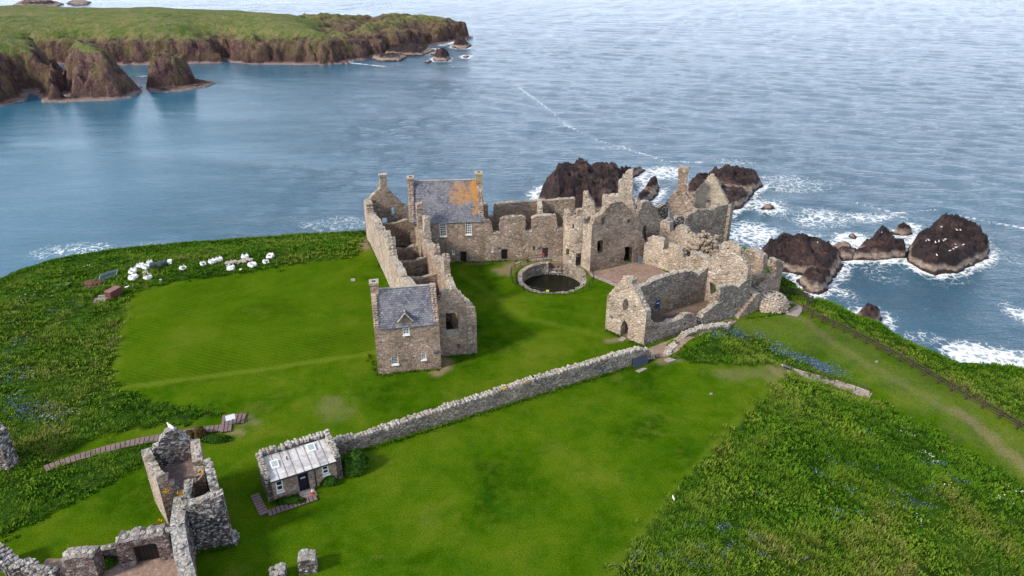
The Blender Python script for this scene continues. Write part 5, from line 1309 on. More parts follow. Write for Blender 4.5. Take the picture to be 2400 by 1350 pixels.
# ================================================================== boundary walls
ZL = lambda pts: q(780, 740, 2.7907, pts)
def cope(mb, w, prof, T, r=(.16, .26), gap=1.5):
    for (x0, za), (x1, zb) in zip(prof[:-1], prof[1:]):
        L = math.hypot(x1 - x0, zb - za); k = max(1, int(L / (r[0] * 2 * gap * .62)))
        for j in range(k):
            t = (j + random.uniform(.3, .7)) / k
            for bk in (T * .22, T * .72):
                if random.random() < .08: continue
                rr = random.uniform(*r); p = w.P(x0 + (x1 - x0) * t, za + (zb - za) * t + random.uniform(-.02, .10), bk + random.uniform(-.06, .06))
                mb.stone(p, rr * .8, rr * 1.05, rr * .95, math.atan2(w.d.y, w.d.x) + random.uniform(-.4, .4), .26)

def long_wall():
    a, b = V2(G(790, 1070)), V2(G(1534, 842)); w = Wall(a, b, .75)
    t = thing('boundary_wall', 'long straight dry stone wall with pale coping crossing the lawn', 'wall', (*((a + b) / 2), 0))
    top = w.px(ZL([(0, 824), (120, 800), (250, 768), (480, 690), (700, 618), (850, 570), (1000, 522), (1300, 422), (1600, 338), (1900, 248), (2000, 220), (2060, 222), (2100, 262), (2120, 285)]))
    top = [(max(0, min(w.L, s_)), z - .10) for s_, z in top]
    wall(t, w, top, [], -.5, 'shade', 'wall_body', .05, False)
    mb = MB(); cope(mb, w, top, .75); mb.build('coping', M['cap'], t)
    g = MB()
    for (px, n) in (((1125, 482), 9), ((1205, 460), 5), ((1262, 440), 4)):
        c = w.px(ZL([px]))[0]
        for i in range(n): g.stone(w.P(c[0] + random.gauss(0, .18), c[1] + random.uniform(-.05, .22), random.uniform(-.05, .3)), .09, .09, .06, random.random() * 3)
    o = g.build('golden_lichen', M['lichen'], t); o['kind'] = 'stuff'
    sign_board('small dark blue plaque on the right half of the boundary wall', w, ZL([(1755, 335), (1778, 330), (1778, 346), (1757, 350)]))
    # dark board leaning on the wall near its end
    l = thing('leaning_board', 'dark blue board leaning on the boundary wall near its gravel end', 'board', (*V2(w.P(w.L * .93, 0, -.3)), 0))
    r = rect(w, ZL([(1955, 300), (2040, 285), (2045, 325), (1955, 350)])); mb = MB()
    mb.obox(w.P(r[0], .02, -.45), w.d * (r[2] - r[0]), w.n * .05, w.n * -.38 + Vector((0, 0, 1.05))); mb.build('panel', M['navyslate'], l)
    return w
M['lichen'] = simple_mat('golden lichen', (.55, .36, .02), .9, .3, 9.0)
M['navyslate'] = simple_mat('dark blue slate board', (.035, .045, .075), .6, .3)
LW = long_wall()

def flat_slab(label, px, th=.10, mat='slabs', name='stone_slab'):
    P = [gt(u, v) for u, v in px]; c = sum(P, Vector()) / len(P); t = thing(name, label, 'slab', (c.x, c.y, c.z))
    mb = MB(); i = mb.add([p + Vector((0, 0, -.1)) for p in P] + [p + Vector((0, 0, th)) for p in P]); n = len(P)
    mb.f.append(tuple(range(i, i + n))); mb.f.append(tuple(range(i + n, i + 2 * n)))
    for k in range(n): mb.f.append((i + k, i + (k + 1) % n, i + n + (k + 1) % n, i + n + k))
    o = mb.build('slab', M[mat], t); bm = bmesh.new(); bm.from_mesh(o.data); bmesh.ops.recalc_face_normals(bm, faces=bm.faces); bm.to_mesh(o.data); bm.free(); return t
flat_slab('pale flat slab on the grass below the blue board on the wall', ZL([(1980, 362), (2030, 345), (2057, 348), (2005, 374)]))
flat_slab('grey slab in the grass at the wall gap by the gravel passage', ZL([(2165, 290), (2200, 278), (2245, 290), (2195, 308)]))
flat_slab('stone doorstep in front of the pointed chapel door', ZC([(290, 1020), (330, 985), (385, 1000), (345, 1030)]), .08)
flat_slab('lone pale stone set in the mown green left of the roofless range', [(822, 655), (832, 654), (833, 659), (823, 660)], .12)
flat_slab('small pale stone lying on the lower lawn', q(1500, 720, 2.6667, [(434, 541), (448, 539), (455, 545), (442, 549)]), .10)
flat_slab('dark cover plate in the grass terrace near the fence', q(1500, 720, 2.6667, [(1466, 338), (1482, 335), (1490, 345), (1474, 349)]), .05, 'grey')

def passage_wall():
    P = ZC([(790, 1160), (800, 1120), (880, 1040), (960, 985), (1080, 930), (1200, 905), (1330, 885), (1395, 905), (1425, 920)])
    pts = [V2(gt(u, v)) for u, v in P]
    t = thing('low_curved_wall', 'low curved rubble wall with white stones above the gravel passage', 'wall', (*pts[3], 0))
    mb = MB(); hs = [.1, .3, .45, .5, .5, .5, .5, .35, .15]
    for i in range(len(pts) - 1):
        d = pts[i + 1] - pts[i]; L = d.length; n = max(1, int(L / .3)); d.normalize(); nn = Vector((-d.y, d.x))
        for j in range(n):
            tt = j / n; c = pts[i] + d * (L * tt); h = hs[i] + (hs[i + 1] - hs[i]) * tt
            mb.box((c.x, c.y, -1.0), .34, .62, 1.0 + h - .1, math.atan2(d.y, d.x), .04)
            for k in (-.28, 0, .28):
                r = random.uniform(.15, .24); mb.stone((c.x + nn.x * k, c.y + nn.y * k, h - .05 + random.uniform(-.05, .08)), r * 1.1, r, r * .8, random.random() * 3)
            z = h - .3
            while z > -.5:
                for sg in (-1, 1):
                    r = random.uniform(.13, .2); mb.stone((c.x + nn.x * .3 * sg, c.y + nn.y * .3 * sg, z), r * 1.2, r * .7, r * .8, math.atan2(d.y, d.x))
                z -= .28
    mb.build('wall_stones', M['cap'], t)
passage_wall()

# ================================================================== hut
ZH = lambda pts: q(560, 960, 5.0, pts)
def hut():
    FL, FR = V2(G(630.5, 1179)), V2(G(804.5, 1121)); w = Wall(FL, FR, .45); pn = -V2(w.n); dep = 3.6
    t = thing('warden_hut', 'low stone hut with pale panelled roof and navy door below the boundary wall', 'hut', (*((FL + FR) / 2), 0))
    ze = 2.25
    wins = [rect(w, ZH(p)) for p in ([(432, 850), (512, 832), (527, 940), (442, 962)], [(970, 658), (1048, 640), (1060, 742), (982, 768)])]
    wins = [(r[0] + .02, max(.75, r[1]), r[2] - .02, 1.98) for r in wins]
    dr = rect(w, ZH([(690, 760), (805, 720), (825, 910), (712, 955)])); dr = (dr[0] + .02, .02, dr[2] - .02, 2.12)
    wall(t, w, [(0, ze), (w.L, ze)], [rp(wins[0]), rp(wins[1]), rp(dr)], -.4, 'house', 'front_wall', 0, False, holerough=0)
    for r in wins: pane_window(t, w, r, 1, 2, back=.12, bar=.10, frame=.10)
    d = plank_door(t, w, dr, .12, 'navy', 5)
    fr = MB(); 
    for a in (dr[0], dr[2] - .08): fr.obox(w.P(a, dr[1], .10), w.d * .08, w.n * .12, (0, 0, dr[3] - dr[1] - .002))
    fr.obox(w.P(dr[0], .0, .06), w.d * (dr[2] - dr[0]), w.n * .14, (0, 0, .06)); fr.build('door_frame', M['navy'], t)
    # small white door lettering
    mb = MB()
    for i in range(4): mb.obox(w.P((dr[0] + dr[2]) / 2 - .2 + i * .11, 1.38, .105), w.d * .07, w.n * .01, (0, 0, .12)); mb.f and None
    mb.obox(w.P((dr[0] + dr[2]) / 2 - .2, 1.375, .104), w.d * .40, w.n * .008, (0, 0, .02)); mb.build('lettering', M['white'], d)
    BL, BR = FL + pn * dep, FR + pn * dep
    for a, b, nm in ((BL, FL, 'side_wall'), (FR, BR, 'side_wall')):
        g = Wall(a, b, .5); g.p0 += g.n * .004; g.p1 += g.n * .004; L = g.L
        pr = [(0, 2.95), (L * .6, 2.75), (L, ze + .30)]; 
        if a == FR: pr = [(0, ze + .30), (L * .4, 2.75), (L, 2.95)]
        wall(t, g, pr, [], -.4, 'grey', nm, .05, False)
        mb = MB(); cope(mb, g, pr, .5, (.14, .20)); mb.build('coping', M['cap'], t)
    g = Wall(BR, BL, .5); wall(t, g, [(.05, 2.9), (g.L - .05, 2.9)], [], -.4, 'grey', 'rear_wall', .05, False)
    mb = MB(); cope(mb, g, [(.2, 2.95), (g.L - .2, 2.95)], .5, (.17, .25)); mb.build('coping', M['cap'], t)
    # roof: pale sheets with raised rolls, sloping gently to the front
    a, b = FL + V2(w.d) * .45 - pn * .22, FR - V2(w.d) * .45 - pn * .22; c, e = FL + V2(w.d) * .45 + pn * (dep - .5), FR - V2(w.d) * .45 + pn * (dep - .5)
    mb = MB(); n = 8; zb = 2.62
    A = [a.lerp(b, i / n) for i in range(n + 1)]; Cc = [c.lerp(e, i / n) for i in range(n + 1)]
    zf_ = ze + .08
    for i in range(n):
        mb.face([X3(A[i], zf_), X3(A[i + 1], zf_), X3(Cc[i + 1], zb), X3(Cc[i], zb)]); mb.face([X3(Cc[i], zb - .12), X3(Cc[i + 1], zb - .12), X3(A[i + 1], zf_ - .12), X3(A[i], zf_ - .12)])
        mb.face([X3(A[i], zf_ - .12), X3(A[i + 1], zf_ - .12), X3(A[i + 1], zf_), X3(A[i], zf_)])
    rf = mb.build('roof', M['roofsheet'], t)
    rl = MB()
    for i in range(1, n): rl.tube([X3(A[i], zf_ + .02), X3(Cc[i], zb + .02)], .035, 5)
    rl.build('roof_rolls', M['slabs'], rf)
    gt_ = MB(); gt_.tube([X3(a - pn * .06, zf_ - .06), X3(b - pn * .06, zf_ - .06)], .07, 6); gt_.build('gutter', M['lead'], t)
    pp = MB(); s_ = rect(w, ZH([(885, 690), (910, 880)]))[0]; pp.tube([w.P(s_, ze, -.1), w.P(s_, .1, -.08)], .05, 6); pp.build('drainpipe', M['lead'], t)
    # skylights
    for f0, f1, g0, g1, ang in ((.075, .19, .42, .70, .0), (.665, .79, .62, .90, .0)):
        k = MB(); P = lambda f, g_, dz: X3((a.lerp(b, f)).lerp(c.lerp(e, f), g_), zf_ + (zb - zf_) * g_ + dz)
        q_ = [P(f0, g0, .14), P(f1, g0, .14), P(f1, g1, .20), P(f0, g1, .20)]; lo = [P(f0, g0, 0), P(f1, g0, 0), P(f1, g1, 0), P(f0, g1, 0)]
        k.face(q_)
        for i in range(4): k.face([lo[i], lo[(i + 1) % 4], q_[(i + 1) % 4], q_[i]])
        o = k.build('skylight', M['white'], rf)
        m2 = MB(); cc = sum(q_, Vector()) / 4; m2.face([cc + (p - cc) * .74 + Vector((0, 0, .01)) for p in q_]); m2.build('pane', M['skyglass'], o)
    v = MB(); p = (a.lerp(b, .33)).lerp(c.lerp(e, .33), .62); v.tube([X3(p, zb - .1), X3(p, zb + .25)], .06, 6); v.build('vent_pipe', M['lead'], rf)
    # doorstep
    s = MB(); s.obox(w.P(dr[0] - .15, 0, -.02), w.d * 1.35, w.n * .55, (0, 0, .16), .01); s.obox(w.P(dr[0] - .05, -.02, -.575), w.d * 1.3, w.n * .5, (0, 0, .09), .01); s.build('doorstep', M['slabs'], t)
    return w, dr, pn
M['skyglass'] = simple_mat('pale skylight glass', (.35, .42, .42), .15, .1, 1, 0, .6)
HUTW, HDR, HPN = hut()

def deck_strip(mb, pts, wd, th=.07, pitch=.42, gap=.06, lift=.10):
    """planks across a walk: pts are (x, y) along its centre line"""
    pts = [V2(p) for p in pts]; seg = []; tot = 0
    for a, b in zip(pts[:-1], pts[1:]): seg.append((tot, a, b)); tot += (b - a).length
    n = int(tot / pitch)
    for i in range(n):
        s_ = (i + .5) * tot / n
        for t0, a, b in reversed(seg):
            if s_ >= t0: d = (b - a).normalized(); p = a + d * (s_ - t0); break
        z = float(TZ(np.array([p.x]), np.array([p.y]))[0])
        mb.box((p.x, p.y, z + lift), pitch - gap, wd, th, math.atan2(d.y, d.x), .008)
    for sg in (-1, 1):        # bearers
        for a, b in zip(pts[:-1], pts[1:]):
            d = (b - a).normalized(); nn = Vector((-d.y, d.x)) * sg * wd * .38
            mb.tube([X3(a + nn, .05 + float(TZ(np.array([a.x]), np.array([a.y]))[0])), X3(b + nn, .05 + float(TZ(np.array([b.x]), np.array([b.y]))[0]))], .05, 4)

def boardwalks():
    ZK = lambda pts: q(0, 900, 3.75, pts)
    t = thing('boardwalk', 'curving plank boardwalk ending in a small platform behind the ruined tower', 'boardwalk', (*V2(G(300, 1045)), 0))
    mb = MB()
    P = [V2(gt(u, v)) for u, v in ZK([(395, 757), (520, 710), (700, 650), (900, 592), (1100, 540), (1250, 508), (1385, 484), (1600, 440), (1800, 410), (1960, 392)])]
    deck_strip(mb, P, 1.05); mb.build('walkway', M['deck'], t)
    mb = MB(); a, b = V2(gt(*ZK([(1945, 360)])[0])), V2(gt(*ZK([(2045, 345)])[0])); deck_strip(mb, [a, b], 2.9, .075, .36)
    a, b = V2(gt(*ZK([(2050, 318)])[0])), V2(gt(*ZK([(2160, 308)])[0])); deck_strip(mb, [a, b], 1.6, .075, .36)
    mb.build('platform', M['deck'], t)
    l = thing('lectern_sign', 'white slanted information panel standing on the boardwalk platform', 'sign', (*V2(gt(*ZK([(2035, 372)])[0])), .15))
    p = gt(*ZK([(2035, 372)])[0]); mb = MB()
    for dx in (-.25, .25): mb.tube([(p.x + dx, p.y, p.z), (p.x + dx, p.y + .1, p.z + .85)], .04, 6)
    mb.build('leg', M['metal'], l); mb = MB(); mb.obox((p.x - .35, p.y - .25, p.z + .78), (.8, .42, 0), (-.16, .45, .30), (0, 0, .04)); mb.build('panel', M['signpale'], l)
    h = thing('boardwalk', 'L shaped plank walk round the corner of the stone hut', 'boardwalk', (*V2(G(612, 1212)), 0))
    mb = MB(); a, b, c = V2(gt(597, 1161)), V2(gt(620, 1208)), V2(gt(743, 1167)); deck_strip(mb, [a, b], .75, .07, .34); deck_strip(mb, [b + (c - b).normalized() * .3, c], .75, .07, .34); mb.build('planks', M['deck'], h)
    k = thing('traffic_cone', 'red and white traffic cone standing on the hut doorstep', 'cone', gt(733, 1160)); p = gt(733, 1160) + Vector((0, 0, .15))
    mb = MB(); mb.box(p, .28, .28, .03); mb.tube([p + Vector((0, 0, .03)), p + Vector((0, 0, .24))], .11, 10, .078); mb.build('base', M['cone'], k)
    mb = MB(); mb.tube([p + Vector((0, 0, .24)), p + Vector((0, 0, .42))], .079, 10, .05); mb.tube([p + Vector((0, 0, .42)), p + Vector((0, 0, .52))], .05, 10, .025); mb.build('sleeve', M['white'], k)
boardwalks()

# ================================================================== ruined tower house by the gate (nearest building)
Z5 = lambda pts: q(0, 980, 3.648, pts)
Z7 = lambda pts: q(330, 1000, 6.75, pts)
Z8 = lambda pts: q(230, 1150, 6.75, pts)
def tower_house():
    t = thing('ruined_tower_house', 'roofless tower house with broken gable nearest the camera', 'ruin', (-27, 46, 0))
    g0, g1 = Vector((-31.15, 48.3)), Vector((-27.0, 50.3)); gd = (g1 - g0).normalized(); sd_ = Vector((gd.y, -gd.x))
    w = Wall(g0, g1, .7)
    top = w.px(Z7([(60, 430), (100, 400), (170, 395), (215, 355), (270, 300), (300, 240), (360, 170), (390, 110), (450, 70), (520, 65), (580, 85), (640, 130), (720, 165), (780, 220), (850, 255), (905, 225), (915, 260)]))
    wall(t, w, top, [w.px(Z7([(335, 415), (445, 395), (455, 480), (350, 500)]))], -.5, 'grey', 'rear_gable', .07, True, (.10, .17), capmat='capgrey')
    s_ = MB(); r = w.px(Z7([(395, 535), (465, 508)])); s_.obox(w.P(r[0][0], r[0][1], -.12), w.d * .55, w.n * -.3, (0, 0, .08), .02); s_.build('sill', M['capgrey'], t)
    nl = Vector((-28.55, 45.25)); sdw = (nl - g0).normalized()
    l = Wall(g0 + V2(w.d) * .02, nl, .75)
    wall(t, l, [(0, 5.35), (.6, 5.3), (1.2, 4.9), (2.0, 5.0), (2.7, 4.7), (3.2, 5.3), (l.L, 5.5)], [], -.5, 'pale', 'west_wall', .16, True, (.14, .24), capmat='capgrey', label='sunlit west wall of the tower house')
    # near wall with its brown broken face, door to the turret stair
    n = Wall(nl + gd * .02, nl + gd * 3.5, .7)
    top = n.px(Z7([(285, 900), (330, 850), (370, 820), (440, 815), (470, 890), (530, 950), (560, 1010), (620, 985), (680, 990), (740, 960), (800, 930), (870, 890), (930, 800), (970, 770)]))
    top = [(max(0, a), z) for a, z in top]; top.sort(key=lambda p: p[0])
    wall(t, n, top, [n.px(Z7([(755, 1090), (870, 1045), (935, 1230), (950, 1340), (790, 1345)]))], -.5, 'brown', 'near_wall', .16, True, (.14, .24), capmat='capgrey')
    r = Wall(V2(n.P(n.L, 0, .2)), V2(w.P(w.L, 0, -.02)), .8)
    wall(t, r, [(0, 4.2), (r.L * .3, 4.5), (r.L * .5, 5.0), (r.L, 5.4)], [], -.5, 'stone', 'east_wall', .18, True, (.16, .26), capmat='capgrey')
    f = MB(); f.obox(X3(g0 + gd * .7 + sd_ * .1, 3.3), X3(gd * 2.9, 0), X3(sdw * 3.6, 0), (0, 0, .25), .02); f.build('upper_floor', M['floorpurple'], t)
    # turret room on the east side
    q0, q1 = V2(G(466, 1292)), V2(G(546, 1277)); u = Wall(q0, q1, .9)
    top = u.px(Z7([(930, 1240), (960, 1180), (1050, 1140), (1150, 1110), (1270, 1080), (1340, 1085), (1380, 1150)]))
    h2 = [u.px(Z8([(1700, 695), (1810, 690), (1815, 790), (1715, 790)]))]
    wall(t, u, top, h2, -.5, 'grey', 'turret_wall', .2, True, (.18, .30), capmat='capgrey')
    v = Wall(V2(u.P(u.L, 0, .02)), V2(u.P(u.L, 0, .02)) + Vector((-1.95, 3.6)), .7)
    wall(t, v, [(0, top[-1][1] - .1), (.8, 4.2), (1.6, 4.0), (2.6, 4.8), (3.4, 5.4), (v.L, 5.6)], [], -.5, 'grey', 'turret_wall', .2, True, (.14, .26), capmat='capgrey')
    x = Wall(V2(n.P(n.L + .05, 0, 1.2)), V2(v.P(v.L, 0, .6)), .6); wall(t, x, [(0, 5.0), (x.L, 5.5)], [], -.5, 'grey', 'turret_wall', .2, True, (.14, .24), capmat='capgrey')
    b = MB()
    for k in range(5): b.stone(u.P(u.L + .1, .2 + k * .1, .2 + k * .1), .4 - k * .05, .5, .3, k)
    b.build('plinth_stones', M['grey'], t)
    z = Wall(q0 + Vector((.02, .1)), V2(n.P(n.L - .9, 0, -.02)), .7); wall(t, z, [(0, 4.6), (z.L, 4.4)], [], -.5, 'grey', 'turret_wall', .2, True, (.14, .24), capmat='capgrey')
    # long wall running towards the camera
    m = thing('gate_court_wall', 'thick lichen covered wall running from the tower house to the bottom of the frame', 'wall', (-24, 40, 0))
    zt = 4.4; p = [V2(G(u_, v_, zt)) for u_, v_ in Z5([(1540, 655), (1510, 900), (1545, 1150), (1620, 1420)])]
    for i in range(3):
        a, b2 = p[i], p[i + 1]; d = (b2 - a).normalized(); nn = Vector((d.y, -d.x)) # left face towards camera-left
        y = Wall(a + nn * .5 - d * .1, b2 + nn * .5 , 1.05)
        wall(m, y, [(0, zt - .1), (y.L, zt - .1)], [], -.5, 'grey', 'wall_body', .10, True, (.14, .27), capmat='capgrey', step=.4)
    # gate block with its dark timber door, pillar and low walls
    k = thing('gate_block', 'squat rubble gate block with a dark timber door and rounded stone top', 'gatehouse', (-28.6, 41.6, 0))
    a, b2 = V2(G(286, 1332)), V2(G(409, 1310)); y = Wall(a, b2, 1.35); zt = 2.55
    dr = rect(y, Z8([(575, 900), (915, 820), (960, 1110), (640, 1210)])); dr = (max(.9, dr[0]), .0, min(y.L - 1.0, dr[2]), 1.95)
    wall(k, y, [(0, 2.2), (.25, zt), (y.L - .3, zt + .1), (y.L, 2.3)], [rp(dr)], -.5, 'purple', 'wall', .07, True, (.24, .36), capmat='capgrey', holerough=.04)
    plank_door(k, y, dr, .35, 'door', 6)
    j = thing('stone_pillar', 'square rubble pillar with rounded cobble top left of the gate block', 'pillar', (-33, 40.6, 0))
    c0 = V2(G(140, 1312, 2.5)); y2 = Wall(c0, c0 + Vector((2.3, .25)), 1.3); wall(j, y2, [(0, 2.3), (.5, 2.5), (1.8, 2.55), (y2.L, 2.4)], [], -.5, 'purple', 'wall', .09, True, (.24, .36), capmat='capgrey')
    lw = thing('low_yard_wall', 'short low wall joining the stone pillar and the gate block', 'wall', (-31, 42, 0))
    c1 = V2(G(222, 1297, 1.2)); c2 = V2(G(270, 1280, 1.2)); y3 = Wall(c1 - Vector((.3, .1)), c2 + Vector((.4, .1)), .7); wall(lw, y3, [(0, 1.1), (y3.L, 1.15)], [], -.5, 'purple', 'wall', .06, True, (.16, .26), capmat='capgrey')
    cw = thing('tumbled_yard_wall', 'tumbled rubble wall curving away at the bottom left corner', 'wall', (-36, 40.5, 0))
    P = [V2(G(u_, v_, 1.3)) for u_, v_ in Z5([(-60, 1150), (20, 1185), (110, 1250), (200, 1235), (300, 1280), (400, 1310), (510, 1300)])]
    hs = (2.0, 1.8, 1.2, 1.3, 1.1, 1.2, 1.25); mb = MB()
    for i in range(6):
        L = (P[i + 1] - P[i]).length; n_ = max(2, int(L / .35)); d = (P[i + 1] - P[i]).normalized()
        for e in range(n_):
            c = P[i].lerp(P[i + 1], e / n_); h = hs[i] + (hs[i + 1] - hs[i]) * e / n_
            mb.box((c.x, c.y, -.4), .4, .85, h + .3, math.atan2(d.y, d.x), .06)
            for f_ in (-.35, -.1, .15, .4): rr = random.uniform(.16, .28); mb.stone((c.x - d.y * f_, c.y + d.x * f_, h + random.uniform(-.15, .08)), rr * 1.1, rr, rr * .8, random.random() * 3)
    mb.build('stones', M['grey'], cw)
    # two stubs at the bottom edge
    for lab, u0, u1, vt, y_, wd in (('tall narrow wall stub at the bottom edge of the lawn', 693, 734, 1298, 40.4, 1.0), ('rounded wall stub just entering the frame beside the taller stub', 627, 662, 1331, 39.6, .9)):
        s = thing('wall_stub', lab, 'ruin', (atY(u0, vt, y_).x, y_, 0)); zt = hv(y_, vt) - .8; x0 = atY(u0, vt, y_).x; x1 = atY(u1, vt, y_).x
        y5 = Wall((x0, y_ - .05), (x1, y_ + .18), 1.1); wall(s, y5, [(0, zt - .15), (.3, zt), (y5.L, zt - .05)], [], -.5, 'grey', 'wall', .09, True, (.14, .24), capmat='capgrey')
    # masonry outcrop at the left edge
    s = thing('wall_outcrop', 'lone upright slab of white lichened masonry at the left edge among weeds', 'ruin', (*V2(G(30, 1098)), 0))
    a = V2(G(-60, 1092)); b2 = V2(G(24, 1104)); y6 = Wall(a, b2, 1.2); top = y6.px(Z5([(-120, 100), (0, 170), (50, 140), (80, 110), (100, 110), (112, 180)]))
    wall(s, y6, top, [], -1, 'grey', 'wall', .13, True, (.16, .28), capmat='capgrey', ext=True)
M['brown'] = stone_mat('brown broken masonry', [(.16, .10, .075), (.24, .16, .12), (.20, .13, .10), (.28, .21, .17)], (.16, .11, .09), 2.0, .3, .5, .3, 1.0, 1.4)
M['purple'] = stone_mat('dimmed purple grey masonry', [(.055, .038, .040), (.115, .082, .080), (.08, .056, .056), (.13, .098, .092), (.25, .215, .20)], (.13, .10, .095), 1.7, .40, .25, .3, .9, 1.5, (.46, .44, .42))  # tones lowered so the colour carries the dim vignetted corner
M['floorpurple'] = gravel_mat('purple upper floor', (.12, .085, .085), (.15, .11, .105), (.22, .18, .165))
tower_house()

# ================================================================== fence, steps, railings on the seaward terrace
def cliff_fence():
    t = thing('cliff_fence', 'long post and rail fence along the seaward cliff edge', 'fence', gt(1880, 715))
    P = [gt(u, v) for u, v in ((1829, 688), (1856, 692), (1888, 705), (1902, 712), (1880, 733))]
    P2 = [gt(u, v) for u, v in ((1880, 733), (1902, 745), (1925, 757), (1951, 769), (1976, 780), (2002, 793), (2028, 806), (2053, 820), (2079, 833), (2107, 848), (2135, 863), (2164, 880), (2196, 899), (2228, 917), (2262, 936), (2300, 958), (2340, 981), (2382, 1006), (2430, 1036))]
    R = MB(); posts = P + P2[1:]
    for a, b in zip(posts[:-1], posts[1:]):
        for z in (.35, .72, 1.05):
            d = (b - a).normalized(); n = Vector((-d.y, d.x, 0)) * .06; R.obox(a + n + Vector((0, 0, z - .06)), b - a, Vector((-d.y, d.x, 0)) * .035, (0, 0, .11), .006)
    R.build('rails', M['wood'], t)
    for p in posts:
        m = MB(); m.box((p.x, p.y, p.z - .3), .15, .15, 1.5, random.uniform(-.2, .2), .01); m.build('post', M['wood'], t)
    r = thing('yard_railing', 'thin black railing behind the tower stub', 'railing', (*V2(atY(1765, 665, 86.9)), .6)); mb = MB()
    a, b = atY(1763, 660, 86.9), atY(1789, 650, 87.6)
    for p in (a, a.lerp(b, .5), b): mb.tube([(p.x, p.y, .4), (p.x, p.y, p.z)], .03, 5)
    for f in (0, .45): mb.tube([a - Vector((0, 0, f)), b - Vector((0, 0, f))], .02, 5)
    mb.build('bars', M['iron'], r)
    n = thing('edge_railing', 'short iron railing at the cliff edge beside the far end of the roofless range', 'railing', (-25, 110, 0)); mb = MB()
    Q = [gt(u, v) for u, v in ((826, 552), (842, 548), (858, 543))]
    for p in Q: mb.tube([p, p + Vector((0, 0, 1.1))], .03, 5)
    for f in (.55, 1.05): mb.tube([p + Vector((0, 0, f)) for p in Q], .02, 5)
    mb.build('bars', M['iron'], n)
cliff_fence()

def terrace_steps():
    ZS = lambda pts: q(1500, 720, 2.6667, pts)
    t = thing('terrace_steps', 'sunken stone steps with handrail leading down to the seaward terrace', 'steps', gt(1900, 885))
    P = [gt(u, v) for u, v in ZS([(890, 385), (960, 410), (1060, 440), (1180, 470), (1290, 505), (1380, 535), (1440, 560)])]
    mb = MB(); n = 22
    def at(f):
        x = f * (len(P) - 1); i = min(int(x), len(P) - 2); return P[i].lerp(P[i + 1], x - i)
    for i in range(n):
        a, b = at(i / n), at((i + 1) / n); d = (b - a); d.z = 0; dn = d.normalized(); nn = Vector((-dn.y, dn.x, 0))
        z = min(a.z, b.z) + .12
        mb.obox(Vector((a.x, a.y, z - .5)) - nn * .62, d * 1.02, nn * 1.24, (0, 0, .5), .015)
    mb.build('treads', M['path'], t)
    c = MB(); Q = [at(i / 12) for i in range(13)]; d = (Q[-1] - Q[0]).normalized(); nn = Vector((-d.y, d.x, 0))
    c.tube([q_ + nn * .78 for q_ in Q], .2, 4); c.build('kerb', M['slabs'], t)
    h = MB(); Q = [at(.12 + .86 * i / 4) for i in range(5)]; off = [Vector((.0, -.1, 0)) for _ in Q]
    for p in Q: h.tube([p, p + Vector((0, 0, 1.0))], .035, 5)
    h.tube([p + Vector((0, 0, 1.0)) for p in Q], .035, 6); h.build('handrail', M['iron'], t)
terrace_steps()

# ================================================================== bulk bags and clutter on the far edge
ZG = lambda pts: q(180, 560, 4.2857, pts)
def bag_mesh(seed, sag):
    rnd = np.random.default_rng(seed); n, m = 16, 9; V = []; 
    for j in range(m):
        f = j / (m - 1)
        if f < .62: z = f / .62; rr = 1.0 - .22 * (1 - min(1, z * 3)) ** 2 + .08 * math.sin(z * 3.1)
        else: g = (f - .62) / .38; z = 1.0 - .35 * g + .10 * math.sin(g * 3.1); rr = 1.0 - .62 * g
        for i in range(n):
            a = 2 * math.pi * i / n; sq = 1 / max(abs(math.cos(a)), abs(math.sin(a))) ** .55
            nn = rnd.normal(0, .05); k = rr * sq * (1 + nn)
            V.append((k * math.cos(a), k * math.sin(a), max(0, z * (1 - sag * (.5 + .5 * math.cos(a + seed))) + rnd.normal(0, .03) * (j > 0))))
    F = [(j * n + i, j * n + (i + 1) % n, (j + 1) * n + (i + 1) % n, (j + 1) * n + i) for j in range(m - 1) for i in range(n)]
    return np.array(V), F
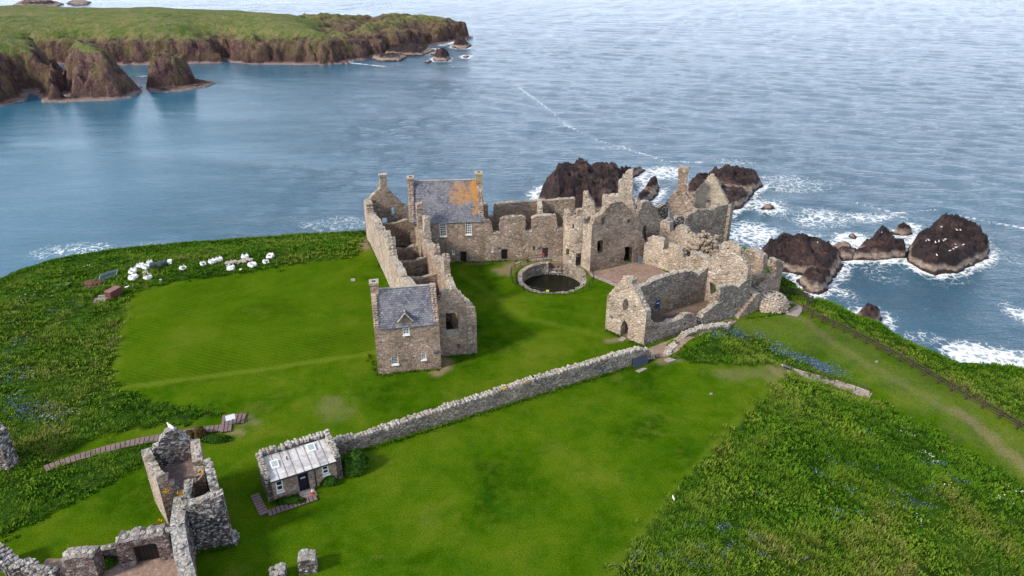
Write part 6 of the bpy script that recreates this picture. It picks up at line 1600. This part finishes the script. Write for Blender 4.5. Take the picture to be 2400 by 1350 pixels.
def bags():
    spots = [(644, 285, .62, 'white bulk bag at the back of the heap, left of the stony topped one', 0), (700, 300, .62, 'white bulk bag resting in the middle of the heap before the green netting', 1), (572, 315, .58, 'flattened white bulk bag on the left side of the heap', 2), (565, 350, .60, 'white bulk bag wedged above the front left bag of the heap', 3),
             (570, 408, .72, 'plump white bulk bag at the front left of the heap', 4), (718, 405, .68, 'half open white bulk bag front right of the heap', 5), (735, 252, .5, 'greyish stony topped bulk bag at the back right of the heap', 6), (690, 345, .42, 'small crushed bulk bag low in the middle of the heap', 7),
             (1068, 300, .62, 'white bulk bag lying alone right of the green netting', 8), (1272, 265, .5, 'small split white bulk bag left of a touching pair', 9), (1364, 248, .66, 'taller left one of two touching white bulk bags', 10), (1432, 225, .62, 'right one of two touching white bulk bags', 11),
             (1550, 312, .68, 'round white bulk bag nearest the mown green', 12), (1693, 200, .68, 'white bulk bag behind the pale rubble strip', 13), (1768, 282, .70, 'open topped white bulk bag in front of the rubble strip', 14), (1903, 248, .56, 'low torn white bulk bag just in front of the last one', 15), (1946, 192, .66, 'farthest right white bulk bag near the cliff edge', 16)]
    for u, v, s_, lab, sd in spots:
        s_ *= .74
        p = gt(*ZG([(u, v)])[0]); t = thing('bulk_bag', lab, 'bag', p, 'white bulk bags along the cliff edge', random.random() * 1.5)
        V, F = bag_mesh(sd, .5 if sd in (5, 8, 9, 15) else .22); hz = s_ * (.62 if sd in (2, 7, 8) else 1.25)
        mb = MB(); rz = random.random() * 1.5; ca, sa = math.cos(rz), math.sin(rz)
        mb.v = [(p.x + s_ * (x * ca - y * sa), p.y + s_ * (x * sa + y * ca), p.z + .02 + z * hz) for x, y, z in V]; mb.f = F
        mb.build('sack', M['bag'], t)
        k = MB()
        for i in range(9): k.stone((p.x + random.gauss(0, .16) * s_, p.y + random.gauss(0, .16) * s_, p.z + hz * .66), .12, .10, .08, random.random() * 3)
        k.build('contents', M['bagfill'], t)
        for a in range(4):
            l = MB(); e = a * math.pi / 2 + .8 + rz; c_ = Vector((p.x + s_ * .95 * math.cos(e), p.y + s_ * .95 * math.sin(e), p.z + hz * .88)); l.tube([c_, c_ + Vector((.05, 0, .22)), c_ + Vector((-.12 * math.cos(e), -.12 * math.sin(e), .26)), c_ + Vector((-.2 * math.cos(e), -.2 * math.sin(e), .02))], .03, 4); l.build('strap', M['bag'], t)
    n = thing('netting_roll', 'crumpled roll of dark green netting beside the heap of white bags', 'netting', gt(*ZG([(840, 290)])[0]))
    mb = MB(); a, b = gt(*ZG([(755, 300)])[0]), gt(*ZG([(925, 258)])[0]); pts = [a.lerp(b, i / 8) + Vector((random.uniform(-.1, .1), random.uniform(-.2, .2), .35)) for i in range(9)]
    mb.tube(pts, .62, 9, .38)
    mb.v = [(x + random.uniform(-.1, .1), y + random.uniform(-.1, .1), z + random.uniform(-.08, .08)) for x, y, z in mb.v]; mb.build('roll', M['tarp'], n)
    mb = MB(); mb.box((b.x + .2, b.y + .05, b.z), .5, .7, .75, .3, .1); mb.build('end_sack', M['bag'], n)
    c = thing('storage_box', 'maroon wooden storage box with two part lid at the corner of the green', 'box', gt(*ZG([(330, 610)])[0])); p = gt(*ZG([(335, 600)])[0])
    mb = MB(); rz = math.radians(72); mb.box((p.x + .25, p.y + .7, p.z), 2.0, 1.0, 1.05, rz, .01); bd = mb.build('body', M['redbox'], c)
    for sg in (-1, 1): m = MB(); m.box((p.x + .25 + sg * .5 * math.cos(rz), p.y + .7 + sg * .5 * math.sin(rz), p.z + 1.05), .97, 1.08, .07, rz, .01); m.build('lid', M['redtop'], c)
    s = thing('slab_stack', 'low stack of pale weathered boards beside the maroon box', 'boards', gt(*ZG([(255, 605)])[0])); p = gt(*ZG([(255, 608)])[0])
    mb = MB()
    for i in range(6): mb.box((p.x + random.uniform(-.3, .3), p.y + i * .32 - .8, p.z + .02 + (i % 3) * .07), 1.5, .3, .07, .2 + random.uniform(-.15, .15), .01)
    mb.build('boards', M['slabs'], s)
    s = thing('soil_heap', 'heap of red brown soil left of the barrier panels', 'heap', gt(*ZG([(165, 450)])[0])); p = gt(*ZG([(165, 455)])[0]); mb = MB()
    for i in range(120): a, r = random.random() * 6.3, random.random() ** .6 * 1.5; e = random.uniform(.12, .3); mb.stone((p.x + r * math.cos(a), p.y + r * .9 * math.sin(a), p.z + .55 * (1 - r / 1.6)), e, e, e * .6, a, .3)
    mb.build('soil', M['soil'], s)
    f = thing('barrier_panels', 'stack of leaning steel mesh barrier panels in the long grass', 'barrier', gt(*ZG([(230, 420)])[0])); a, b = gt(*ZG([(225, 430)])[0]), gt(*ZG([(400, 375)])[0])
    for k in range(3):
        mb = MB(); o = Vector((-.12 * k, .22 * k, .15)); A, B = a + o, b + o; up = Vector((-.1, .8, .42))
        for s0, s1 in ((A, B), (A + up, B + up), (A, A + up), (B, B + up)): mb.tube([s0, s1], .04, 5)
        for i in range(1, 12): mb.tube([A.lerp(B, i / 12), A.lerp(B, i / 12) + up], .012, 3)
        mb.build('panel', M['metal'], f)
    r = thing('rubble_strip', 'strip of pale rubble and broken boards among the white bags', 'rubble', gt(*ZG([(1620, 240)])[0])); mb = MB()
    for i in range(70):
        u = random.uniform(1500, 1760); v = 262 - (u - 1500) * .13 + random.gauss(0, 9); p = gt(*ZG([(u, v)])[0]); e = random.uniform(.10, .26); mb.stone(p + Vector((0, 0, .35)), e * 1.5, e, e * .5, random.random() * 3)
    mb.build('rubble', M['cap'], r)
bags()
# ================================================================== vegetation
def leaves(name, cx, cy, cz, h, r, nl, lw, tint, mat, parent=None, kind='stuff', label=None, lean=.55, tj=.12):
    """clumps of leaf blades: arrays of clump centres, heights, radii, tint (0..1)"""
    n = len(cx); k = n * nl; rep = lambda a: np.repeat(a, nl)
    th = RNG.random(k) * 2 * math.pi; rr = np.sqrt(RNG.random(k)) * rep(r)
    bx = rep(cx) + rr * np.cos(th); by = rep(cy) + rr * np.sin(th); bz = rep(cz) - .04
    H = rep(h) * (.45 + .65 * RNG.random(k)) * (1 - .35 * (rr / np.maximum(rep(r), 1e-3)) ** 2)
    az = th + RNG.normal(0, .8, k); ln = H * lean * (.25 + RNG.random(k))
    wd = lw * (.6 + .8 * RNG.random(k)); px, py = -np.sin(az) * wd, np.cos(az) * wd
    mx, my, mz = bx + np.cos(az) * ln * .4, by + np.sin(az) * ln * .4, bz + H * .72
    tx, ty, tz = bx + np.cos(az) * ln, by + np.sin(az) * ln, bz + H * (.70 + .45 * RNG.random(k))
    V = np.empty((k, 5, 3), np.float32)
    V[:, 0] = np.stack([bx - px * .4, by - py * .4, bz], 1); V[:, 1] = np.stack([bx + px * .4, by + py * .4, bz], 1)
    V[:, 2] = np.stack([mx + px, my + py, mz], 1); V[:, 3] = np.stack([mx - px, my - py, mz], 1); V[:, 4] = np.stack([tx, ty, tz], 1)
    i = np.arange(k) * 5
    Q = np.stack([i, i + 1, i + 2, i + 3], 1); T = np.stack([i + 3, i + 2, i + 4], 1)
    tt = np.clip(rep(tint) + RNG.normal(0, tj, k), 0, 1)
    o = np_mesh(name, V.reshape(-1, 3), [Q, T], mat, parent, False, {'tint': np.repeat(tt, 5)})
    if kind: o['kind'] = kind
    if label: o['label'] = label
    return o

def scatter(poly, dens, inset=.1):
    xs = [p[0] for p in poly]; ys = [p[1] for p in poly]
    A = (max(xs) - min(xs)) * (max(ys) - min(ys)); n = int(A * dens)
    x = RNG.uniform(min(xs), max(xs), n); y = RNG.uniform(min(ys), max(ys), n)
    edge = sdist(x, y, poly) + (fbm(x * .7, y * .7, 27, 3) - .5) * .8
    k = edge > inset - RNG.exponential(.28, n)
    x, y = x[k], y[k]
    z = TZ(x, y); d = sdist(x, y, RIM); k = d > -2.2
    return x[k], y[k], z[k]

def grass():
    spec = {'west': (4.8, .52, .40, 'rank green weeds and tussocks on the rough ground left of the mown green', 'rough_grass'),
            'keepside': (8.0, .45, .36, 'strip of rank grass between boardwalk and mown lawn', 'rough_grass'),
            'mound': (6.0, .50, .32, 'tall grass on the mound beside the chapel passage', 'rough_grass'),
            'bank': (7.5, .55, .34, 'deep tall grass and leafy weeds covering the near bank', 'rough_grass'),
            'rim': (5.0, .48, .38, 'tall grass between the fence and the seaward cliff', 'rough_grass')}
    for key, (dens, h, r, lab, nm) in spec.items():
        x, y, z = scatter(ROUGH[key], dens)
        if key in ('west', 'rim', 'keepside', 'bank'):
            k = (x > -80) & (x < 66) & (y > 30); x, y, z = x[k], y[k], z[k]
        n1 = fbm(x * .13, y * .13, 41, 4); n2 = fbm(x * .5, y * .5, 43, 3); n3 = fbm(x * 1.1, y * 1.1, 47, 2)
        tint = .36 + (n2 - .5) * .6 + (n1 - .5) * .8
        hh = .74 * h * (.5 + 1.0 * n2) * (.75 + .6 * n3)
        if key == 'bank':        # brown tussocks near the camera corner, paler grass along the crest
            dry = np.zeros(len(x))
            for (u, v, zz, rr) in ((2080, 1330, -2, 5), (2300, 1280, -3, 4.5), (2350, 1180, -3.5, 2.4), (1850, 1330, -1.5, 3.0), (2040, 1270, -2, 2.5), (2220, 1210, -2.8, 2.2)):
                p = G(u, v, zz); dry = np.maximum(dry, np.exp(-((x - p.x) ** 2 + (y - p.y) ** 2) / (rr * rr)))
            p = G(2260, 1300, -3); dry = dry + .7 * np.exp(-((x - p.x) ** 2 + (y - p.y) ** 2) / 40.0)
            tint = tint + dry * .24 * (.3 + 1.1 * n3) + .16 * (fbm(x * .25, y * .25, 53, 3) > .52) * n3
            tint = tint + .22 * sstep(3, 0, seg_dist(x, y, UP[:6], False)) * n3
        if key == 'rim': tint = tint + .28 * sstep(4.5, .5, seg_dist(x, y, GTp([(1880, 728), (2000, 788), (2164, 876), (2300, 950), (2420, 1025)]), False)) * (.5 + n2)
        if key == 'west': tint = tint + .05 + .28 * np.exp(-((x + 45) ** 2 / 40 + (y - 76) ** 2 / 60)) * (.5 + n2)
        # leafy weeds in drifts, long bent grass elsewhere
        weed = (fbm(x * .32, y * .32, 83, 3) + RNG.normal(0, .07, len(x))) > (.50 if key != 'rim' else .58)
        a, b = weed, ~weed; tint = np.clip(tint, .02, 1)
        leaves(nm, x[b], y[b], z[b], hh[b] * 1.15, np.full(b.sum(), r * 1.1), 26, .026, np.clip(tint[b] + .06, 0, 1), M['tall'], None, 'stuff', lab, .85)
        leaves('leafy_weeds', x[a], y[a], z[a], hh[a] * RNG.uniform(.6, 1.25, a.sum()), RNG.uniform(.6, 1.4, a.sum()) * r, 17, .070, np.clip(tint[a] - .02, 0, .62), M['tall'], None, 'stuff', lab.replace('grass', 'green leafy growth').replace('tussocks', 'docks'), .6)
    # skirt of weeds hanging over the cliff edge all round
    pts = RIM; xs, ys = [], []
    for i in range(1, len(pts) - 6):
        a, b = pts[i], pts[i + 1]; L = math.hypot(b[0] - a[0], b[1] - a[1]); n = int(L * 14)
        t = RNG.random(n); xs.append(a[0] + (b[0] - a[0]) * t + RNG.normal(0, .9, n)); ys.append(a[1] + (b[1] - a[1]) * t + RNG.normal(0, .9, n))
    x, y = np.concatenate(xs), np.concatenate(ys); k = (x > -80) & (x < 66); x, y = x[k], y[k]; z = TZ(x, y); k = z > -5; x, y, z = x[k], y[k], z[k]
    n2 = fbm(x * .5, y * .5, 43, 3)
    leaves('cliff_edge_grass', x, y, z, .5 * (.6 + .8 * n2), np.full(len(x), .4), 18, .045, np.clip(.28 + (n2 - .5) * .6, .02, 1), M['tall'], None, 'stuff', 'grass and weeds overhanging the cliff edge')
    # shoulder of green cliff right of the tower stub
    poly = GTp([(1836, 600), (1860, 612), (1880, 650), (1850, 690), (1835, 690)])
grass()

def wall_foot():
    xs, ys = [], []
    for a, b, n in ((V2(G(850, 1056)), V2(G(1530, 843)), 560), (V2(G(790, 1070)), V2(G(1534, 842)), 0), (V2(G(887, 878)), V2(G(1034, 863)), 70), (V2(G(887, 878)), V2(G(868, 831)), 50), (V2(G(1036, 836)), V2(G(1116, 828)), 40),
                    (V2(G(1418, 772)), V2(G(1455, 790)), 40), (V2(G(1478, 798)), V2(G(1508, 811)), 30), (V2(G(1065, 614)), V2(G(1320, 610)), 90), (V2(G(918, 674)), V2(G(868, 562)), 150), (V2(G(630, 1180)), V2(G(700, 1156)), 30),
                    (V2(G(466, 1293)), V2(G(546, 1278)), 50), (V2(G(1600, 790)), V2(G(1720, 746)), 60), (V2(G(1740, 745)), V2(G(1840, 735)), 50), (V2(G(1508, 812)), V2(G(1600, 782)), 30)):
        if n: t = RNG.random(n); o = RNG.exponential(.14, n); d = (b - a).normalized(); s_ = 1 if True else -1; xs.append(a.x + (b.x - a.x) * t + d.y * o * s_ * np.sign(d.x + 1e-6)); ys.append(a.y + (b.y - a.y) * t - d.x * o * s_ * np.sign(d.x + 1e-6))
    x, y = np.concatenate(xs), np.concatenate(ys); z = TZ(x, y); n = len(x)
    leaves('wall_foot_grass', x, y, z, RNG.uniform(.10, .42, n), RNG.uniform(.10, .30, n), 14, .022, np.clip(.34 + RNG.normal(0, .18, n), 0, .9), M['tall'], None, 'stuff', 'longer grass left along the feet of the walls')
wall_foot()

def flowers():
    def patch(pts, n, spread):
        P = [gt(u, v) for u, v in pts]; i = RNG.integers(0, len(P), n); x = np.array([P[j].x for j in i]) + RNG.normal(0, spread, n); y = np.array([P[j].y for j in i]) + RNG.normal(0, spread, n)
        return x, y
    def bloom(name, lab, x, y, mat, h, size, per):
        z = TZ(x, y); n = len(x)
        leaves(name, x, y, z + h, np.full(n, size * 1.6), np.full(n, .16), per, size, RNG.random(n), mat, None, 'stuff', lab, .9, .2)
    ZS = lambda pts: q(1500, 720, 2.6667, pts)
    L = []
    for a, b, n in (((830, 270), (960, 320), 9), ((960, 320), (1110, 365), 12), ((1110, 375), (1290, 435), 14), ((1060, 355), (1180, 400), 8), ((600, 165), (650, 190), 5), ((720, 180), (780, 190), 5), ((840, 240), (900, 260), 5), ((440, 190), (520, 170), 4), ((560, 150), (620, 180), 4), ((1190, 370), (1220, 390), 3)):
        for i in range(n): t = i / max(1, n - 1); L.append((a[0] + (b[0] - a[0]) * t, a[1] + (b[1] - a[1]) * t))
    x, y = patch(ZS(L), 700, .5); bloom('bluebells', 'drift of blue flowers along the crest of the grassy mound', x, y, M['flower'], .30, .040, 4)
    ZW = lambda pts: q(1400, 1000, 2.4, pts)
    L = [(1560, 95), (1240, 280), (1230, 275), (1430, 240), (1410, 365), (1340, 330), (1320, 210), (945, 405), (740, 430), (600, 548), (525, 568), (690, 590), (720, 585), (540, 665), (585, 690), (740, 705), (700, 725), (880, 625), (920, 660), (930, 738), (1345, 530), (1370, 495), (1320, 500), (1670, 460), (1705, 402), (1750, 430), (1730, 455), (1880, 468), (1870, 345), (1895, 368), (1850, 380), (1890, 210), (1940, 230), (1830, 215), (2060, 320), (2005, 310), (790, 670), (415, 738), (215, 805), (195, 765), (245, 720), (330, 750), (470, 760), (530, 795), (605, 795), (325, 815), (115, 805), (1520, 45), (1510, 50), (1550, 245), (1160, 755), (1815, 450), (1460, 500), (1500, 400)]
    x, y = patch(ZW(L), 280, .28); bloom('bluebells', 'scattered clumps of blue flowers in the tall grass of the near bank', x, y, M['flower'], .40, .038, 4)
    Z9 = lambda pts: q(0, 520, 2.8129, pts)
    L = [(130, 790), (140, 800), (50, 840), (45, 870), (15, 900), (70, 1200), (75, 1235), (110, 1230), (150, 1270), (180, 1280), (200, 1240), (210, 1215), (100, 1170), (120, 1050), (90, 1030), (300, 1230), (390, 1250), (395, 1325), (455, 1265), (230, 1290), (280, 1290), (310, 1280), (20, 1190), (60, 1010), (145, 985), (470, 575), (330, 610), (160, 1255), (250, 1280)]
    x, y = patch(Z9(L), 330, .7); bloom('bluebells', 'loose blue flowers in the rough ground at the far left', x, y, M['flower'], .34, .042, 4)
    L = [(145, 515), (200, 530), (160, 540), (240, 480), (420, 435), (425, 425), (25, 625), (100, 620), (70, 680), (340, 495), (190, 1040), (210, 1010), (140, 1130), (320, 1300), (300, 1310), (360, 1320), (470, 1270), (590, 300)]
    x, y = patch(Z9(L), 110, .5); bloom('white_flowers', 'white umbels dotted through the weeds at the far left', x, y, M['whiteflower'], .42, .04, 4)
    x, y = patch(ZW([(1740, 55), (1775, 60), (1850, 170), (1890, 210), (1940, 150), (2335, 378), (2400, 395), (2270, 410), (1970, 350), (1790, 935 - 400)]), 50, .4); bloom('white_flowers', 'white umbels on the right shoulder of the near bank', x, y, M['whiteflower'], .45, .04, 4)
flowers()

def shrub(name, label, c, rx, ry, rz, n, size, mat, cat='shrub', stems=True):
    t = thing(name, label, cat, (c[0], c[1], c[2]))
    k = n; d = RNG.normal(0, 1, (k, 3)); d /= np.linalg.norm(d, axis=1)[:, None]; d[:, 2] = np.abs(d[:, 2]) * .98 + .02
    lob = .78 + .45 * (fbm(np.arctan2(d[:, 1], d[:, 0]) * 1.6 + 9, d[:, 2] * 3.5, 5, 3) - .3)
    rad = (.55 + .45 * RNG.random(k) ** .5) * lob
    P = d * rad[:, None] * np.array([rx, ry, rz]) + np.array([c[0], c[1], c[2] + .1])
    a = RNG.normal(0, 1, (k, 3)); a = a - (a * d).sum(1)[:, None] * d * .6; a /= np.linalg.norm(a, axis=1)[:, None]
    b = np.cross(a, d + RNG.normal(0, .35, (k, 3))); b /= np.linalg.norm(b, axis=1)[:, None]
    s = size * (.6 + .8 * RNG.random(k))[:, None]
    V = np.stack([P - a * s - b * s * .5, P + a * s * .2 - b * s * .7, P + a * s, P + a * s * .2 + b * s * .7], 1)
    i = np.arange(k) * 4; F = np.stack([i, i + 1, i + 2, i + 3], 1)
    tint = np.clip(.25 + .5 * (fbm(P[:, 0] * 2.2, P[:, 1] * 2.2 + P[:, 2], 7, 3)) + RNG.normal(0, .12, k) - .1, 0, 1)
    np_mesh('foliage', V.reshape(-1, 3), F, mat, t, False, {'tint': np.repeat(tint, 4)})
    mb = MB()
    for j in range(7):
        e = Vector((random.uniform(-.6, .6) * rx, random.uniform(-.6, .6) * ry, rz * random.uniform(.5, .8))); mb.tube([(c[0] + e.x * .2, c[1] + e.y * .2, c[2] - .1), (c[0] + e.x * .6, c[1] + e.y * .6, c[2] + e.z * .6), (c[0] + e.x, c[1] + e.y, c[2] + e.z)], .05, 5, .015)
    mb.build('stem', M['wood'], t)
    return t
p = G(832, 1098); shrub('shrub', 'large rounded green shrub between the hut and the boundary wall', (p.x, p.y, 0), 1.55, 1.5, 2.1, 5200, .13, M['shrub'])
p = G(772, 1138); shrub('shrub', 'low dark shrub against the hut front below its right window', (p.x - .1, p.y + .25, 0), 1.15, .55, .8, 1900, .10, M['shrub'])
p = G(670, 1188); shrub('shrub', 'flat strip of dark ground cover before the hut front below its left window', (p.x + .3, p.y + .55, 0), 1.6, .55, .38, 1900, .09, M['shrub'])
p = G(470, 1022); shrub('shrub', 'brown twiggy bush beside the boardwalk', (p.x, p.y, 0), .75, .7, 1.15, 1700, .09, M['drybush'])
p = G(445, 1024); shrub('shrub', 'lower brown bush left of the twiggy one at the boardwalk', (p.x, p.y, 0), .8, .6, .7, 1200, .09, M['drybush'])
p = G(505, 1032); shrub('shrub', 'low green weed bank on the near side of the boardwalk', (p.x, p.y, 0), 1.9, .7, .5, 2000, .10, M['shrub'])
p = G(250, 1325); shrub('shrub', 'dark weeds growing in the corner of the gate yard', (p.x, p.y, 0), 1.0, .7, .6, 900, .10, M['shrub'])
for (lab, z7, y_) in (('yellow wallflower tuft on the right wall of the tower house', (940, 715), 46.6), ('small yellow tuft on the broken face of the tower house', (385, 1020), 44.4), ('yellow tuft where the tower house meets the court wall', (635, 1040), 44.2), ('yellow tuft at the back corner of the gate block', (1340 / 3.648 * 6.75 - 330 * 6.75 + 0, 0), None)):
    if y_ is None: c = G(*Z5([(1365, 875)])[0], 2.7)
    else: c = atY(*Z7([z7])[0], y_)
    t = thing('wallflower', lab, 'plant', c); n = 60
    leaves('flowers', np.full(9, c.x) + RNG.normal(0, .11, 9), np.full(9, c.y) + RNG.normal(0, .09, 9), np.full(9, c.z - .12), np.full(9, .26), np.full(9, .08), 7, .032, RNG.random(9), M['goldflower'], t, None)

# ================================================================== gulls
def gull_mesh(t, p, rz, s=1.0):
    ca, sa = math.cos(rz), math.sin(rz)
    prof = [(-.30, .0, .20, .02), (-.22, 0, .22, .06), (-.08, 0, .23, .105), (.06, 0, .25, .11), (.15, 0, .30, .075), (.19, 0, .37, .05), (.23, 0, .41, .055), (.28, 0, .41, .04), (.31, 0, .40, .012)]
    mb = MB(); n = 8; rings = []
    for x, y, z, r in prof: rings.append(mb.add([(x, r * math.cos(2 * math.pi * j / n), z + r * math.sin(2 * math.pi * j / n)) for j in range(n)]))
    for k in range(len(rings) - 1):
        for j in range(n): mb.f.append((rings[k] + j, rings[k] + (j + 1) % n, rings[k + 1] + (j + 1) % n, rings[k + 1] + j))
    mb.f.append(tuple(rings[0] + j for j in range(n))[::-1]); mb.f.append(tuple(rings[-1] + j for j in range(n)))
    for sg in (-.04, .04): mb.tube([(0, sg, .16), (.02, sg, 0), (.07, sg, 0)], .012, 4)
    def tr(m): m.v = [(p[0] + s * (x * ca - y * sa), p[1] + s * (x * sa + y * ca), p[2] + s * z) for x, y, z in m.v]; return m
    tr(mb).build('body', M['gull'], t, True)
    w = MB()
    for sg in (-1, 1): w.face([(.12, sg * .085, .31), (-.10, sg * .115, .27), (-.36, sg * .05, .20), (-.12, sg * .118, .20)][::sg])
    tr(w).build('wing', M['gullgrey'], t)
    b = MB(); b.tube([(.305, 0, .40), (.37, 0, .385)], .014, 5, .005); tr(b).build('beak', M['beak'], t)
def gulls():
    c = atY(*Z7([(480, 30)])[0], 49.0); t = thing('gull', 'white gull perched on the gable peak of the tower house', 'bird', c); gull_mesh(t, (c.x, c.y, c.z - .12), 2.6, 1.35)
    for (u, v, lab, k) in ((378, 661, 'white gull standing at the top edge of the mown green', 1.2), (299, 677, 'white gull at the far left corner of the mown green', 1.1), (565, 636, 'white gull on the grass below the right hand bags', 1.1), (1578, 1172, 'small pale marker shaped like a gull on the edge of the near grass bank', .8)):  # the last entry is a small white marker, modelled with the gull mesh
        p = gt(u, v); t = thing('gull', lab, 'bird', p, 'gulls on the grass'); gull_mesh(t, (p.x, p.y, p.z + .03), random.random() * 6, k)
    bpy.context.view_layer.update(); dg = bpy.context.evaluated_depsgraph_get()
    spots = [(2206, 534), (2242, 541), (2250, 541), (2170, 566), (2176, 565), (2192, 570), (2200, 568), (2211, 566), (2239, 575), (2257, 576), (2240, 582), (2234, 586), (2225, 590), (2195, 600), (2066, 547), (2000, 577), (1916, 570), (2215, 563), (1655, 425), (1660, 423)]
    proto = None
    for u, v in spots:
        a = (u - 1200) / FPX; b = (675 - v) / FPX; d = Vector((a, cp + b * sp, -sp + b * cp)).normalized(); h, loc, nrm, idx, ob, _ = SC.ray_cast(dg, Vector((0, 0, CAMH)), d)
        if not h or ob.name == 'sea' or loc.z > -30: continue
        if proto is None:
            proto = thing('gull', 'white gull resting on the dark offshore rocks', 'bird', (0, 0, 0), 'white gulls resting on the offshore rocks'); gull_mesh(proto, (0, 0, 0), 0, 1.45); r = proto
        else:
            r = proto.copy(); C.objects.link(r)
            for ch in proto.children: k = ch.copy(); C.objects.link(k); k.parent = r
        r.location = loc; r.rotation_euler = (0, 0, random.random() * 6)
gulls()

# easel board by the gabled block
def easel():
    p = V2(G(1500, 620)); t = thing('easel_board', 'blue topped easel board standing at the corner of the gravel court', 'sign', (*p, 0)); d = Vector((.86, .5, 0)); n = Vector((.5, -.86, 0))
    o = X3(p, 0); mb = MB(); mb.obox(o - d * .3 + Vector((0, 0, .25)), d * .62, n * .05 , Vector((-.10, .17, .95))); mb.build('panel', M['infopale'], t)
    mb = MB()
    for s_ in (-.28, .28): mb.tube([o + d * s_ + n * .05, o + d * s_ - n * .2 + Vector((0, 0, 1.2))], .03, 5)
    mb.tube([o - n * .6, o - n * .2 + Vector((0, 0, 1.1))], .03, 5); mb.build('legs', M['wood'], t)
M['infopale'] = simple_mat('pale blue board', (.16, .26, .36), .4, .3, 6)
easel()
# ------------------------------------------------------------------ camera, sun and sky
cam = bpy.data.cameras.new('camera'); co = bpy.data.objects.new('camera', cam); C.objects.link(co)
co.location = (0, 0, CAMH); co.rotation_euler = (math.radians(90) - PITCH, 0, 0)
cam.sensor_width = 36; cam.lens = FPX / 2400 * 36; cam.clip_start = .5; cam.clip_end = 20000
SC.camera = co
SUN_EL, SUN_TO = math.radians(36), Vector((-.875, -.485, 0)).normalized()
sd = Vector((SUN_TO.x * math.cos(SUN_EL), SUN_TO.y * math.cos(SUN_EL), math.sin(SUN_EL)))
sun = bpy.data.lights.new('sun', 'SUN'); so = bpy.data.objects.new('sun', sun); C.objects.link(so)
sun.energy = 4.0; sun.angle = math.radians(8.0); sun.color = (1.0, .90, .76)
so.rotation_euler = sd.to_track_quat('Z', 'Y').to_euler(); so.location = (-60, -40, 90)
w = bpy.data.worlds.new('World'); SC.world = w; w.use_nodes = True
nt = w.node_tree; nt.nodes.clear()
sky = nt.nodes.new('ShaderNodeTexSky'); sky.sky_type = 'NISHITA'; sky.sun_disc = False
sky.sun_elevation = SUN_EL; sky.sun_rotation = math.atan2(sd.x, sd.y)
sky.air_density = 1.0; sky.dust_density = 2.5; sky.ozone_density = 1.5
bg = nt.nodes.new('ShaderNodeBackground'); bg.inputs[1].default_value = .12
wo = nt.nodes.new('ShaderNodeOutputWorld')
k = N(nt); tcn = k.n('ShaderNodeTexCoord'); mpn = k.n('ShaderNodeMapping'); mpn.inputs['Scale'].default_value = (1, 1, 3.5); k.l(tcn.outputs['Generated'], mpn.inputs[0])
cl = k.noise(mpn.outputs[0], 2.2, 5, .6, .3)          # thin broken cloud
cz = k.sep(tcn.outputs['Generated'])[2]
veil = k.math('MAXIMUM', k.ramp(cl, [(.36, .55), (.62, .9)]), k.ramp(cz, [(.0, .95), (.55, .0)]), True)
glow = k.ramp(cz, [(.06, 1.0), (.34, .55), (.75, 0.0)])          # bright thin cloud low over the sea
k.l(k.mix(veil, sky.outputs[0], k.mix(glow, (4.3, 5.0, 6.4), (12.8, 14.4, 17.2))), bg.inputs[0]); nt.links.new(bg.outputs[0], wo.inputs[0])
SC.view_settings.view_transform = 'Standard'; SC.view_settings.look = 'None'; SC.view_settings.exposure = 0.28; SC.view_settings.gamma = 1.0
SC.render.engine = 'CYCLES'
SC.cycles.max_bounces = 5; SC.cycles.diffuse_bounces = 3; SC.cycles.glossy_bounces = 3

def haze():
    mb = MB(); mb.obox((-1700, -300, -53), (3400, 0, 0), (0, 2600, 0), (0, 0, 104)); m = bpy.data.materials.new('sea air'); m.use_nodes = True; t = m.node_tree; t.nodes.clear()
    v = t.nodes.new('ShaderNodeVolumePrincipled'); v.inputs['Color'].default_value = (.86, .91, 1, 1); v.inputs['Density'].default_value = .00035; v.inputs['Anisotropy'].default_value = .2
    o = t.nodes.new('ShaderNodeOutputMaterial'); t.links.new(v.outputs[0], o.inputs['Volume'])
    tag(mb.build('haze', m), 'thin pale sea haze', None, None, 'stuff')
#HAZE haze()
